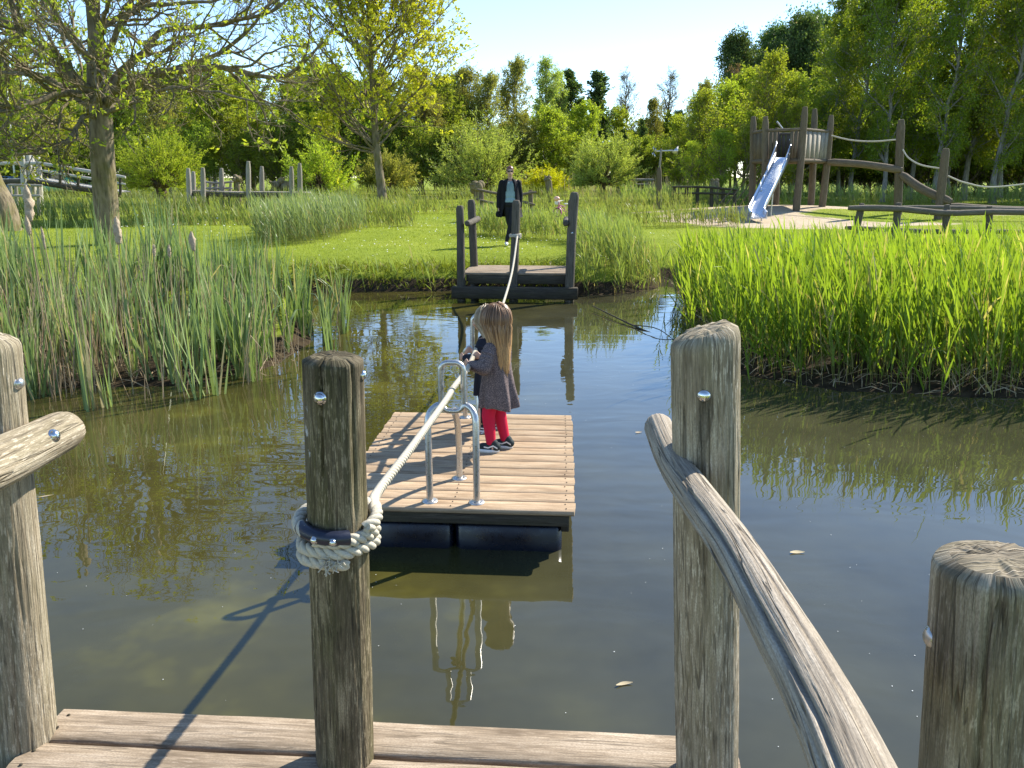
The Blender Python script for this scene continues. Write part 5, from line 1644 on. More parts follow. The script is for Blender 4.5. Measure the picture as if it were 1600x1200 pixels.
LAB = {
    'broad': ('leafy_tree', 'dense mid green tree in the wood beyond the meadow'),
    'broadb': ('leafy_tree', 'fresh bright green tree in the wood beyond the meadow'),
    'olive': ('budding_tree', 'olive brown tree just coming into leaf in the far wood'),
    'feather': ('feathery_tree', 'tall thin feathery pale green tree rising above the far wood'),
    'poplar': ('poplar_tree', 'narrow dark green poplar rising above the far wood'),
    'bare': ('bare_tree', 'almost leafless slender tree against the sky'),
    'russet': ('budding_tree', 'reddish brown budding tree behind the green bushes left of the slide'),
    'dark': ('poplar_tree', 'tall dark green tree behind the playground'),
    'birch': ('birch_tree', 'tall drooping birch in the wall of trees on the right'),
    'birchb': ('birch_tree', 'slimmer leaning birch in the wall of trees on the right'),
    'sapling': ('young_tree', 'bright young willow growing left of the playground tower'),
    'thicket': ('undergrowth_bush', 'bushy undergrowth at the foot of the far wood'),
}
VH = {'broad': 10, 'broadb': 10, 'olive': 11, 'feather': 13, 'poplar': 13, 'bare': 13, 'russet': 11, 'dark': 18, 'birch': 18, 'birchb': 17, 'sapling': 6, 'thicket': 4.2}
trng = random.Random(9)
def wood(kind, px, Y, top_py, wide=1.0, label=None, group=None, row=None):
    x = wx(px, Y)
    zt = at_y(px, top_py, Y).z
    b = g(x, Y)
    sz = (zt - b) / VH[kind]
    nm, lb = LAB[kind]
    WOODS.append(None)
    t = place_tree(VAR[kind], nm, label or lb, 'bush' if kind == 'thicket' else 'tree', x, Y, trng.uniform(0, 6.28), sz * wide, None if label else (group or nm.replace('_', ' ') + 's of one kind, ' + kind), sz)
    WOODS[-1] = (t, kind, px, row or ROW[0], bool(label))
    return t
WOODS = []; ROW = ['']
# left wood
ROW[0] = 'left wood front'
for i, px in enumerate(range(-90, 740, 50)):
    wood(['broad', 'broadb', 'broad', 'olive'][i % 4], px + trng.uniform(-14, 14), 62 + trng.uniform(0, 9), 138 + trng.uniform(-14, 20), 1.1)
ROW[0] = 'left wood rear'
for i, px in enumerate(range(-70, 760, 60)):
    wood(['olive', 'broad', 'broad'][i % 3], px + trng.uniform(-14, 14), 78 + trng.uniform(0, 9), 128 + trng.uniform(-10, 14), 1.1)
ROW[0] = 'foot of the left wood'
for i, px in enumerate(range(-60, 800, 64)):
    wood('thicket', px + trng.uniform(-14, 14), 59.5 + trng.uniform(0, 3), 225 + trng.uniform(-16, 14), 1.1)
# middle wood
ROW[0] = 'wood behind the woman'
for (k, px, Y, tp, w_) in (('olive', 728, 72, 120, .95), ('olive', 766, 70, 130, .9), ('olive', 806, 74, 108, .8), ('feather', 846, 68, 100, 1.30), ('feather', 872, 72, 118, 1.16), ('poplar', 899, 74, 116, 1.16), ('poplar', 942, 76, 115, 1.45),
                           ('poplar', 918, 86, 150, .9), ('bare', 983, 92, 118, 1.60), ('bare', 1030, 90, 116, 1.90), ('olive', 1014, 72, 164, .6), ('broadb', 860, 62, 182, 1.1), ('olive', 815, 61, 185, 1.1), ('broadb', 905, 66, 175, 1.0), ('poplar', 1004, 64, 190, .8),
                           ('poplar', 975, 70, 205, .9), ('olive', 790, 63, 200, 1.2), ('broadb', 965, 80, 180, 1.0), ('broad', 700, 60, 215, 1.2), ('broad', 880, 82, 165, 1.2), ('broad', 1000, 84, 200, 1.3), ('broad', 1050, 80, 190, 1.2)):
    wood(k, px, Y, tp, w_)
ROW[0] = 'foot of the middle wood'
for px in (690, 800, 905, 1000, 1025, 1060, 1100):
    wood('thicket', px, 60 + trng.uniform(0, 3), 236 + trng.uniform(-8, 12), 1.2)
ROW[0] = 'thicket beside the tower'
# right middle, in front of the dark trees
for (k, px, Y, tp, w_) in (('sapling', 1060, 52, 195, 1.2), ('sapling', 1092, 50, 160, 1.1), ('sapling', 1128, 52, 150, 1.1), ('broadb', 1160, 55, 128, .9), ('sapling', 1185, 49, 108, .9), ('sapling', 1215, 50, 140, 1.1), ('sapling', 1075, 47, 232, 1.3), ('sapling', 1120, 47, 215, 1.3), ('sapling', 1165, 47, 190, 1.2), ('sapling', 1240, 47, 175, 1.2),
                           ('russet', 1140, 66, 118, .9), ('olive', 1090, 70, 140, .8), ('dark', 1150, 84, 72, .9), ('dark', 1190, 88, 64, .9), ('dark', 1235, 84, 42, .9), ('dark', 1265, 90, 40, .9), ('broad', 1195, 60, 150, 1.0), ('broad', 1110, 64, 170, 1.1)):
    wood(k, px, Y, tp, w_)
# wall of birches on the right
ROW[0] = 'tall wood on the right'
for (k, px, Y, tp, w_) in (('birchb', 1288, 52, 30, 1.0), ('birch', 1330, 50, -60, .95), ('birch', 1378, 46, -120, .85), ('birchb', 1420, 50, -90, 1.0), ('birch', 1462, 45, -140, .85), ('birchb', 1505, 49, -120, 1.0), ('birch', 1550, 44, -160, .9), ('birch', 1600, 48, -120, .95), ('birchb', 1650, 45, -140, 1.0),
                           ('birch', 1310, 60, -20, 1.0), ('birch', 1400, 58, -90, 1.0), ('birchb', 1480, 60, -100, 1.0), ('birch', 1560, 57, -130, 1.0), ('birch', 1640, 58, -130, 1.0), ('birch', 1720, 50, -140, 1.0), ('birch', 1800, 46, -140, 1.0)):
    wood(k, px, Y, tp, w_)
ROW[0] = 'foot of the right wood'
for px in range(1270, 1760, 45):
    wood('thicket', px, 60 + trng.uniform(0, 6), 200 + trng.uniform(-25, 15), 1.2, None)
ROW[0] = 'deep wood behind birches'
for px in range(1250, 1800, 34):
    wood('thicket', px, 70 + trng.uniform(0, 8), 225 + trng.uniform(-14, 14), 1.3)
ROW[0] = 'foot of the right wood behind trunks'
for px in range(1235, 1800, 42):
    wood('thicket', px, 66 + trng.uniform(-2, 2), 246 + trng.uniform(-8, 8), 2.0)
ROW[0] = 'far foot of the left wood'
for px in range(330, 1130, 50):
    wood('thicket', px, 84 + trng.uniform(0, 6), 238 + trng.uniform(-10, 10), 1.3)
for px in range(1250, 1780, 40):
    wood('broad', px, 70 + trng.uniform(0, 8), 150 + trng.uniform(-30, 20), 1.2, None, None, 'deep wood behind birches')
SHORT = {'broad': 'dense mid green tree', 'broadb': 'fresh bright green tree', 'olive': 'olive brown budding tree', 'feather': 'thin feathery pale green tree', 'poplar': 'narrow dark green poplar',
         'bare': 'almost leafless slender tree', 'russet': 'reddish brown budding tree', 'dark': 'tall dark green tree', 'birch': 'tall drooping birch', 'birchb': 'slim leaning birch', 'sapling': 'bright young willow', 'thicket': 'bushy undergrowth'}
ORD = ['first', 'second', 'third', 'fourth', 'fifth', 'sixth', 'seventh', 'eighth', 'ninth', 'tenth', 'eleventh', 'twelfth', 'thirteenth', 'fourteenth', 'fifteenth', 'sixteenth', 'seventeenth']
sets = {}
for t, kind, px, row, own in WOODS:
    sets.setdefault((kind, row), []).append((px, t))
for (kind, row), L in sets.items():
    L.sort(key=lambda q: q[0])
    for i, (px, t) in enumerate(L):
        t['label'] = SHORT[kind] + (', the only one in the ' if len(L) == 1 else ', %s from left in the ' % ORD[i]) + row
        t['group'] = 'trees and bushes of the ' + row

# ------------------------------------------------------------------ playground and park furniture
def plog(parent, name, pts, r, seed, mat='play', seg=14, rings=14, rough=.07, rnd=.03):
    mb = MB(); log(mb, pts, r, seg, rings, seed, rough, 0.0, (), rnd, None, 1.5)
    return mb.build(name, M[mat], parent, True)

# tower with slide
TY = 30.3
tw = thing('playground_tower', 'wooden playground tower with leaning posts, plank walls and a shiny steel slide', 'play tower', (wx(1232, TY), TY, 0))
def tl(px, py, Y):
    v = at_y(px, py, Y); return Vector((v.x - tw.location.x, v.y - tw.location.y, v.z))
TP = {'bl': (1174, 1177, 182, 31.2), 'fl': (1193, 1196, 182, 29.7), 'fr': (1243, 1258, 167, 28.9), 'rt': (1283, 1299, 180, 30.4), 'bk': (1266, 1273, 170, 31.8), 'bl2': (1211, 1214, 200, 32.0)}
tops = {}
for i, (k, (xb, xt, yt, Y)) in enumerate(TP.items()):
    top = tl(xt, yt, Y); xbw = wx(xb, Y) - tw.location.x
    gb = g(xbw + tw.location.x, Y)
    base = Vector((xbw, Y - TY, gb - .2))
    plog(tw, 'post', [tuple(base), tuple(base.lerp(top, .5) + Vector((.02, 0, 0))), tuple(top)], [.135, .125, .115], 600 + i)
    tops[k] = (base, top)
def on(k, z):
    b, t = tops[k]; s = (z - b.z) / (t.z - b.z); return b.lerp(t, s)
zp = tl(1230, 249, 30).z; zr = tl(1230, 203, 30).z
def plank_wall(a, b, n, skip=(), z0=None, z1=None):
    z0 = zp - .10 if z0 is None else z0; z1 = zr if z1 is None else z1
    for i in range(n):
        if i in skip: continue
        f = (i + .5) / n
        p0 = on(a, z0).lerp(on(b, z0), f); p1 = on(a, z1).lerp(on(b, z1), f)
        d = (on(b, z0) - on(a, z0)); wdt = d.length / n * .44
        d.normalize()
        mb = MB()
        nrm = Vector((d.y, -d.x, 0)) * .022
        tpz = .02 * math.sin(i * 4.3)
        V = []
        for q, ww in ((p0, wdt), (p1 + Vector((0, 0, tpz)), wdt * .93)):
            for s1, s2 in ((-1, -1), (1, -1), (1, 1), (-1, 1)):
                V.append(tuple(q + d * ww * s1 + nrm * s2))
        mb.add(V, [[0, 1, 2, 3][::-1], [4, 5, 6, 7], [0, 1, 5, 4], [1, 2, 6, 5], [2, 3, 7, 6], [3, 0, 4, 7]],
               [(0, 0)] * 8 + [(c[0], c[1]) for _ in range(4) for c in ((i * .3, 0), (i * .3 + .12, 0), (i * .3 + .12, 1.2), (i * .3, 1.2))])
        mb.build('plank', M['play'] if a != 'fr' else M['grey'], tw)
def beam2(a, b, z, r=.07, mat='play'):
    p, q = on(a, z), on(b, z); d = (q - p).normalized() * .12
    plog(tw, 'beam', [tuple(p - d), tuple(q + d)], [r, r], 640 + int(abs(p.x + q.y) * 10) % 50, mat, 10, 8)
plank_wall('bl', 'fl', 3); plank_wall('fl', 'fr', 9, (3, 4, 5)); plank_wall('fr', 'rt', 6); plank_wall('rt', 'bk', 5); plank_wall('bl2', 'bl', 5); plank_wall('bk', 'bl2', 8)
for a, b in (('bl', 'fl'), ('fl', 'fr'), ('fr', 'rt'), ('rt', 'bk'), ('bk', 'bl2'), ('bl2', 'bl')):
    beam2(a, b, zp - .06, .075)
    beam2(a, b, zr - .04, .055)
corners = [on(k, zp) for k in ('bl', 'fl', 'fr', 'rt', 'bk', 'bl2')]
mb = MB(); n = 6
mb.add([tuple(c) for c in corners] + [tuple(c - Vector((0, 0, .05))) for c in corners], [list(range(6)), list(range(6, 12))[::-1]] + [[i, i + 6, (i + 1) % 6 + 6, (i + 1) % 6] for i in range(6)])
mb.build('platform', M['play'], tw)
# slide
s_top = tl(1224, 240, 29.2); s_top.z = zp + .06
s_bot = tl(1184, 340, 26.2)
gb = g(s_bot.x + tw.location.x, 26.2)
knee = Vector((s_bot.x - .0, s_bot.y + .30, gb + .26))
ctrl = [s_top + Vector((0.07, .4, .0)), s_top] + [s_top.lerp(knee, q) for q in (.2, .4, .6, .8, .97)] + [Vector((s_bot.x - .02, s_bot.y, gb + .17)), Vector((s_bot.x - .05, s_bot.y - .28, gb + .15))]
poly = np.array([tuple(ctrl[0]), tuple(ctrl[1]), tuple(knee), tuple(ctrl[-1] + Vector((0, 0, .0)))])
sl_ = np.concatenate([[0], np.cumsum(np.linalg.norm(np.diff(poly, axis=0), axis=1))])
tt = np.linspace(0, sl_[-1], 34); P = np.stack([np.interp(tt, sl_, poly[:, i]) for i in range(3)], 1)
for _ in range(2): P[1:-1] = (P[:-2] + P[1:-1] * 2 + P[2:]) / 4
ax = unit(np.gradient(P, axis=0)); sx = unit(np.cross(ax, np.array([0, 0, 1.0]))); up = np.cross(sx, ax)
hw = .24
prof = [(-hw - .02, .20), (-hw, .20), (-hw + .01, .03), (-hw + .05, 0), (hw - .05, 0), (hw - .01, .03), (hw, .20), (hw + .02, .20), (hw + .02, -.03), (-hw - .02, -.03)]
V = np.stack([P + sx * a + up * b for a, b in prof], 1)
mb = MB(); mb.add(V.reshape(-1, 3), grid_faces(34, 10).tolist() + [list(range(10)), list(range(33 * 10, 34 * 10))[::-1]])
sl_ = mb.build('slide', M['slide'], tw); sl_['label'] = 'shiny steel slide chute running down to the sand'
for s in (-1, 1):
    q = P[0:12] + sx[0:12] * (s * (hw + .015)) + up[0:12] * .22
    lift = np.linspace(.55, 0, 12) ** 1.5
    q = q + np.array([0, 0, 1]) * lift[:, None]
    V2 = np.concatenate([q, P[0:12] + sx[0:12] * (s * (hw + .012)) + up[0:12] * .1])
    mb = MB(); tube(mb, q, .028, 8); 
    mb.add(V2, [[i, i + 1, 12 + i + 1, 12 + i] for i in range(11)])
    mb.build('side_rail', M['slide'], sl_, True)
for i, f in enumerate((.55, .9)):
    p = P[int(33 * f)]
    for s in (-1, 1):
        mb = MB(); tube(mb, [(p[0] + s * .2, p[1], g(p[0] + tw.location.x, p[1] + TY) - .1), (p[0] + s * .2, p[1], p[2] - .03)], .025, 8); mb.build('support_leg', M['steel'], sl_, True)
# little steel telescope-like handle seen over the planks
mb = MB(); a = tl(1214, 190, 31); tube(mb, [tuple(a), tuple(a + Vector((.25, 0, -.28)))], .035, 8); mb.build('spotting_tube', M['steel'], tw, True)
# climbing net at the left side
mb = MB()
for i in range(5):
    a = on('bl', zp).lerp(on('bl2', zp), i / 4.0) + Vector((-.05, 0, -.1)); b_ = Vector((a.x - 1.5 + i * .12, a.y - .9 + i * .2, 0)); b_.z = g(b_.x + tw.location.x, b_.y + TY)
    tube(mb, [tuple(a), tuple(a.lerp(b_, .5) + Vector((0, 0, -.08))), tuple(b_)], .02, 5, n=8)
mb.build('climbing_net', M['play'], tw, True)

# balance beam course with ropes
cr = thing('balance_course', 'log balance beams and sagging ropes between tall posts right of the tower', 'balance beams', (wx(1405, 28.5), 28.5, 0))
def cl(px, py, Y):
    v = at_y(px, py, Y); return (v.x - cr.location.x, v.y - cr.location.y, v.z)
def cbase(px, Y):
    x = wx(px, Y); return (x - cr.location.x, Y - cr.location.y, g(x, Y) - .25)
plog(cr, 'post', [cbase(1403, 28.5), cl(1405, 260, 28.5), cl(1408, 187, 28.5)], [.15, .14, .135], 660)
plog(cr, 'post', [cbase(1466, 27.0), cl(1472, 285, 27.0), cl(1478, 232, 27.0)], [.145, .14, .13], 661)
plog(cr, 'post', [cbase(1690, 26.5), cl(1692, 220, 26.5)], [.15, .13], 662)
plog(cr, 'beam', [cl(1294, 253, 30.2), cl(1350, 257, 29.4), cl(1410, 266, 28.3)], [.13, .125, .13], 663)
plog(cr, 'beam', [cl(1408, 272, 28.3), cl(1440, 295, 27.6), cl(1486, 316, 26.8)], [.13, .15, .14], 664)
plog(cr, 'beam', [cl(1484, 322, 26.8), cl(1560, 327, 26.6), cl(1680, 330, 26.5)], [.12, .12, .12], 665)
def rp(pts):
    mb = MB(); tube(mb, pts, .028, 6, n=20); mb.build('rope', M['rope'], cr, True)
rp([cl(1299, 212, 30.2), cl(1330, 219, 29.7), cl(1365, 221, 29.2), cl(1403, 218, 28.5)])
rp([cl(1410, 233, 28.4), cl(1420, 247, 28.1), cl(1440, 258, 27.6), cl(1474, 264, 27.0)])
rp([cl(1481, 275, 27.0), cl(1510, 286, 26.8), cl(1560, 292, 26.6), cl(1690, 275, 26.5)])

# rail fences
def fence(name, label, Y, posts, rails, rp_=.06, mat='play', cat='fence', seed=0, dY=None):
    X0 = wx(posts[0][0], posts[0][2] if len(posts[0]) > 4 else Y)
    f = thing(name, label, cat, (X0, Y, 0))
    for i, p in enumerate(posts):
        xb, xt, yt = p[0], p[1], p[2]; YY = p[3] if len(p) > 3 else Y
        t_ = at_y(xt, yt, YY); x = wx(xb, YY); b_ = Vector((x, YY, g(x, YY) - .15))
        plog(f, 'post', [(b_.x - X0, b_.y - Y, b_.z), (t_.x - X0, t_.y - Y, t_.z)], [rp_, rp_ * .95], 700 + seed + i, mat, 10, 8)
    for i, (pts, r) in enumerate(rails):
        Q = []
        for q in pts:
            v = at_y(q[0], q[1], q[2] if len(q) > 2 else Y - rp_ * 1.3); Q.append((v.x - X0, v.y - Y, v.z))
        plog(f, 'rail', Q, [r] * len(Q), 740 + seed + i, mat, 10, 12, .12)
    return f
fence('rail_fence', 'low split log fence rising above the right reed bed', 18.4,
      [(1333, 1347, 318), (1398, 1404, 317), (1478, 1480, 320), (1545, 1546, 322), (1612, 1613, 324), (1690, 1690, 325)],
      [([(1326, 325), (1400, 326), (1480, 333), (1560, 331), (1700, 334)], .07), ([(1321, 356), (1390, 359), (1470, 362), (1600, 362)], .055), ([(1410, 324, 19.6), (1500, 325, 19.6), (1600, 328, 19.6), (1700, 330, 19.6)], .06)], .085, 'fard', 'fence', 1)
fence('rail_fence', 'short rustic fence section with crooked rails right behind the woman', 26.5,
      [(752, 752, 297), (829, 829, 297)], [([(746, 296), (775, 302), (805, 305), (838, 300)], .045), ([(744, 311), (775, 318), (810, 315), (836, 320)], .045), ([(790, 331), (828, 331)], .04)], .09, 'play', 'fence', 10)
fence('rail_fence', 'dark post and rail fence standing left of the slide', 37.5,
      [(1054, 1054, 291), (1073, 1073, 291), (1090, 1090, 292), (1112, 1112, 292), (1130, 1130, 294), (1148, 1148, 296)], [([(1050, 292), (1080, 292), (1110, 293), (1152, 297)], .05), ([(1050, 303), (1090, 302), (1150, 303)], .05)], .09, 'darkwood', 'fence', 20)
# pale bar frame far off
fence('bar_frame', 'small pale wooden bar frame far away right of the round willow', 52.0,
      [(966, 966, 285), (992, 992, 281), (1011, 1011, 283), (1020, 1019, 282)], [([(990, 281), (1022, 281)], .08), ([(992, 288), (1012, 288)], .05), ([(966, 297), (1020, 297)], .05)], .10, 'grey', 'bar frame', 30)
fence('low_frame', 'low timber frame half hidden in grass beside the left footbridge', 31.0,
      [(17, 16, 290), (26, 25, 290), (60, 60, 290)], [([(12, 289), (66, 290)], .05), ([(12, 306), (64, 306)], .05)], .07, 'grey', 'timber frame', 40)

# weather vane post
YY = 36.0; X0 = wx(1030, YY)
wv = thing('weather_vane', 'tall post with a wind vane arm standing alone left of the slide', 'weather vane', (X0, YY, 0))
v0 = at_y(1030, 262, YY); v1 = at_y(1033, 236, YY)
plog(wv, 'post', [(0, 0, g(X0, YY) - .2), (v0.x - X0, 0, v0.z)], [.13, .11], 780, 'play')
mb = MB(); tube(mb, [(v0.x - X0, 0, v0.z - .4), (v1.x - X0, 0, v1.z + .1)], .045, 8); mb.build('mast', M['grey'], wv, True)
mb = MB(); tube(mb, [(v1.x - X0 - .32, 0, v1.z - .02), (v1.x - X0 + .52, 0, v1.z + .02)], .035, 8); mb.build('arm', M['steel'], wv, True)
for k in range(4):
    a = k * math.pi / 2 + .5
    mb = MB(); c = Vector((v1.x - X0 - .33, -.05, v1.z - .05)); d = Vector((math.cos(a) * .4, -.3, math.sin(a))) * .24
    s = Vector((-math.sin(a) * .4, .1, math.cos(a))) * .09
    mb.add([tuple(c), tuple(c + d - s), tuple(c + d + s), tuple(c + Vector((0, .02, 0))), tuple(c + d - s + Vector((0, .02, 0))), tuple(c + d + s + Vector((0, .02, 0)))], [[0, 1, 2], [5, 4, 3], [1, 4, 5, 2], [0, 3, 4, 1], [2, 5, 3, 0]])
    mb.build('blade', M['steel'], wv)
mb = MB(); c = v1.x - X0 + .6
mb.add([(c - .14, -.01, v1.z - .05), (c + .16, -.01, v1.z - .16), (c + .16, -.01, v1.z + .22), (c - .14, .01, v1.z - .05), (c + .16, .01, v1.z - .16), (c + .16, .01, v1.z + .22)], [[0, 1, 2], [5, 4, 3], [1, 4, 5, 2], [0, 3, 4, 1], [2, 5, 3, 0]]); mb.build('tail_plate', M['steel'], wv)

# boardwalk with posts at the left
YB = 37.0; X0 = wx(380, YB)
bw = thing('boardwalk', 'low wooden boardwalk lined with slender upright poles left of the yellow maple', 'boardwalk', (X0, YB, 0))
def bl(px, py, Y=YB):
    v = at_y(px, py, Y); return (v.x - X0, v.y - YB, v.z)
for i, (px, yt, dy) in enumerate(((296, 263, -.6), (302, 268, .5), (317, 262, -.8), (346, 263, .2), (388, 252, -.5), (409, 260, .8), (456, 260, -.5), (469, 255, -.6))):
    x = wx(px, YB + dy)
    tp = bl(px + (-2 if i == 0 else -1 if i > 5 else 0), yt, YB + dy)
    plog(bw, 'pole', [(x - X0, dy, g(x, YB + dy) - .2), tp], [.12, .105], 800 + i, 'grey', 10, 8)
za = bl(400, 300)[2]
for (pa, pb, z0, z1) in ((303, 388, 297, 300), (386, 482, 299, 300)):
    n = 26
    a = bl(pa, z0); b_ = bl(pb, z1)
    for k in range(n):
        f0, f1 = k / n, (k + .9) / n
        mb = MB(); zz = a[2] + (b_[2] - a[2]) * f0
        box(mb, (a[0] + (b_[0] - a[0]) * f0, -.5, zz - .06), (a[0] + (b_[0] - a[0]) * f1, .55, zz), None, 0, None, 1, k)
        mb.build('plank', M['grey'], bw)
    plog(bw, 'beam', [(a[0] - .1, -.5, a[2] - .16), (b_[0] + .1, -.5, b_[2] - .16)], [.09, .09], 820 + pa, 'darkwood', 10, 8)
for px in (330, 365, 420, 440, 476):
    x = wx(px, YB); plog(bw, 'support', [(x - X0, -.4, g(x, YB) - .2), (x - X0, -.4, za - .1)], [.08, .08], 840 + px, 'darkwood', 8, 6)
for i, (px, yt) in enumerate(((321, 281), (330, 284), (339, 282), (350, 284), (361, 282))):
    x = wx(px, YB + .4); plog(bw, 'rail_post', [(x - X0, .4, za - .1), bl(px, yt, YB + .4)], [.07, .07], 850 + i, 'grey', 8, 6)
plog(bw, 'rail', [bl(318, 284, YB + .35), bl(340, 286, YB + .35), bl(364, 284, YB + .35)], [.05, .05, .05], 860, 'grey', 8, 8)
plog(bw, 'rail', [bl(320, 294, YB + .35), bl(364, 294, YB + .35)], [.05, .05], 861, 'grey', 8, 8)

# footbridge at the far left
YF = 40.0; X0 = wx(60, YF)
fb = thing('footbridge', 'grey wooden footbridge with handrails sloping down behind the big left trunk', 'footbridge', (X0, YF, 0))
def fl_(px, py, Y=YF):
    v = at_y(px, py, Y); return (v.x - X0, v.y - YF, v.z)
for (pa, ya_, pb, yb_) in ((-60, 280, 62, 278), (62, 278, 196, 299)):
    a = fl_(pa, ya_); b_ = fl_(pb, yb_); n = 30
    for k in range(n):
        f0, f1 = k / n, (k + .92) / n
        q0 = [a[i] + (b_[i] - a[i]) * f0 for i in range(3)]; q1 = [a[i] + (b_[i] - a[i]) * f1 for i in range(3)]
        V = [(q[0], dy, q[2] + dz) for q in (q0, q1) for dy in (-.6, .6) for dz in (-.06, 0)]
        mb = MB(); mb.add(V, [[0, 1, 3, 2], [4, 6, 7, 5], [0, 4, 5, 1], [2, 3, 7, 6], [1, 5, 7, 3], [0, 2, 6, 4]]); mb.build('plank', M['pale'], fb)
    plog(fb, 'beam', [(a[0], -.6, a[2] - .17), (b_[0], -.6, b_[2] - .17)], [.13, .13], 870 + pa, 'darkwood', 10, 8)
for dy in (-.65, .65):
    plog(fb, 'handrail', [fl_(-60, 256, YF + dy), fl_(66, 255, YF + dy), ], [.085, .085], 880, 'pale', 10, 10)
    plog(fb, 'handrail', [fl_(62, 255, YF + dy), fl_(196, 277, YF + dy)], [.085, .085], 881, 'pale', 10, 10)
    plog(fb, 'midrail', [fl_(62, 266, YF + dy), fl_(196, 288, YF + dy)], [.07, .07], 882, 'pale', 10, 10)
    for i, px in enumerate((94, 122, 152, 188)):
        yt = 255 + (px - 62) * .164; yb_ = 281 + (px - 62) * .16
        plog(fb, 'rail_post', [fl_(px, yb_ + 3, YF + dy), fl_(px, yt, YF + dy)], [.07, .07], 884 + i, 'darkwood', 8, 6)
for i, (px, yt, dy) in enumerate(((36, 243, -.7), (45, 242, -.5), (50, 243, .7), (60, 243, .6))):
    x = wx(px, YF + dy); plog(fb, 'post', [(x - X0 + .1, dy, g(x, YF + dy) - .2), fl_(px - 1, yt, YF + dy)], [.15, .14], 890 + i, 'pale', 10, 8)

# parked cars, shed and pole beyond
M['carblue'] = plain('blue_car_paint', (0.10, 0.22, 0.42), .25, .5, 0, .04, 5)
M['carwhite'] = plain('white_car_paint', (0.72, 0.74, 0.76), .25, .5, 0, .03, 5)
M['cargreen'] = plain('mint_green_van_paint', (0.22, 0.50, 0.30), .3, .5, 0, .04, 5)
M['carglass'] = plain('dark_car_glass', (0.02, 0.03, 0.04), .05, .6, 0, .1, 5)
M['tyre'] = plain('tyre_rubber', (0.02, 0.02, 0.02), .8, .2, 0, .2, 20)
M['redlamp'] = plain('red_lamp_plastic', (0.45, 0.02, 0.02), .3, .5, 0, .1, 5)
def car(name, label, cat, px, py, Y, L, H, paint, van=False, rz=0.0, roof=None):
    v = at_y(px, py, Y); x = v.x
    z = g(x, Y)
    c = thing(name, label, cat, (x, Y, z), rz)
    Wd = 1.7 if not van else 1.85
    if van: side = [(-L / 2, .35), (-L / 2, .95), (-L / 2 + .55, 1.15), (-L / 2 + 1.05, H), (L / 2 - .1, H), (L / 2, .9), (L / 2, .35)]
    else: side = [(-L / 2, .35), (-L / 2, .75), (-L / 2 + .9, .9), (-L / 2 + 1.5, H), (L / 2 - .9, H), (L / 2 - .15, .95), (L / 2, .85), (L / 2, .35)]
    n = len(side); mb = MB()
    V = []
    for s, ins in ((-1, 0.0), (1, 0.0)):
        for (a, b_) in side: V.append((a, s * (Wd / 2 - (.13 if b_ > 1.0 else 0)), b_))
    mb.add(V, [list(range(n))[::-1], list(range(n, 2 * n))] + [[i, (i + 1) % n, n + (i + 1) % n, n + i] for i in range(n)])
    mb.build('body', M[paint], c)
    for s in (-1, 1):
        for wxp in (-L * .31, L * .31):
            mb = MB(); a = np.arange(16) / 16 * 6.283
            ring = [np.stack([wxp + .31 * q * np.cos(a), 0 * a + s * (Wd / 2 + o), .31 + .31 * q * np.sin(a)], -1) for q, o in ((1, -.18), (1, .01), (.6, .02))]
            mb.add(np.concatenate(ring), grid_faces(3, 16).tolist() + [list(range(32, 48))]); mb.build('wheel', M['tyre'], c)
        mb = MB(); y_ = s * (Wd / 2 - .125 + .012)
        if van: q = [(-L / 2 + .75, 1.02), (-L / 2 + 1.1, H - .12), (L / 2 - .3, H - .12), (L / 2 - .3, 1.02)]
        else: q = [(-L / 2 + 1.15, .95), (-L / 2 + 1.58, H - .08), (L / 2 - .95, H - .08), (L / 2 - .4, .98)]
        yb = s * (Wd / 2 + .006)
        mb.add([(q[0][0], yb if q[0][1] <= 1 else y_, q[0][1])] + [(a, y_, b_) for a, b_ in q[1:3]] + [(q[3][0], yb if q[3][1] <= 1 else y_, q[3][1])], [[0, 1, 2, 3]]); mb.build('side_window', M['carglass'], c)
    e = .012
    if van: a0, a1, b0, b1 = -L / 2 + .62, -L / 2 + 1.0, 1.2, H - .08
    else: a0, a1, b0, b1 = -L / 2 + 1.0, -L / 2 + 1.45, .98, H - .05
    mb = MB(); mb.add([(a0 - e, -Wd / 2 + .25, b0), (a0 - e, Wd / 2 - .25, b0), (a1 - e, Wd / 2 - .25, b1), (a1 - e, -Wd / 2 + .25, b1)], [[0, 1, 2, 3]]); mb.build('windscreen', M['carglass'], c)
    xr = L / 2 + .006
    mb = MB()
    if van: mb.add([(xr - .06, -.6, 1.1), (xr - .06, .6, 1.1), (xr - .115 + .03, .6, H - .15), (xr - .115 + .03, -.6, H - .15)], [[0, 1, 2, 3]])
    else: mb.add([(L / 2 - .2, -.6, 1.0), (L / 2 - .2, .6, 1.0), (L / 2 - .82, .55, H - .05), (L / 2 - .82, -.55, H - .05)], [[0, 1, 2, 3]])
    mb.build('rear_window', M['carglass'], c)
    for s in (-1, 1):
        mb = MB(); box(mb, (L / 2 - .02, s * .68 - .1, .68), (L / 2 + .012, s * .68 + .1, .84)); mb.build('tail_light', M['redlamp'], c)
        mb = MB(); box(mb, (-L / 2 - .012, s * .6 - .13, .58), (-L / 2 + .02, s * .6 + .13, .72)); mb.build('headlight', M['white'], c)
    return c
car('parked_car', 'pale blue parked car seen from behind under the footbridge rail', 'car', 22, 270, 62, 4.1, 1.48, 'carblue', False, -1.75)
car('parked_car', 'white parked car partly hidden by the footbridge posts', 'car', 43, 270, 63, 4.1, 1.45, 'carwhite', False, -1.6)
car('parked_van', 'mint green parked van behind the footbridge handrail', 'van', 88, 268, 60, 4.4, 1.9, 'cargreen', True, 2.9)
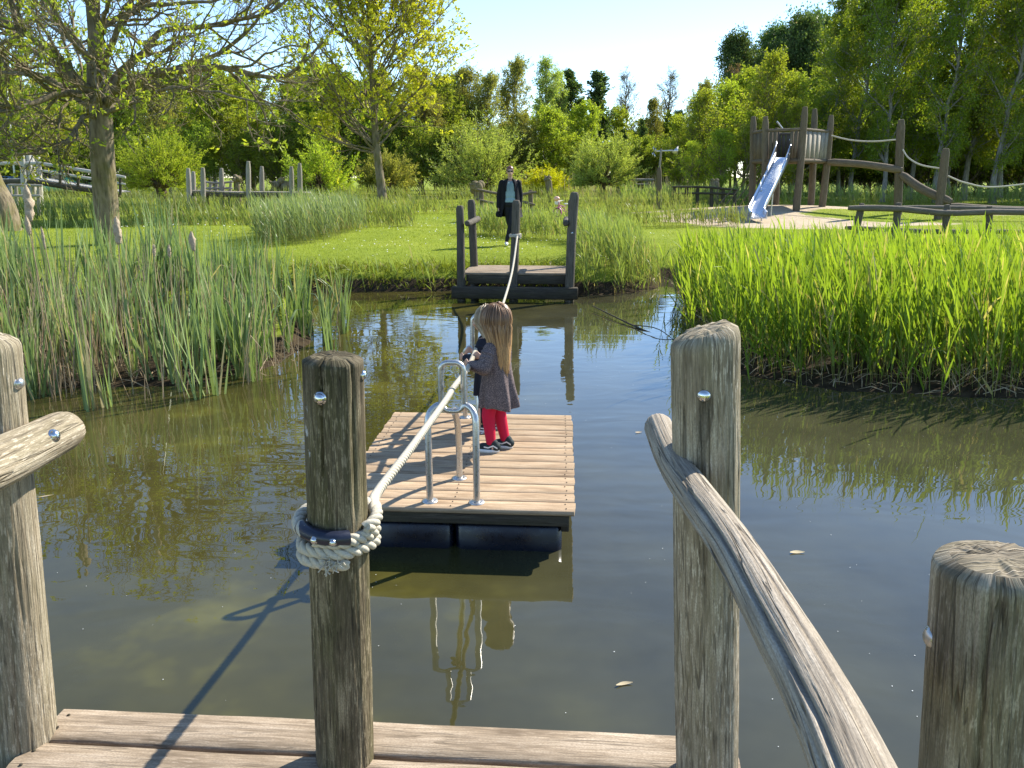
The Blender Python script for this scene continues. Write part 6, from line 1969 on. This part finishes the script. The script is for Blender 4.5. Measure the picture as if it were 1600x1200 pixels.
car('parked_car', 'white parked car right of the mint green van', 'car', 116, 270, 64, 4.2, 1.5, 'carwhite', False, 1.4)
YH = 78.0; v = at_y(0, 262, YH)
hb = thing('brick_shed', 'low building with a brown grey roof behind the parked cars', 'building', (v.x, YH, g(v.x, YH)))
M['brick'] = plain('red_brown_brick', (0.22, 0.11, 0.075), .9, .1, 0, .25, 12); M['roof'] = plain('brown_grey_roof', (0.20, 0.17, 0.15), .85, .1, 0, .2, 9)
mb = MB(); box(mb, (-7, -3, -.2), (3.6, 3, 2.0)); mb.build('wall', M['brick'], hb)
mb = MB(); mb.add([(-7.4, -3.5, 1.95), (4, -3.5, 1.95), (4, 3.5, 1.95), (-7.4, 3.5, 1.95), (-7.0, 0, 3.5), (3.6, 0, 3.5)], [[0, 1, 5, 4], [2, 3, 4, 5], [1, 2, 5], [3, 0, 4], [3, 2, 1, 0]]); mb.build('roof', M['roof'], hb)
for q in (-4.5, -2.0, 1.5):
    mb = MB(); box(mb, (q - .6, -3.04, .7), (q + .6, -3.005, 1.7)); w_ = mb.build('window', M['carglass'], hb)
    mb = MB(); box(mb, (q - .7, -3.08, .6), (q + .7, -3.003, .695)); mb.build('sill', M['white'], w_)
YP = 58.0; v0 = at_y(18, 262, YP); v1 = at_y(13, 150, YP)
fp = thing('white_pole', 'thin white pole rising beside the pale blue car', 'pole', (v0.x, YP, g(v0.x, YP)))
mb = MB(); tube(mb, [(0, 0, -.1), (v1.x - v0.x, 0, v1.z)], [.07, .05], 8); mb.build('pole', M['white'], fp, True)
mb = MB(); disc(mb, (0, 0, 0), .16, .08); mb.build('base_plate', M['steel'], fp)

# child's bicycle lying in the meadow behind the right far post
M['pink'] = plain('pink_paint', (0.62, 0.16, 0.36), .35, .5, 0, .06, 10); M['peach'] = plain('peach_helmet_plastic', (0.75, 0.42, 0.30), .4, .4, 0, .05, 10)
YC = 29.0; X0 = wx(881, YC)
bk = thing('childs_bicycle', 'small pink and white childs bicycle parked on the grass behind the right far post', 'bicycle', (X0, YC, g(X0, YC) + .04), 2.5, None, 1.1)
def torus(mb, c, R, r, axis, seg=20, s2=8):
    a = np.arange(seg) / seg * 6.2832; b_ = np.arange(s2) / s2 * 6.2832
    V = np.stack([(R + r * np.cos(b_)[None]) * np.cos(a)[:, None], r * np.sin(b_)[None] + 0 * a[:, None], (R + r * np.cos(b_)[None]) * np.sin(a)[:, None]], -1).reshape(-1, 3)
    i, j = np.meshgrid(np.arange(seg), np.arange(s2), indexing='ij')
    F = np.stack([i * s2 + j, i * s2 + (j + 1) % s2, ((i + 1) % seg) * s2 + (j + 1) % s2, ((i + 1) % seg) * s2 + j], -1).reshape(-1, 4)
    mb.add(V + np.array(c), F)
for xw in (-.26, .26):
    mb = MB(); torus(mb, (xw, 0, .15), .135, .018, 0); wl = mb.build('wheel', M['tyre'], bk, True)
    mb = MB()
    for k in range(6):
        a = k * math.pi / 6; tube(mb, [(xw - .13 * math.cos(a), 0, .15 - .13 * math.sin(a)), (xw + .13 * math.cos(a), 0, .15 + .13 * math.sin(a))], .004, 4)
    mb.build('spokes', M['steel'], wl)
    mb = MB(); torus(mb, (xw, 0, .15), .165, .014, 0); me_ = mb
    mg = mb.build('mudguard', M['pink'], bk, True); mg.scale = (1, 1.8, 1)
mb = MB(); tube(mb, [(.26, 0, .15), (.20, 0, .40), (.19, 0, .48)], .018, 8); tube(mb, [(.205, 0, .38), (0, 0, .20), (-.26, 0, .15)], .02, 8); tube(mb, [(0, 0, .18), (-.08, 0, .40)], .018, 8); tube(mb, [(.2, 0, .40), (-.06, 0, .32)], .018, 8); mb.build('frame', M['pink'], bk, True)
mb = MB(); tube(mb, [(.16, -.19, .54), (.20, -.08, .52), (.20, .08, .52), (.16, .19, .54)], .014, 8, n=12); mb.build('handlebar', M['white'], bk, True)
mb = MB(); sphere(mb, (-.09, 0, .43), (.10, .06, .03), 12, 8); mb.build('saddle', M['white'], bk, True)
mb = MB(); box(mb, (.22, -.09, .40), (.33, .09, .52), None, .012); mb.build('basket', M['white'], bk)
mb = MB(); sphere(mb, (.17, .19, .60), (.11, .09, .08), 14, 8); hm = mb.build('child_helmet', M['peach'], None, True)
hm.location = bk.location; hm.rotation_euler = bk.rotation_euler; hm.scale = bk.scale
tag(hm, 'peach coloured child helmet hung on the bicycle handlebar', 'helmet')

# ------------------------------------------------------------------ people
def cap_shape(bm, p0, r0, p1, r1, seg=14):
    """round cone between two spheres"""
    p0 = Vector(p0); p1 = Vector(p1)
    d = p1 - p0; L = d.length
    q = (d.normalized() if L > 1e-6 else Vector((0, 0, 1))).to_track_quat('Z', 'Y').to_matrix().to_4x4()
    rings = []
    for t in np.linspace(-math.pi / 2 + .001, 0, 5): rings.append((r0 * math.cos(t), r0 * math.sin(t)))
    for f in (.25, .5, .75): rings.append((r0 + (r1 - r0) * f, L * f))
    for t in np.linspace(0, math.pi / 2 - .001, 5): rings.append((r1 * math.cos(t), L + r1 * math.sin(t)))
    vs = []
    for r, z in rings:
        vs.append([bm.verts.new(p0 + (q @ Vector((r * math.cos(a), r * math.sin(a), z)))) for a in np.arange(seg) / seg * 2 * math.pi])
    for a, b in zip(vs[:-1], vs[1:]):
        for j in range(seg): bm.faces.new((a[j], a[(j + 1) % seg], b[(j + 1) % seg], b[j]))
    bm.faces.new(vs[0][::-1]); bm.faces.new(vs[-1])

def ell_shape(bm, c, r, rot=None):
    ret = bmesh.ops.create_uvsphere(bm, u_segments=18, v_segments=12, radius=1.0)
    for v in ret['verts']:
        p = Vector((v.co.x * r[0], v.co.y * r[1], v.co.z * r[2]))
        if rot is not None: p = rot @ p
        v.co = p + Vector(c)

def loft_shape(bm, rings):
    """closed skin through rings of equal point count"""
    vs = [[bm.verts.new(Vector(p)) for p in ring] for ring in rings]
    n = len(rings[0])
    for a, b in zip(vs[:-1], vs[1:]):
        for j in range(n): bm.faces.new((a[j], a[(j + 1) % n], b[(j + 1) % n], b[j]))
    bm.faces.new(vs[0][::-1]); bm.faces.new(vs[-1])

def fuse(name, bm, voxel, mat, parent, smooth_it=4, tf=None):
    """one continuous surface out of overlapping closed shapes"""
    me = bpy.data.meshes.new(name + '_raw'); bm.normal_update(); bm.to_mesh(me); bm.free()
    o = bpy.data.objects.new(name + '_raw', me); COL.objects.link(o)
    md = o.modifiers.new('remesh', 'REMESH'); md.mode = 'VOXEL'; md.voxel_size = voxel; md.use_smooth_shade = True
    if smooth_it:
        sm = o.modifiers.new('smooth', 'SMOOTH'); sm.iterations = smooth_it; sm.factor = 0.5
    dg = bpy.context.evaluated_depsgraph_get(); dg.update()
    me2 = bpy.data.meshes.new_from_object(o.evaluated_get(dg))
    bpy.data.objects.remove(o); bpy.data.meshes.remove(me)
    me2.name = name
    me2.materials.clear(); me2.materials.append(mat)
    me2.polygons.foreach_set('use_smooth', np.ones(len(me2.polygons), bool))
    if tf is not None: me2.transform(tf)
    return link(bpy.data.objects.new(name, me2), parent)

def hand_shapes(bm, wrist, palm_dir, fing_dir, thumb_side, s=1.0, curl=.6):
    """palm plus four bent fingers and a thumb; s = hand length in metres"""
    w = Vector(wrist); pd = Vector(palm_dir).normalized(); fd_ = Vector(fing_dir).normalized(); ts = Vector(thumb_side).normalized()
    pe = w + pd * s * .48
    for q in (-.16, -.05, .06, .16):
        cap_shape(bm, w + ts * s * q * .7, s * .075, pe + ts * s * q, s * .075, 8)
    for i, (q, ln) in enumerate(((.19, .36), (.065, .42), (-.065, .39), (-.19, .30))):
        a = pe + ts * s * q
        d1 = (pd * (1 - curl * .5) + fd_ * curl).normalized(); d2 = (pd * (1 - curl) + fd_ * (curl + .4)).normalized(); d3 = (pd * (.3 - curl) + fd_).normalized()
        b = a + d1 * s * ln * .45; c = b + d2 * s * ln * .35; e = c + d3 * s * ln * .25
        cap_shape(bm, a, s * .055, b, s * .05, 8); cap_shape(bm, b, s * .05, c, s * .046, 8); cap_shape(bm, c, s * .046, e, s * .04, 8)
    a = w + pd * s * .15 + ts * s * .18; b = a + (ts * .8 + pd * .7).normalized() * s * .24; c = b + (pd + fd_ * .6).normalized() * s * .2
    cap_shape(bm, a, s * .07, b, s * .06, 8); cap_shape(bm, b, s * .06, c, s * .05, 8)

def hair_mat(name, root, tip):
    m, nt, out = newmat(name)
    at = nd(nt, 'ShaderNodeAttribute', attribute_name='Col')
    sep = nd(nt, 'ShaderNodeSeparateColor', {'Color': at.outputs['Color']})
    c = mixc(nt, sep.outputs[0], root, tip)
    c = mixc(nt, math_(nt, 'MULTIPLY', sep.outputs[1], .8), c, tuple(x * .35 for x in root))
    p = principled(nt, out, c, .38, .45)
    return m

def hair(name, parent, mat, hc, hr, z_end, seed, tf, n=760, front=50, back_y=-.02, part=.012, wave=.011):
    """long straight hair: strands from a parting over the skull and down the back"""
    rng = np.random.default_rng(seed)
    mb = MB()
    hc = np.array(hc); hr = np.array(hr)
    npn = 18
    for k in range(n):
        phi = math.radians(rng.uniform(front, 360 - front))          # 0 = face
        sgn = 1 if math.sin(phi) >= 0 else -1
        dirx, diry = math.sin(phi), math.cos(phi)
        lay = rng.uniform(0.0, 0.013) + (rng.random() < .06) * .012
        pts = []
        thm = math.radians(rng.uniform(92, 108))
        for t in np.linspace(0.10, 1, 9):
            th = thm * t
            p = hc + (hr + .004 + lay) * np.array([dirx * math.sin(th), diry * math.sin(th), math.cos(th)])
            p[1] += (1 - t) * rng.uniform(-.03, .03) * .3
            pts.append(p)
        p = pts[-1].copy()
        ze = z_end + rng.uniform(-.03, .05) + .03 * abs(dirx)
        # gather towards the back as the hair hangs
        tgt = np.array([hc[0] + dirx * hr[0] * .68, hc[1] + min(diry, .1) * hr[1] * .55 + back_y * 1.2 - .02, ze])
        w0 = rng.uniform(0, 6.28)
        for t in np.linspace(.11, 1, 9):
            q = p * (1 - t) + tgt * t
            q = q.copy(); q[0] = p[0] + (tgt[0] - p[0]) * t ** .7 + wave * math.sin(w0 + t * 4) ; q[1] = p[1] + (tgt[1] - p[1]) * min(1, t * 1.5) + wave * math.cos(w0 * 2 + t * 3)
            pts.append(q)
        P = np.array(pts)
        dk = rng.random() ** 2
        R = np.interp(np.linspace(0, 1, len(P)), [0, .2, .85, 1], [.0035, .0055, .005, .0015]) * rng.uniform(.45, 1.15)
        T, N, B = frames(P); a = np.arange(4) / 4 * 6.2832
        V = P[:, None] + R[:, None, None] * (np.cos(a)[None, :, None] * N[:, None] * 1.5 + np.sin(a)[None, :, None] * B[:, None])
        tcol = np.clip((np.arange(len(P)) / (len(P) - 1) - .35) / .6 + rng.uniform(-.15, .15), 0, 1)
        mb.add(V.reshape(-1, 3), grid_faces(len(P), 4), None, np.repeat(np.stack([tcol, 0 * tcol + dk, 0 * tcol], -1), 4, 0))
    sphere(mb, hc + np.array([0, -.008, .008]), hr + .006, 18, 12, None, (0.0, .5, 0))
    o = mb.build(name, mat, parent, True)
    o.data.transform(tf)
    return o

def dots_mat(name, base, dot, scale=260):
    m, nt, out = newmat(name)
    tc = nd(nt, 'ShaderNodeTexCoord')
    v = nd(nt, 'ShaderNodeTexVoronoi', {'Vector': tc.outputs['Object'], 'Scale': scale})
    n = noise(nt, tc.outputs['Object'], 18, 3)
    f = maprange(nt, v.outputs['Distance'], .30, .42, 1, 0)
    c = mixc(nt, f, base, dot)
    c = mixc(nt, math_(nt, 'MULTIPLY', n, .35), c, tuple(x * .6 for x in base))
    principled(nt, out, c, .9, .1, 0, n, .3, .004)
    return m

def rotz(a): return Matrix.Rotation(a, 4, 'Z')

def child(label, root_xy, z, heading, k, dressmat, legmat, hairmat, head_turn, seed, lean=0.0, shoe=True, hair_end=.55, arms=True):
    """standing child about 0.99*k m tall; local +y is where it faces"""
    r = thing('person', label, 'child', (root_xy[0], root_xy[1], z))
    A = rotz(heading)
    def S(p): return Vector((p[0], p[1] + lean * p[2], p[2])) * k
    body = bmesh.new()
    def cap(bm, a, ra, b, rb): cap_shape(bm, S(a), ra * k, S(b), rb * k)
    # skull, jaw, nose, ears, neck
    HC = (0, .012, .885)
    HT = rotz(head_turn)
    def H(p): 
        q = HT @ (Vector(p)); return Vector((q.x, q.y, q.z + HC[2])) + Vector((0, HC[1], 0))
    def ell(bm, c, rr_): ell_shape(bm, S(H(c)), [x * k for x in rr_], HT.to_3x3())
    ell(body, (0, -.008, .02), (.073, .086, .085)); ell(body, (0, .022, -.03), (.055, .06, .062)); ell(body, (0, .088, -.01), (.011, .014, .012)); ell(body, (0, .07, -.045), (.024, .012, .010))
    for s in (-1, 1): ell(body, (s * .073, -.005, -.005), (.010, .018, .024)); ell(body, (s * .036, .062, -.025), (.026, .02, .024))
    cap(body, (0, -.005, .74), .034, (0, .0, .83), .034)
    # trunk and limbs
    cap(body, (-.03, 0, .46), .075, (-.045, 0, .70), .06); cap(body, (.03, 0, .46), .075, (.045, 0, .70), .06); cap(body, (-.075, 0, .725), .038, (.075, 0, .725), .038)
    LEG = (((-.052, 0, .45), (-.056, .035, .25), (-.058, .015, .055)), ((.052, 0, .45), (.054, .015, .25), (.058, -.025, .055)))
    for (h, kn, an) in LEG:
        cap(body, h, .050, kn, .040); cap(body, kn, .040, an, .028)
    sh = ((-.098, -.005, .715), (.098, -.005, .715))
    el = ((-.165, .0, .605), (.15, .03, .60)); wr = ((-.125, .135, .60), (.07, .16, .615))
    for i in (0, 1):
        cap(body, sh[i], .034, el[i], .028); cap(body, el[i], .028, wr[i], .020)
        hd = Vector(wr[i]) - Vector(el[i]); inw = Vector((.5 if i == 0 else -.5, .9, .1))
        hand_shapes(body, S(wr[i]), inw, (0.1, .2, -1), (0, .2, 1), .095 * k, .6)
    for (h, kn, an) in LEG:
        f = Vector(an); cap(body, (f.x, f.y - .02, .035), .028, (f.x, f.y + .085, .026), .022)
    fuse('body', body, .0055 * k, M['skin'], r, 3, A)
    # leggings
    bm = bmesh.new()
    for (h, kn, an) in LEG:
        cap(bm, h, .056, kn, .0455); cap(bm, kn, .0455, (an[0], an[1], an[2] + .015), .034)
    cap(bm, (-.03, 0, .44), .070, (.03, 0, .44), .070)
    fuse('leggings', bm, .006 * k, legmat, r, 3, A)
    # dress with flared, folded skirt and sleeves
    bm = bmesh.new()
    rings = []
    n = 56
    for z_, hx, hy, fo, yo in ((.768, .046, .042, 0, 0), (.755, .085, .055, 0, 0), (.72, .112, .068, 0, -.004), (.66, .112, .076, .001, -.004), (.59, .113, .086, .003, -.004), (.52, .118, .098, .005, -.006), (.44, .126, .114, .009, -.010), (.37, .134, .126, .013, -.016), (.315, .138, .132, .016, -.018)):
        ring = []
        for j in range(n):
            a = j / n * 2 * math.pi
            fz = fo * (math.cos(7 * a + seed) + .6 * math.cos(11 * a + 1.3 * seed)) 
            dz = (.012 * math.cos(3 * a + seed) if z_ < .32 else 0)
            ring.append(S((math.cos(a) * (hx + fz), math.sin(a) * (hy + fz) + yo, z_ + dz)))
        rings.append(ring)
    loft_shape(bm, rings[::-1])
    for i in (0, 1):
        cap(bm, (sh[i][0] * .92, sh[i][1], sh[i][2]), .046, el[i], .050); cap(bm, el[i], .050, tuple(Vector(el[i]).lerp(Vector(wr[i]), .86)), .034)
        # sleeve creases
        for q in (.25, .5, .75):
            c = Vector(sh[i]).lerp(Vector(el[i]), q); ell_shape(bm, S(c), (.052 * k, .050 * k, .014 * k), Matrix.Rotation(.5, 3, 'Y'))
    d = fuse('dress', bm, .0058 * k, dressmat, r, 3, A)
    # shoes
    for i, (h, kn, an) in enumerate(LEG):
        toe = rotz(.30 if i == 0 else .22)
        bm = bmesh.new(); o_ = Vector((an[0], an[1] - .01, 0))
        def F(p): return S(tuple(o_ + toe @ Vector(p)))
        cap_shape(bm, F((0, -.03, .036)), .030 * k, F((0, .03, .034)), .029 * k); cap_shape(bm, F((0, .03, .034)), .029 * k, F((0, .088, .025)), .024 * k); cap_shape(bm, F((0, -.02, .045)), .030 * k, F((0, -.012, .060)), .030 * k)
        so = fuse('shoe', bm, .004 * k, M['shoe'], r, 2, A)
        mb = MB(); out_ = []
        for zz in (0.0, .020):
            for j in range(20):
                a = j / 20 * 6.2832; yy = math.sin(a) * .078 + .028; w_ = (.030 + .006 * math.sin(a)) * math.cos(a)
                out_.append(tuple(A @ F((w_ * 1.12, yy, zz))))
        mb.add(out_, grid_faces(2, 20).tolist() + [list(range(20))[::-1], list(range(20, 40))]); mb.build('sole', M['white'], so)
        for s in (-1, 1):
            mb = MB(); st = [(s * .0325, -.045, .036), (s * .033, -.015, .052), (s * .0325, .02, .036), (s * .0315, .05, .040)]
            V = []
            for p in st: V += [tuple(A @ F((p[0], p[1], p[2] - .005))), tuple(A @ F((p[0], p[1], p[2] + .005)))]
            mb.add(V, [[2 * q, 2 * q + 2, 2 * q + 3, 2 * q + 1] for q in range(3)]); mb.build('stripe', M['white'], so)
    # eyes and mouth (turned away, but there)
    for s in (-1, 1):
        mb = MB(); sphere(mb, tuple(A @ S(H((s * .030, .073, .005)))), .0085 * k, 10, 8); e_ = mb.build('eye', M['lens'], r, True)
    mb = MB(); sphere(mb, tuple(A @ S(H((0, .080, -.047)))), (.016 * k, .006 * k, .005 * k), 10, 6); mb.build('mouth', M['lips'], r, True)
    tf = A @ Matrix.Scale(k, 4) @ Matrix.Translation((0, lean * .885, 0)) @ Matrix.Translation((0, HC[1], 0)) @ HT @ Matrix.Translation((0, -HC[1], 0))
    hair('hair', r, hairmat, (0, HC[1] - .01, HC[2] + .012), (.069, .083, .086), hair_end, seed, tf)
    return r

M['lips'] = plain('lips', (0.42, 0.16, 0.14), .5, .3, 0, .05)
M['shoe'] = plain('dark_canvas_shoe', (0.025, 0.035, 0.035), .75, .2, 0, .2, 60)
M['red'] = plain('raspberry_red_leggings', (0.50, 0.012, 0.045), .75, .2, 0, .1, 60)
M['dress'] = dots_mat('grey_mauve_dotted_cotton', (0.105, 0.084, 0.082), (0.36, 0.27, 0.25), 190)
M['coat'] = plain('dark_navy_coat', (0.018, 0.020, 0.028), .85, .2, 0, .3, 50)
M['hair_g'] = hair_mat('brown_to_golden_hair', (0.22, 0.125, 0.065), (0.66, 0.40, 0.17))
M['hair_b'] = hair_mat('pale_blond_hair', (0.42, 0.34, 0.22), (0.62, 0.53, 0.37))
M['hair_w'] = hair_mat('auburn_hair', (0.16, 0.062, 0.032), (0.26, 0.11, 0.05))

def heading_of(dx, dy): return math.atan2(-dx, dy)          # rotation that turns +y to (dx, dy)
p = at_z(777, 702, RAFT_Z)
child('small girl in grey dotted dress and red leggings standing on the raft, long brown hair', (p.x, p.y), RAFT_Z + .001, heading_of(-.86, .5), .985, M['dress'], M['red'], M['hair_g'], heading_of(-.62, .8) - heading_of(-.86, .5), 3)
p = at_z(768, 672, RAFT_Z)
child('pale blond child in dark coat almost hidden behind the girl on the raft', (p.x, p.y), RAFT_Z + .001, heading_of(-.9, .43), .905, M['coat'], M['coat'], M['hair_b'], 0.1, 8, .05, True, .62)

# ---- the woman walking towards the camera
def woman():
    px, py = 797, 376
    Y = 17.6
    x = wx(px, Y); gz = g(x, Y)
    top = at_y(794, 261, Y).z
    k = (top - gz) / 1.74
    r = thing('person', 'woman in open black coat and sunglasses walking on the lawn behind the far dock', 'woman', (x, Y, gz + .01))
    A = rotz(math.pi + .05)                      # local +y faces the camera
    def S(p): return Vector(p) * k
    bm = bmesh.new()
    def cap(b, a, ra, c, rc): cap_shape(b, S(a), ra * k, S(c), rc * k)
    def ell(b, c, rr_): ell_shape(b, S(c), [q * k for q in rr_])
    # local +x is her right, which is the left of the photo
    ell(bm, (0, -.015, 1.645), (.072, .09, .092)); ell(bm, (0, .02, 1.585), (.055, .062, .07)); ell(bm, (0, .095, 1.61), (.012, .018, .020)); ell(bm, (0, .075, 1.572), (.026, .014, .011))
    for s in (-1, 1): ell(bm, (s * .074, -.01, 1.62), (.010, .02, .028))
    cap(bm, (0, -.02, 1.43), .052, (0, -.005, 1.56), .05)
    cap(bm, (-.14, -.01, 1.40), .055, (.14, -.01, 1.40), .055); cap(bm, (-.06, 0, 1.12), .11, (-.075, 0, 1.34), .095); cap(bm, (.06, 0, 1.12), .11, (.075, 0, 1.34), .095); cap(bm, (-.06, 0, .95), .12, (.06, 0, .95), .12)
    LEG = (((.085, 0, .93), (.015, -.02, .50), (-.075, -.22, .14)), ((-.085, 0, .93), (-.02, .14, .50), (.09, .17, .085)))
    for (h, kn, an) in LEG:
        cap(bm, h, .088, kn, .056); cap(bm, kn, .056, an, .038)
    SH = ((.185, -.01, 1.385), (-.185, -.01, 1.385)); EL = ((.245, -.03, 1.10), (-.235, -.05, 1.10)); WR = ((.265, .03, .85), (-.225, .02, .86))
    for i in (0, 1):
        cap(bm, SH[i], .052, EL[i], .042); cap(bm, EL[i], .042, WR[i], .028)
        hand_shapes(bm, S(WR[i]), (0, .1, -1), (-.6 if i == 0 else .6, .25, -.6), (0, 1, .1), .18 * k, .5)
    for (h, kn, an) in LEG: cap(bm, (an[0], an[1] - .03, an[2] - .04), .036, (an[0], an[1] + .13, an[2] - .055), .03)
    fuse('body', bm, .0085 * k, M['skin'], r, 3, A)
    bm = bmesh.new()
    for (h, kn, an) in LEG:
        cap(bm, h, .097, kn, .066); cap(bm, kn, .064, tuple(Vector(kn).lerp(Vector(an), .93)), .046)
    cap(bm, (-.06, 0, .95), .128, (.06, 0, .95), .128)
    fuse('leggings', bm, .010 * k, M['leggings'], r, 3, A)
    bm = bmesh.new()
    cap(bm, (-.06, .0, 1.10), .122, (-.078, 0, 1.34), .105); cap(bm, (.06, .0, 1.10), .122, (.078, 0, 1.34), .105); cap(bm, (-.09, 0, 1.385), .055, (.09, 0, 1.385), .055); cap(bm, (-.06, 0, .985), .130, (.06, 0, .985), .130)
    fuse('shirt', bm, .010 * k, M['shirt'], r, 3, A)
    # open coat
    mb = MB(); n = 34; rings = []
    spec = [(1.47, .085, .075, 46), (1.44, .15, .10, 40), (1.39, .215, .125, 34), (1.25, .22, .155, 32), (1.08, .225, .165, 31), (.92, .24, .18, 36), (.78, .265, .20, 42), (.63, .285, .21, 48)]
    for z_, hx, hy, gap in spec:
        a = np.radians(np.linspace(90 + gap, 450 - gap, n))
        f = 1 + .04 * np.cos(6 * a) * (1.4 - z_)
        outr = np.stack([np.cos(a) * hx * f, np.sin(a) * hy * f - .01, 0 * a + z_], -1)
        inr = np.stack([np.cos(a) * (hx * f - .022), np.sin(a) * (hy * f - .022) - .01, 0 * a + z_], -1)
        rings.append(np.concatenate([outr, inr[::-1]]))
    V = np.array(rings) * k
    V = np.array([(A @ Vector(v))[:] for v in V.reshape(-1, 3)])
    F = grid_faces(len(spec), 2 * n).tolist()
    for rr_, rev in ((0, False), (len(spec) - 1, True)):
        b0 = rr_ * 2 * n
        for j in range(n - 1): 
            q = [b0 + j, b0 + j + 1, b0 + 2 * n - 2 - j, b0 + 2 * n - 1 - j]; F.append(q[::-1] if rev else q)
    mb.add(V, F)
    ct = mb.build('coat', M['black'], r, True)
    for i in (0, 1):
        bm = bmesh.new(); cap(bm, SH[i], .072, EL[i], .064); cap(bm, EL[i], .064, tuple(Vector(EL[i]).lerp(Vector(WR[i]), .93)), .052)
        fuse('sleeve', bm, .011 * k, M['black'], ct, 2, A)
    for s in (-1, 1):
        mb = MB(); pts = [(s * .05, .075, 1.475), (s * .085, .115, 1.42), (s * .105, .145, 1.33), (s * .10, .158, 1.2)]
        tube(mb, [tuple(A @ S(p)) for p in pts], np.array([.022, .030, .026, .012]) * k, 8, n=None); mb.build('lapel', M['black'], ct, True)
    for i, (h, kn, an) in enumerate(LEG):
        bm = bmesh.new(); a = Vector(an)
        cap(bm, (a.x, a.y - .035, a.z - .035), .042, (a.x, a.y + .05, a.z - .04), .04); cap(bm, (a.x, a.y + .05, a.z - .045), .038, (a.x, a.y + .15, a.z - .052), .032)
        so = fuse('shoe', bm, .008 * k, M['white'], r, 2, A)
    # face
    for s in (-1, 1):
        bm = bmesh.new(); ell(bm, (s * .036, .088, 1.637), (.031, .012, .022)); fuse('sunglass_lens', bm, .004 * k, M['lens'], r, 1, A)
        mb = MB(); tube(mb, [tuple(A @ S((s * .066, .078, 1.642))), tuple(A @ S((s * .08, .0, 1.64)))], .004 * k, 5); mb.build('sunglass_arm', M['lens'], r)
        mb = MB(); sphere(mb, tuple(A @ S((s * .033, .078, 1.636))), .011 * k, 8, 6); mb.build('eye', M['white'], r, True)
    mb = MB(); sphere(mb, tuple(A @ S((0, .088, 1.571))), (.022 * k, .007 * k, .007 * k), 10, 6); mb.build('mouth', M['lips'], r, True)
    bm = bmesh.new(); ell(bm, (0, -.026, 1.672), (.083, .092, .088))
    for s in (-1, 1): ell(bm, (s * .066, -.03, 1.63), (.014, .04, .055))
    ell(bm, (0, -.105, 1.615), (.04, .035, .05))
    fuse('hair', bm, .007 * k, M['hair_w'], r, 2, A)
    # bag held low in her right hand
    w = A @ S((.285, .06, .70)) + r.location
    b_ = thing('handbag', 'small black bag hanging from the right hand of the woman', 'bag', (w.x + .02, w.y, w.z - .06), .9, None, .72)
    bm = bmesh.new(); loft_shape(bm, [[(math.cos(a) * hx, math.sin(a) * hy, z_) for a in np.arange(16) / 16 * 6.2832] for z_, hx, hy in ((.0, .09, .04), (.02, .115, .055), (.10, .12, .055), (.16, .105, .04), (.17, .10, .03))])
    fuse('pouch', bm, .010, M['black'], b_, 1)
    mb = MB(); tube(mb, [(-.07, 0, .15), (-.04, 0, .24), (.04, 0, .24), (.07, 0, .15)], .01, 6, n=12); mb.build('strap', M['black'], b_, True)
M['shirt'] = plain('grey_teal_shirt', (0.24, 0.34, 0.36), .85, .15, 0, .12, 70, .003)
woman()
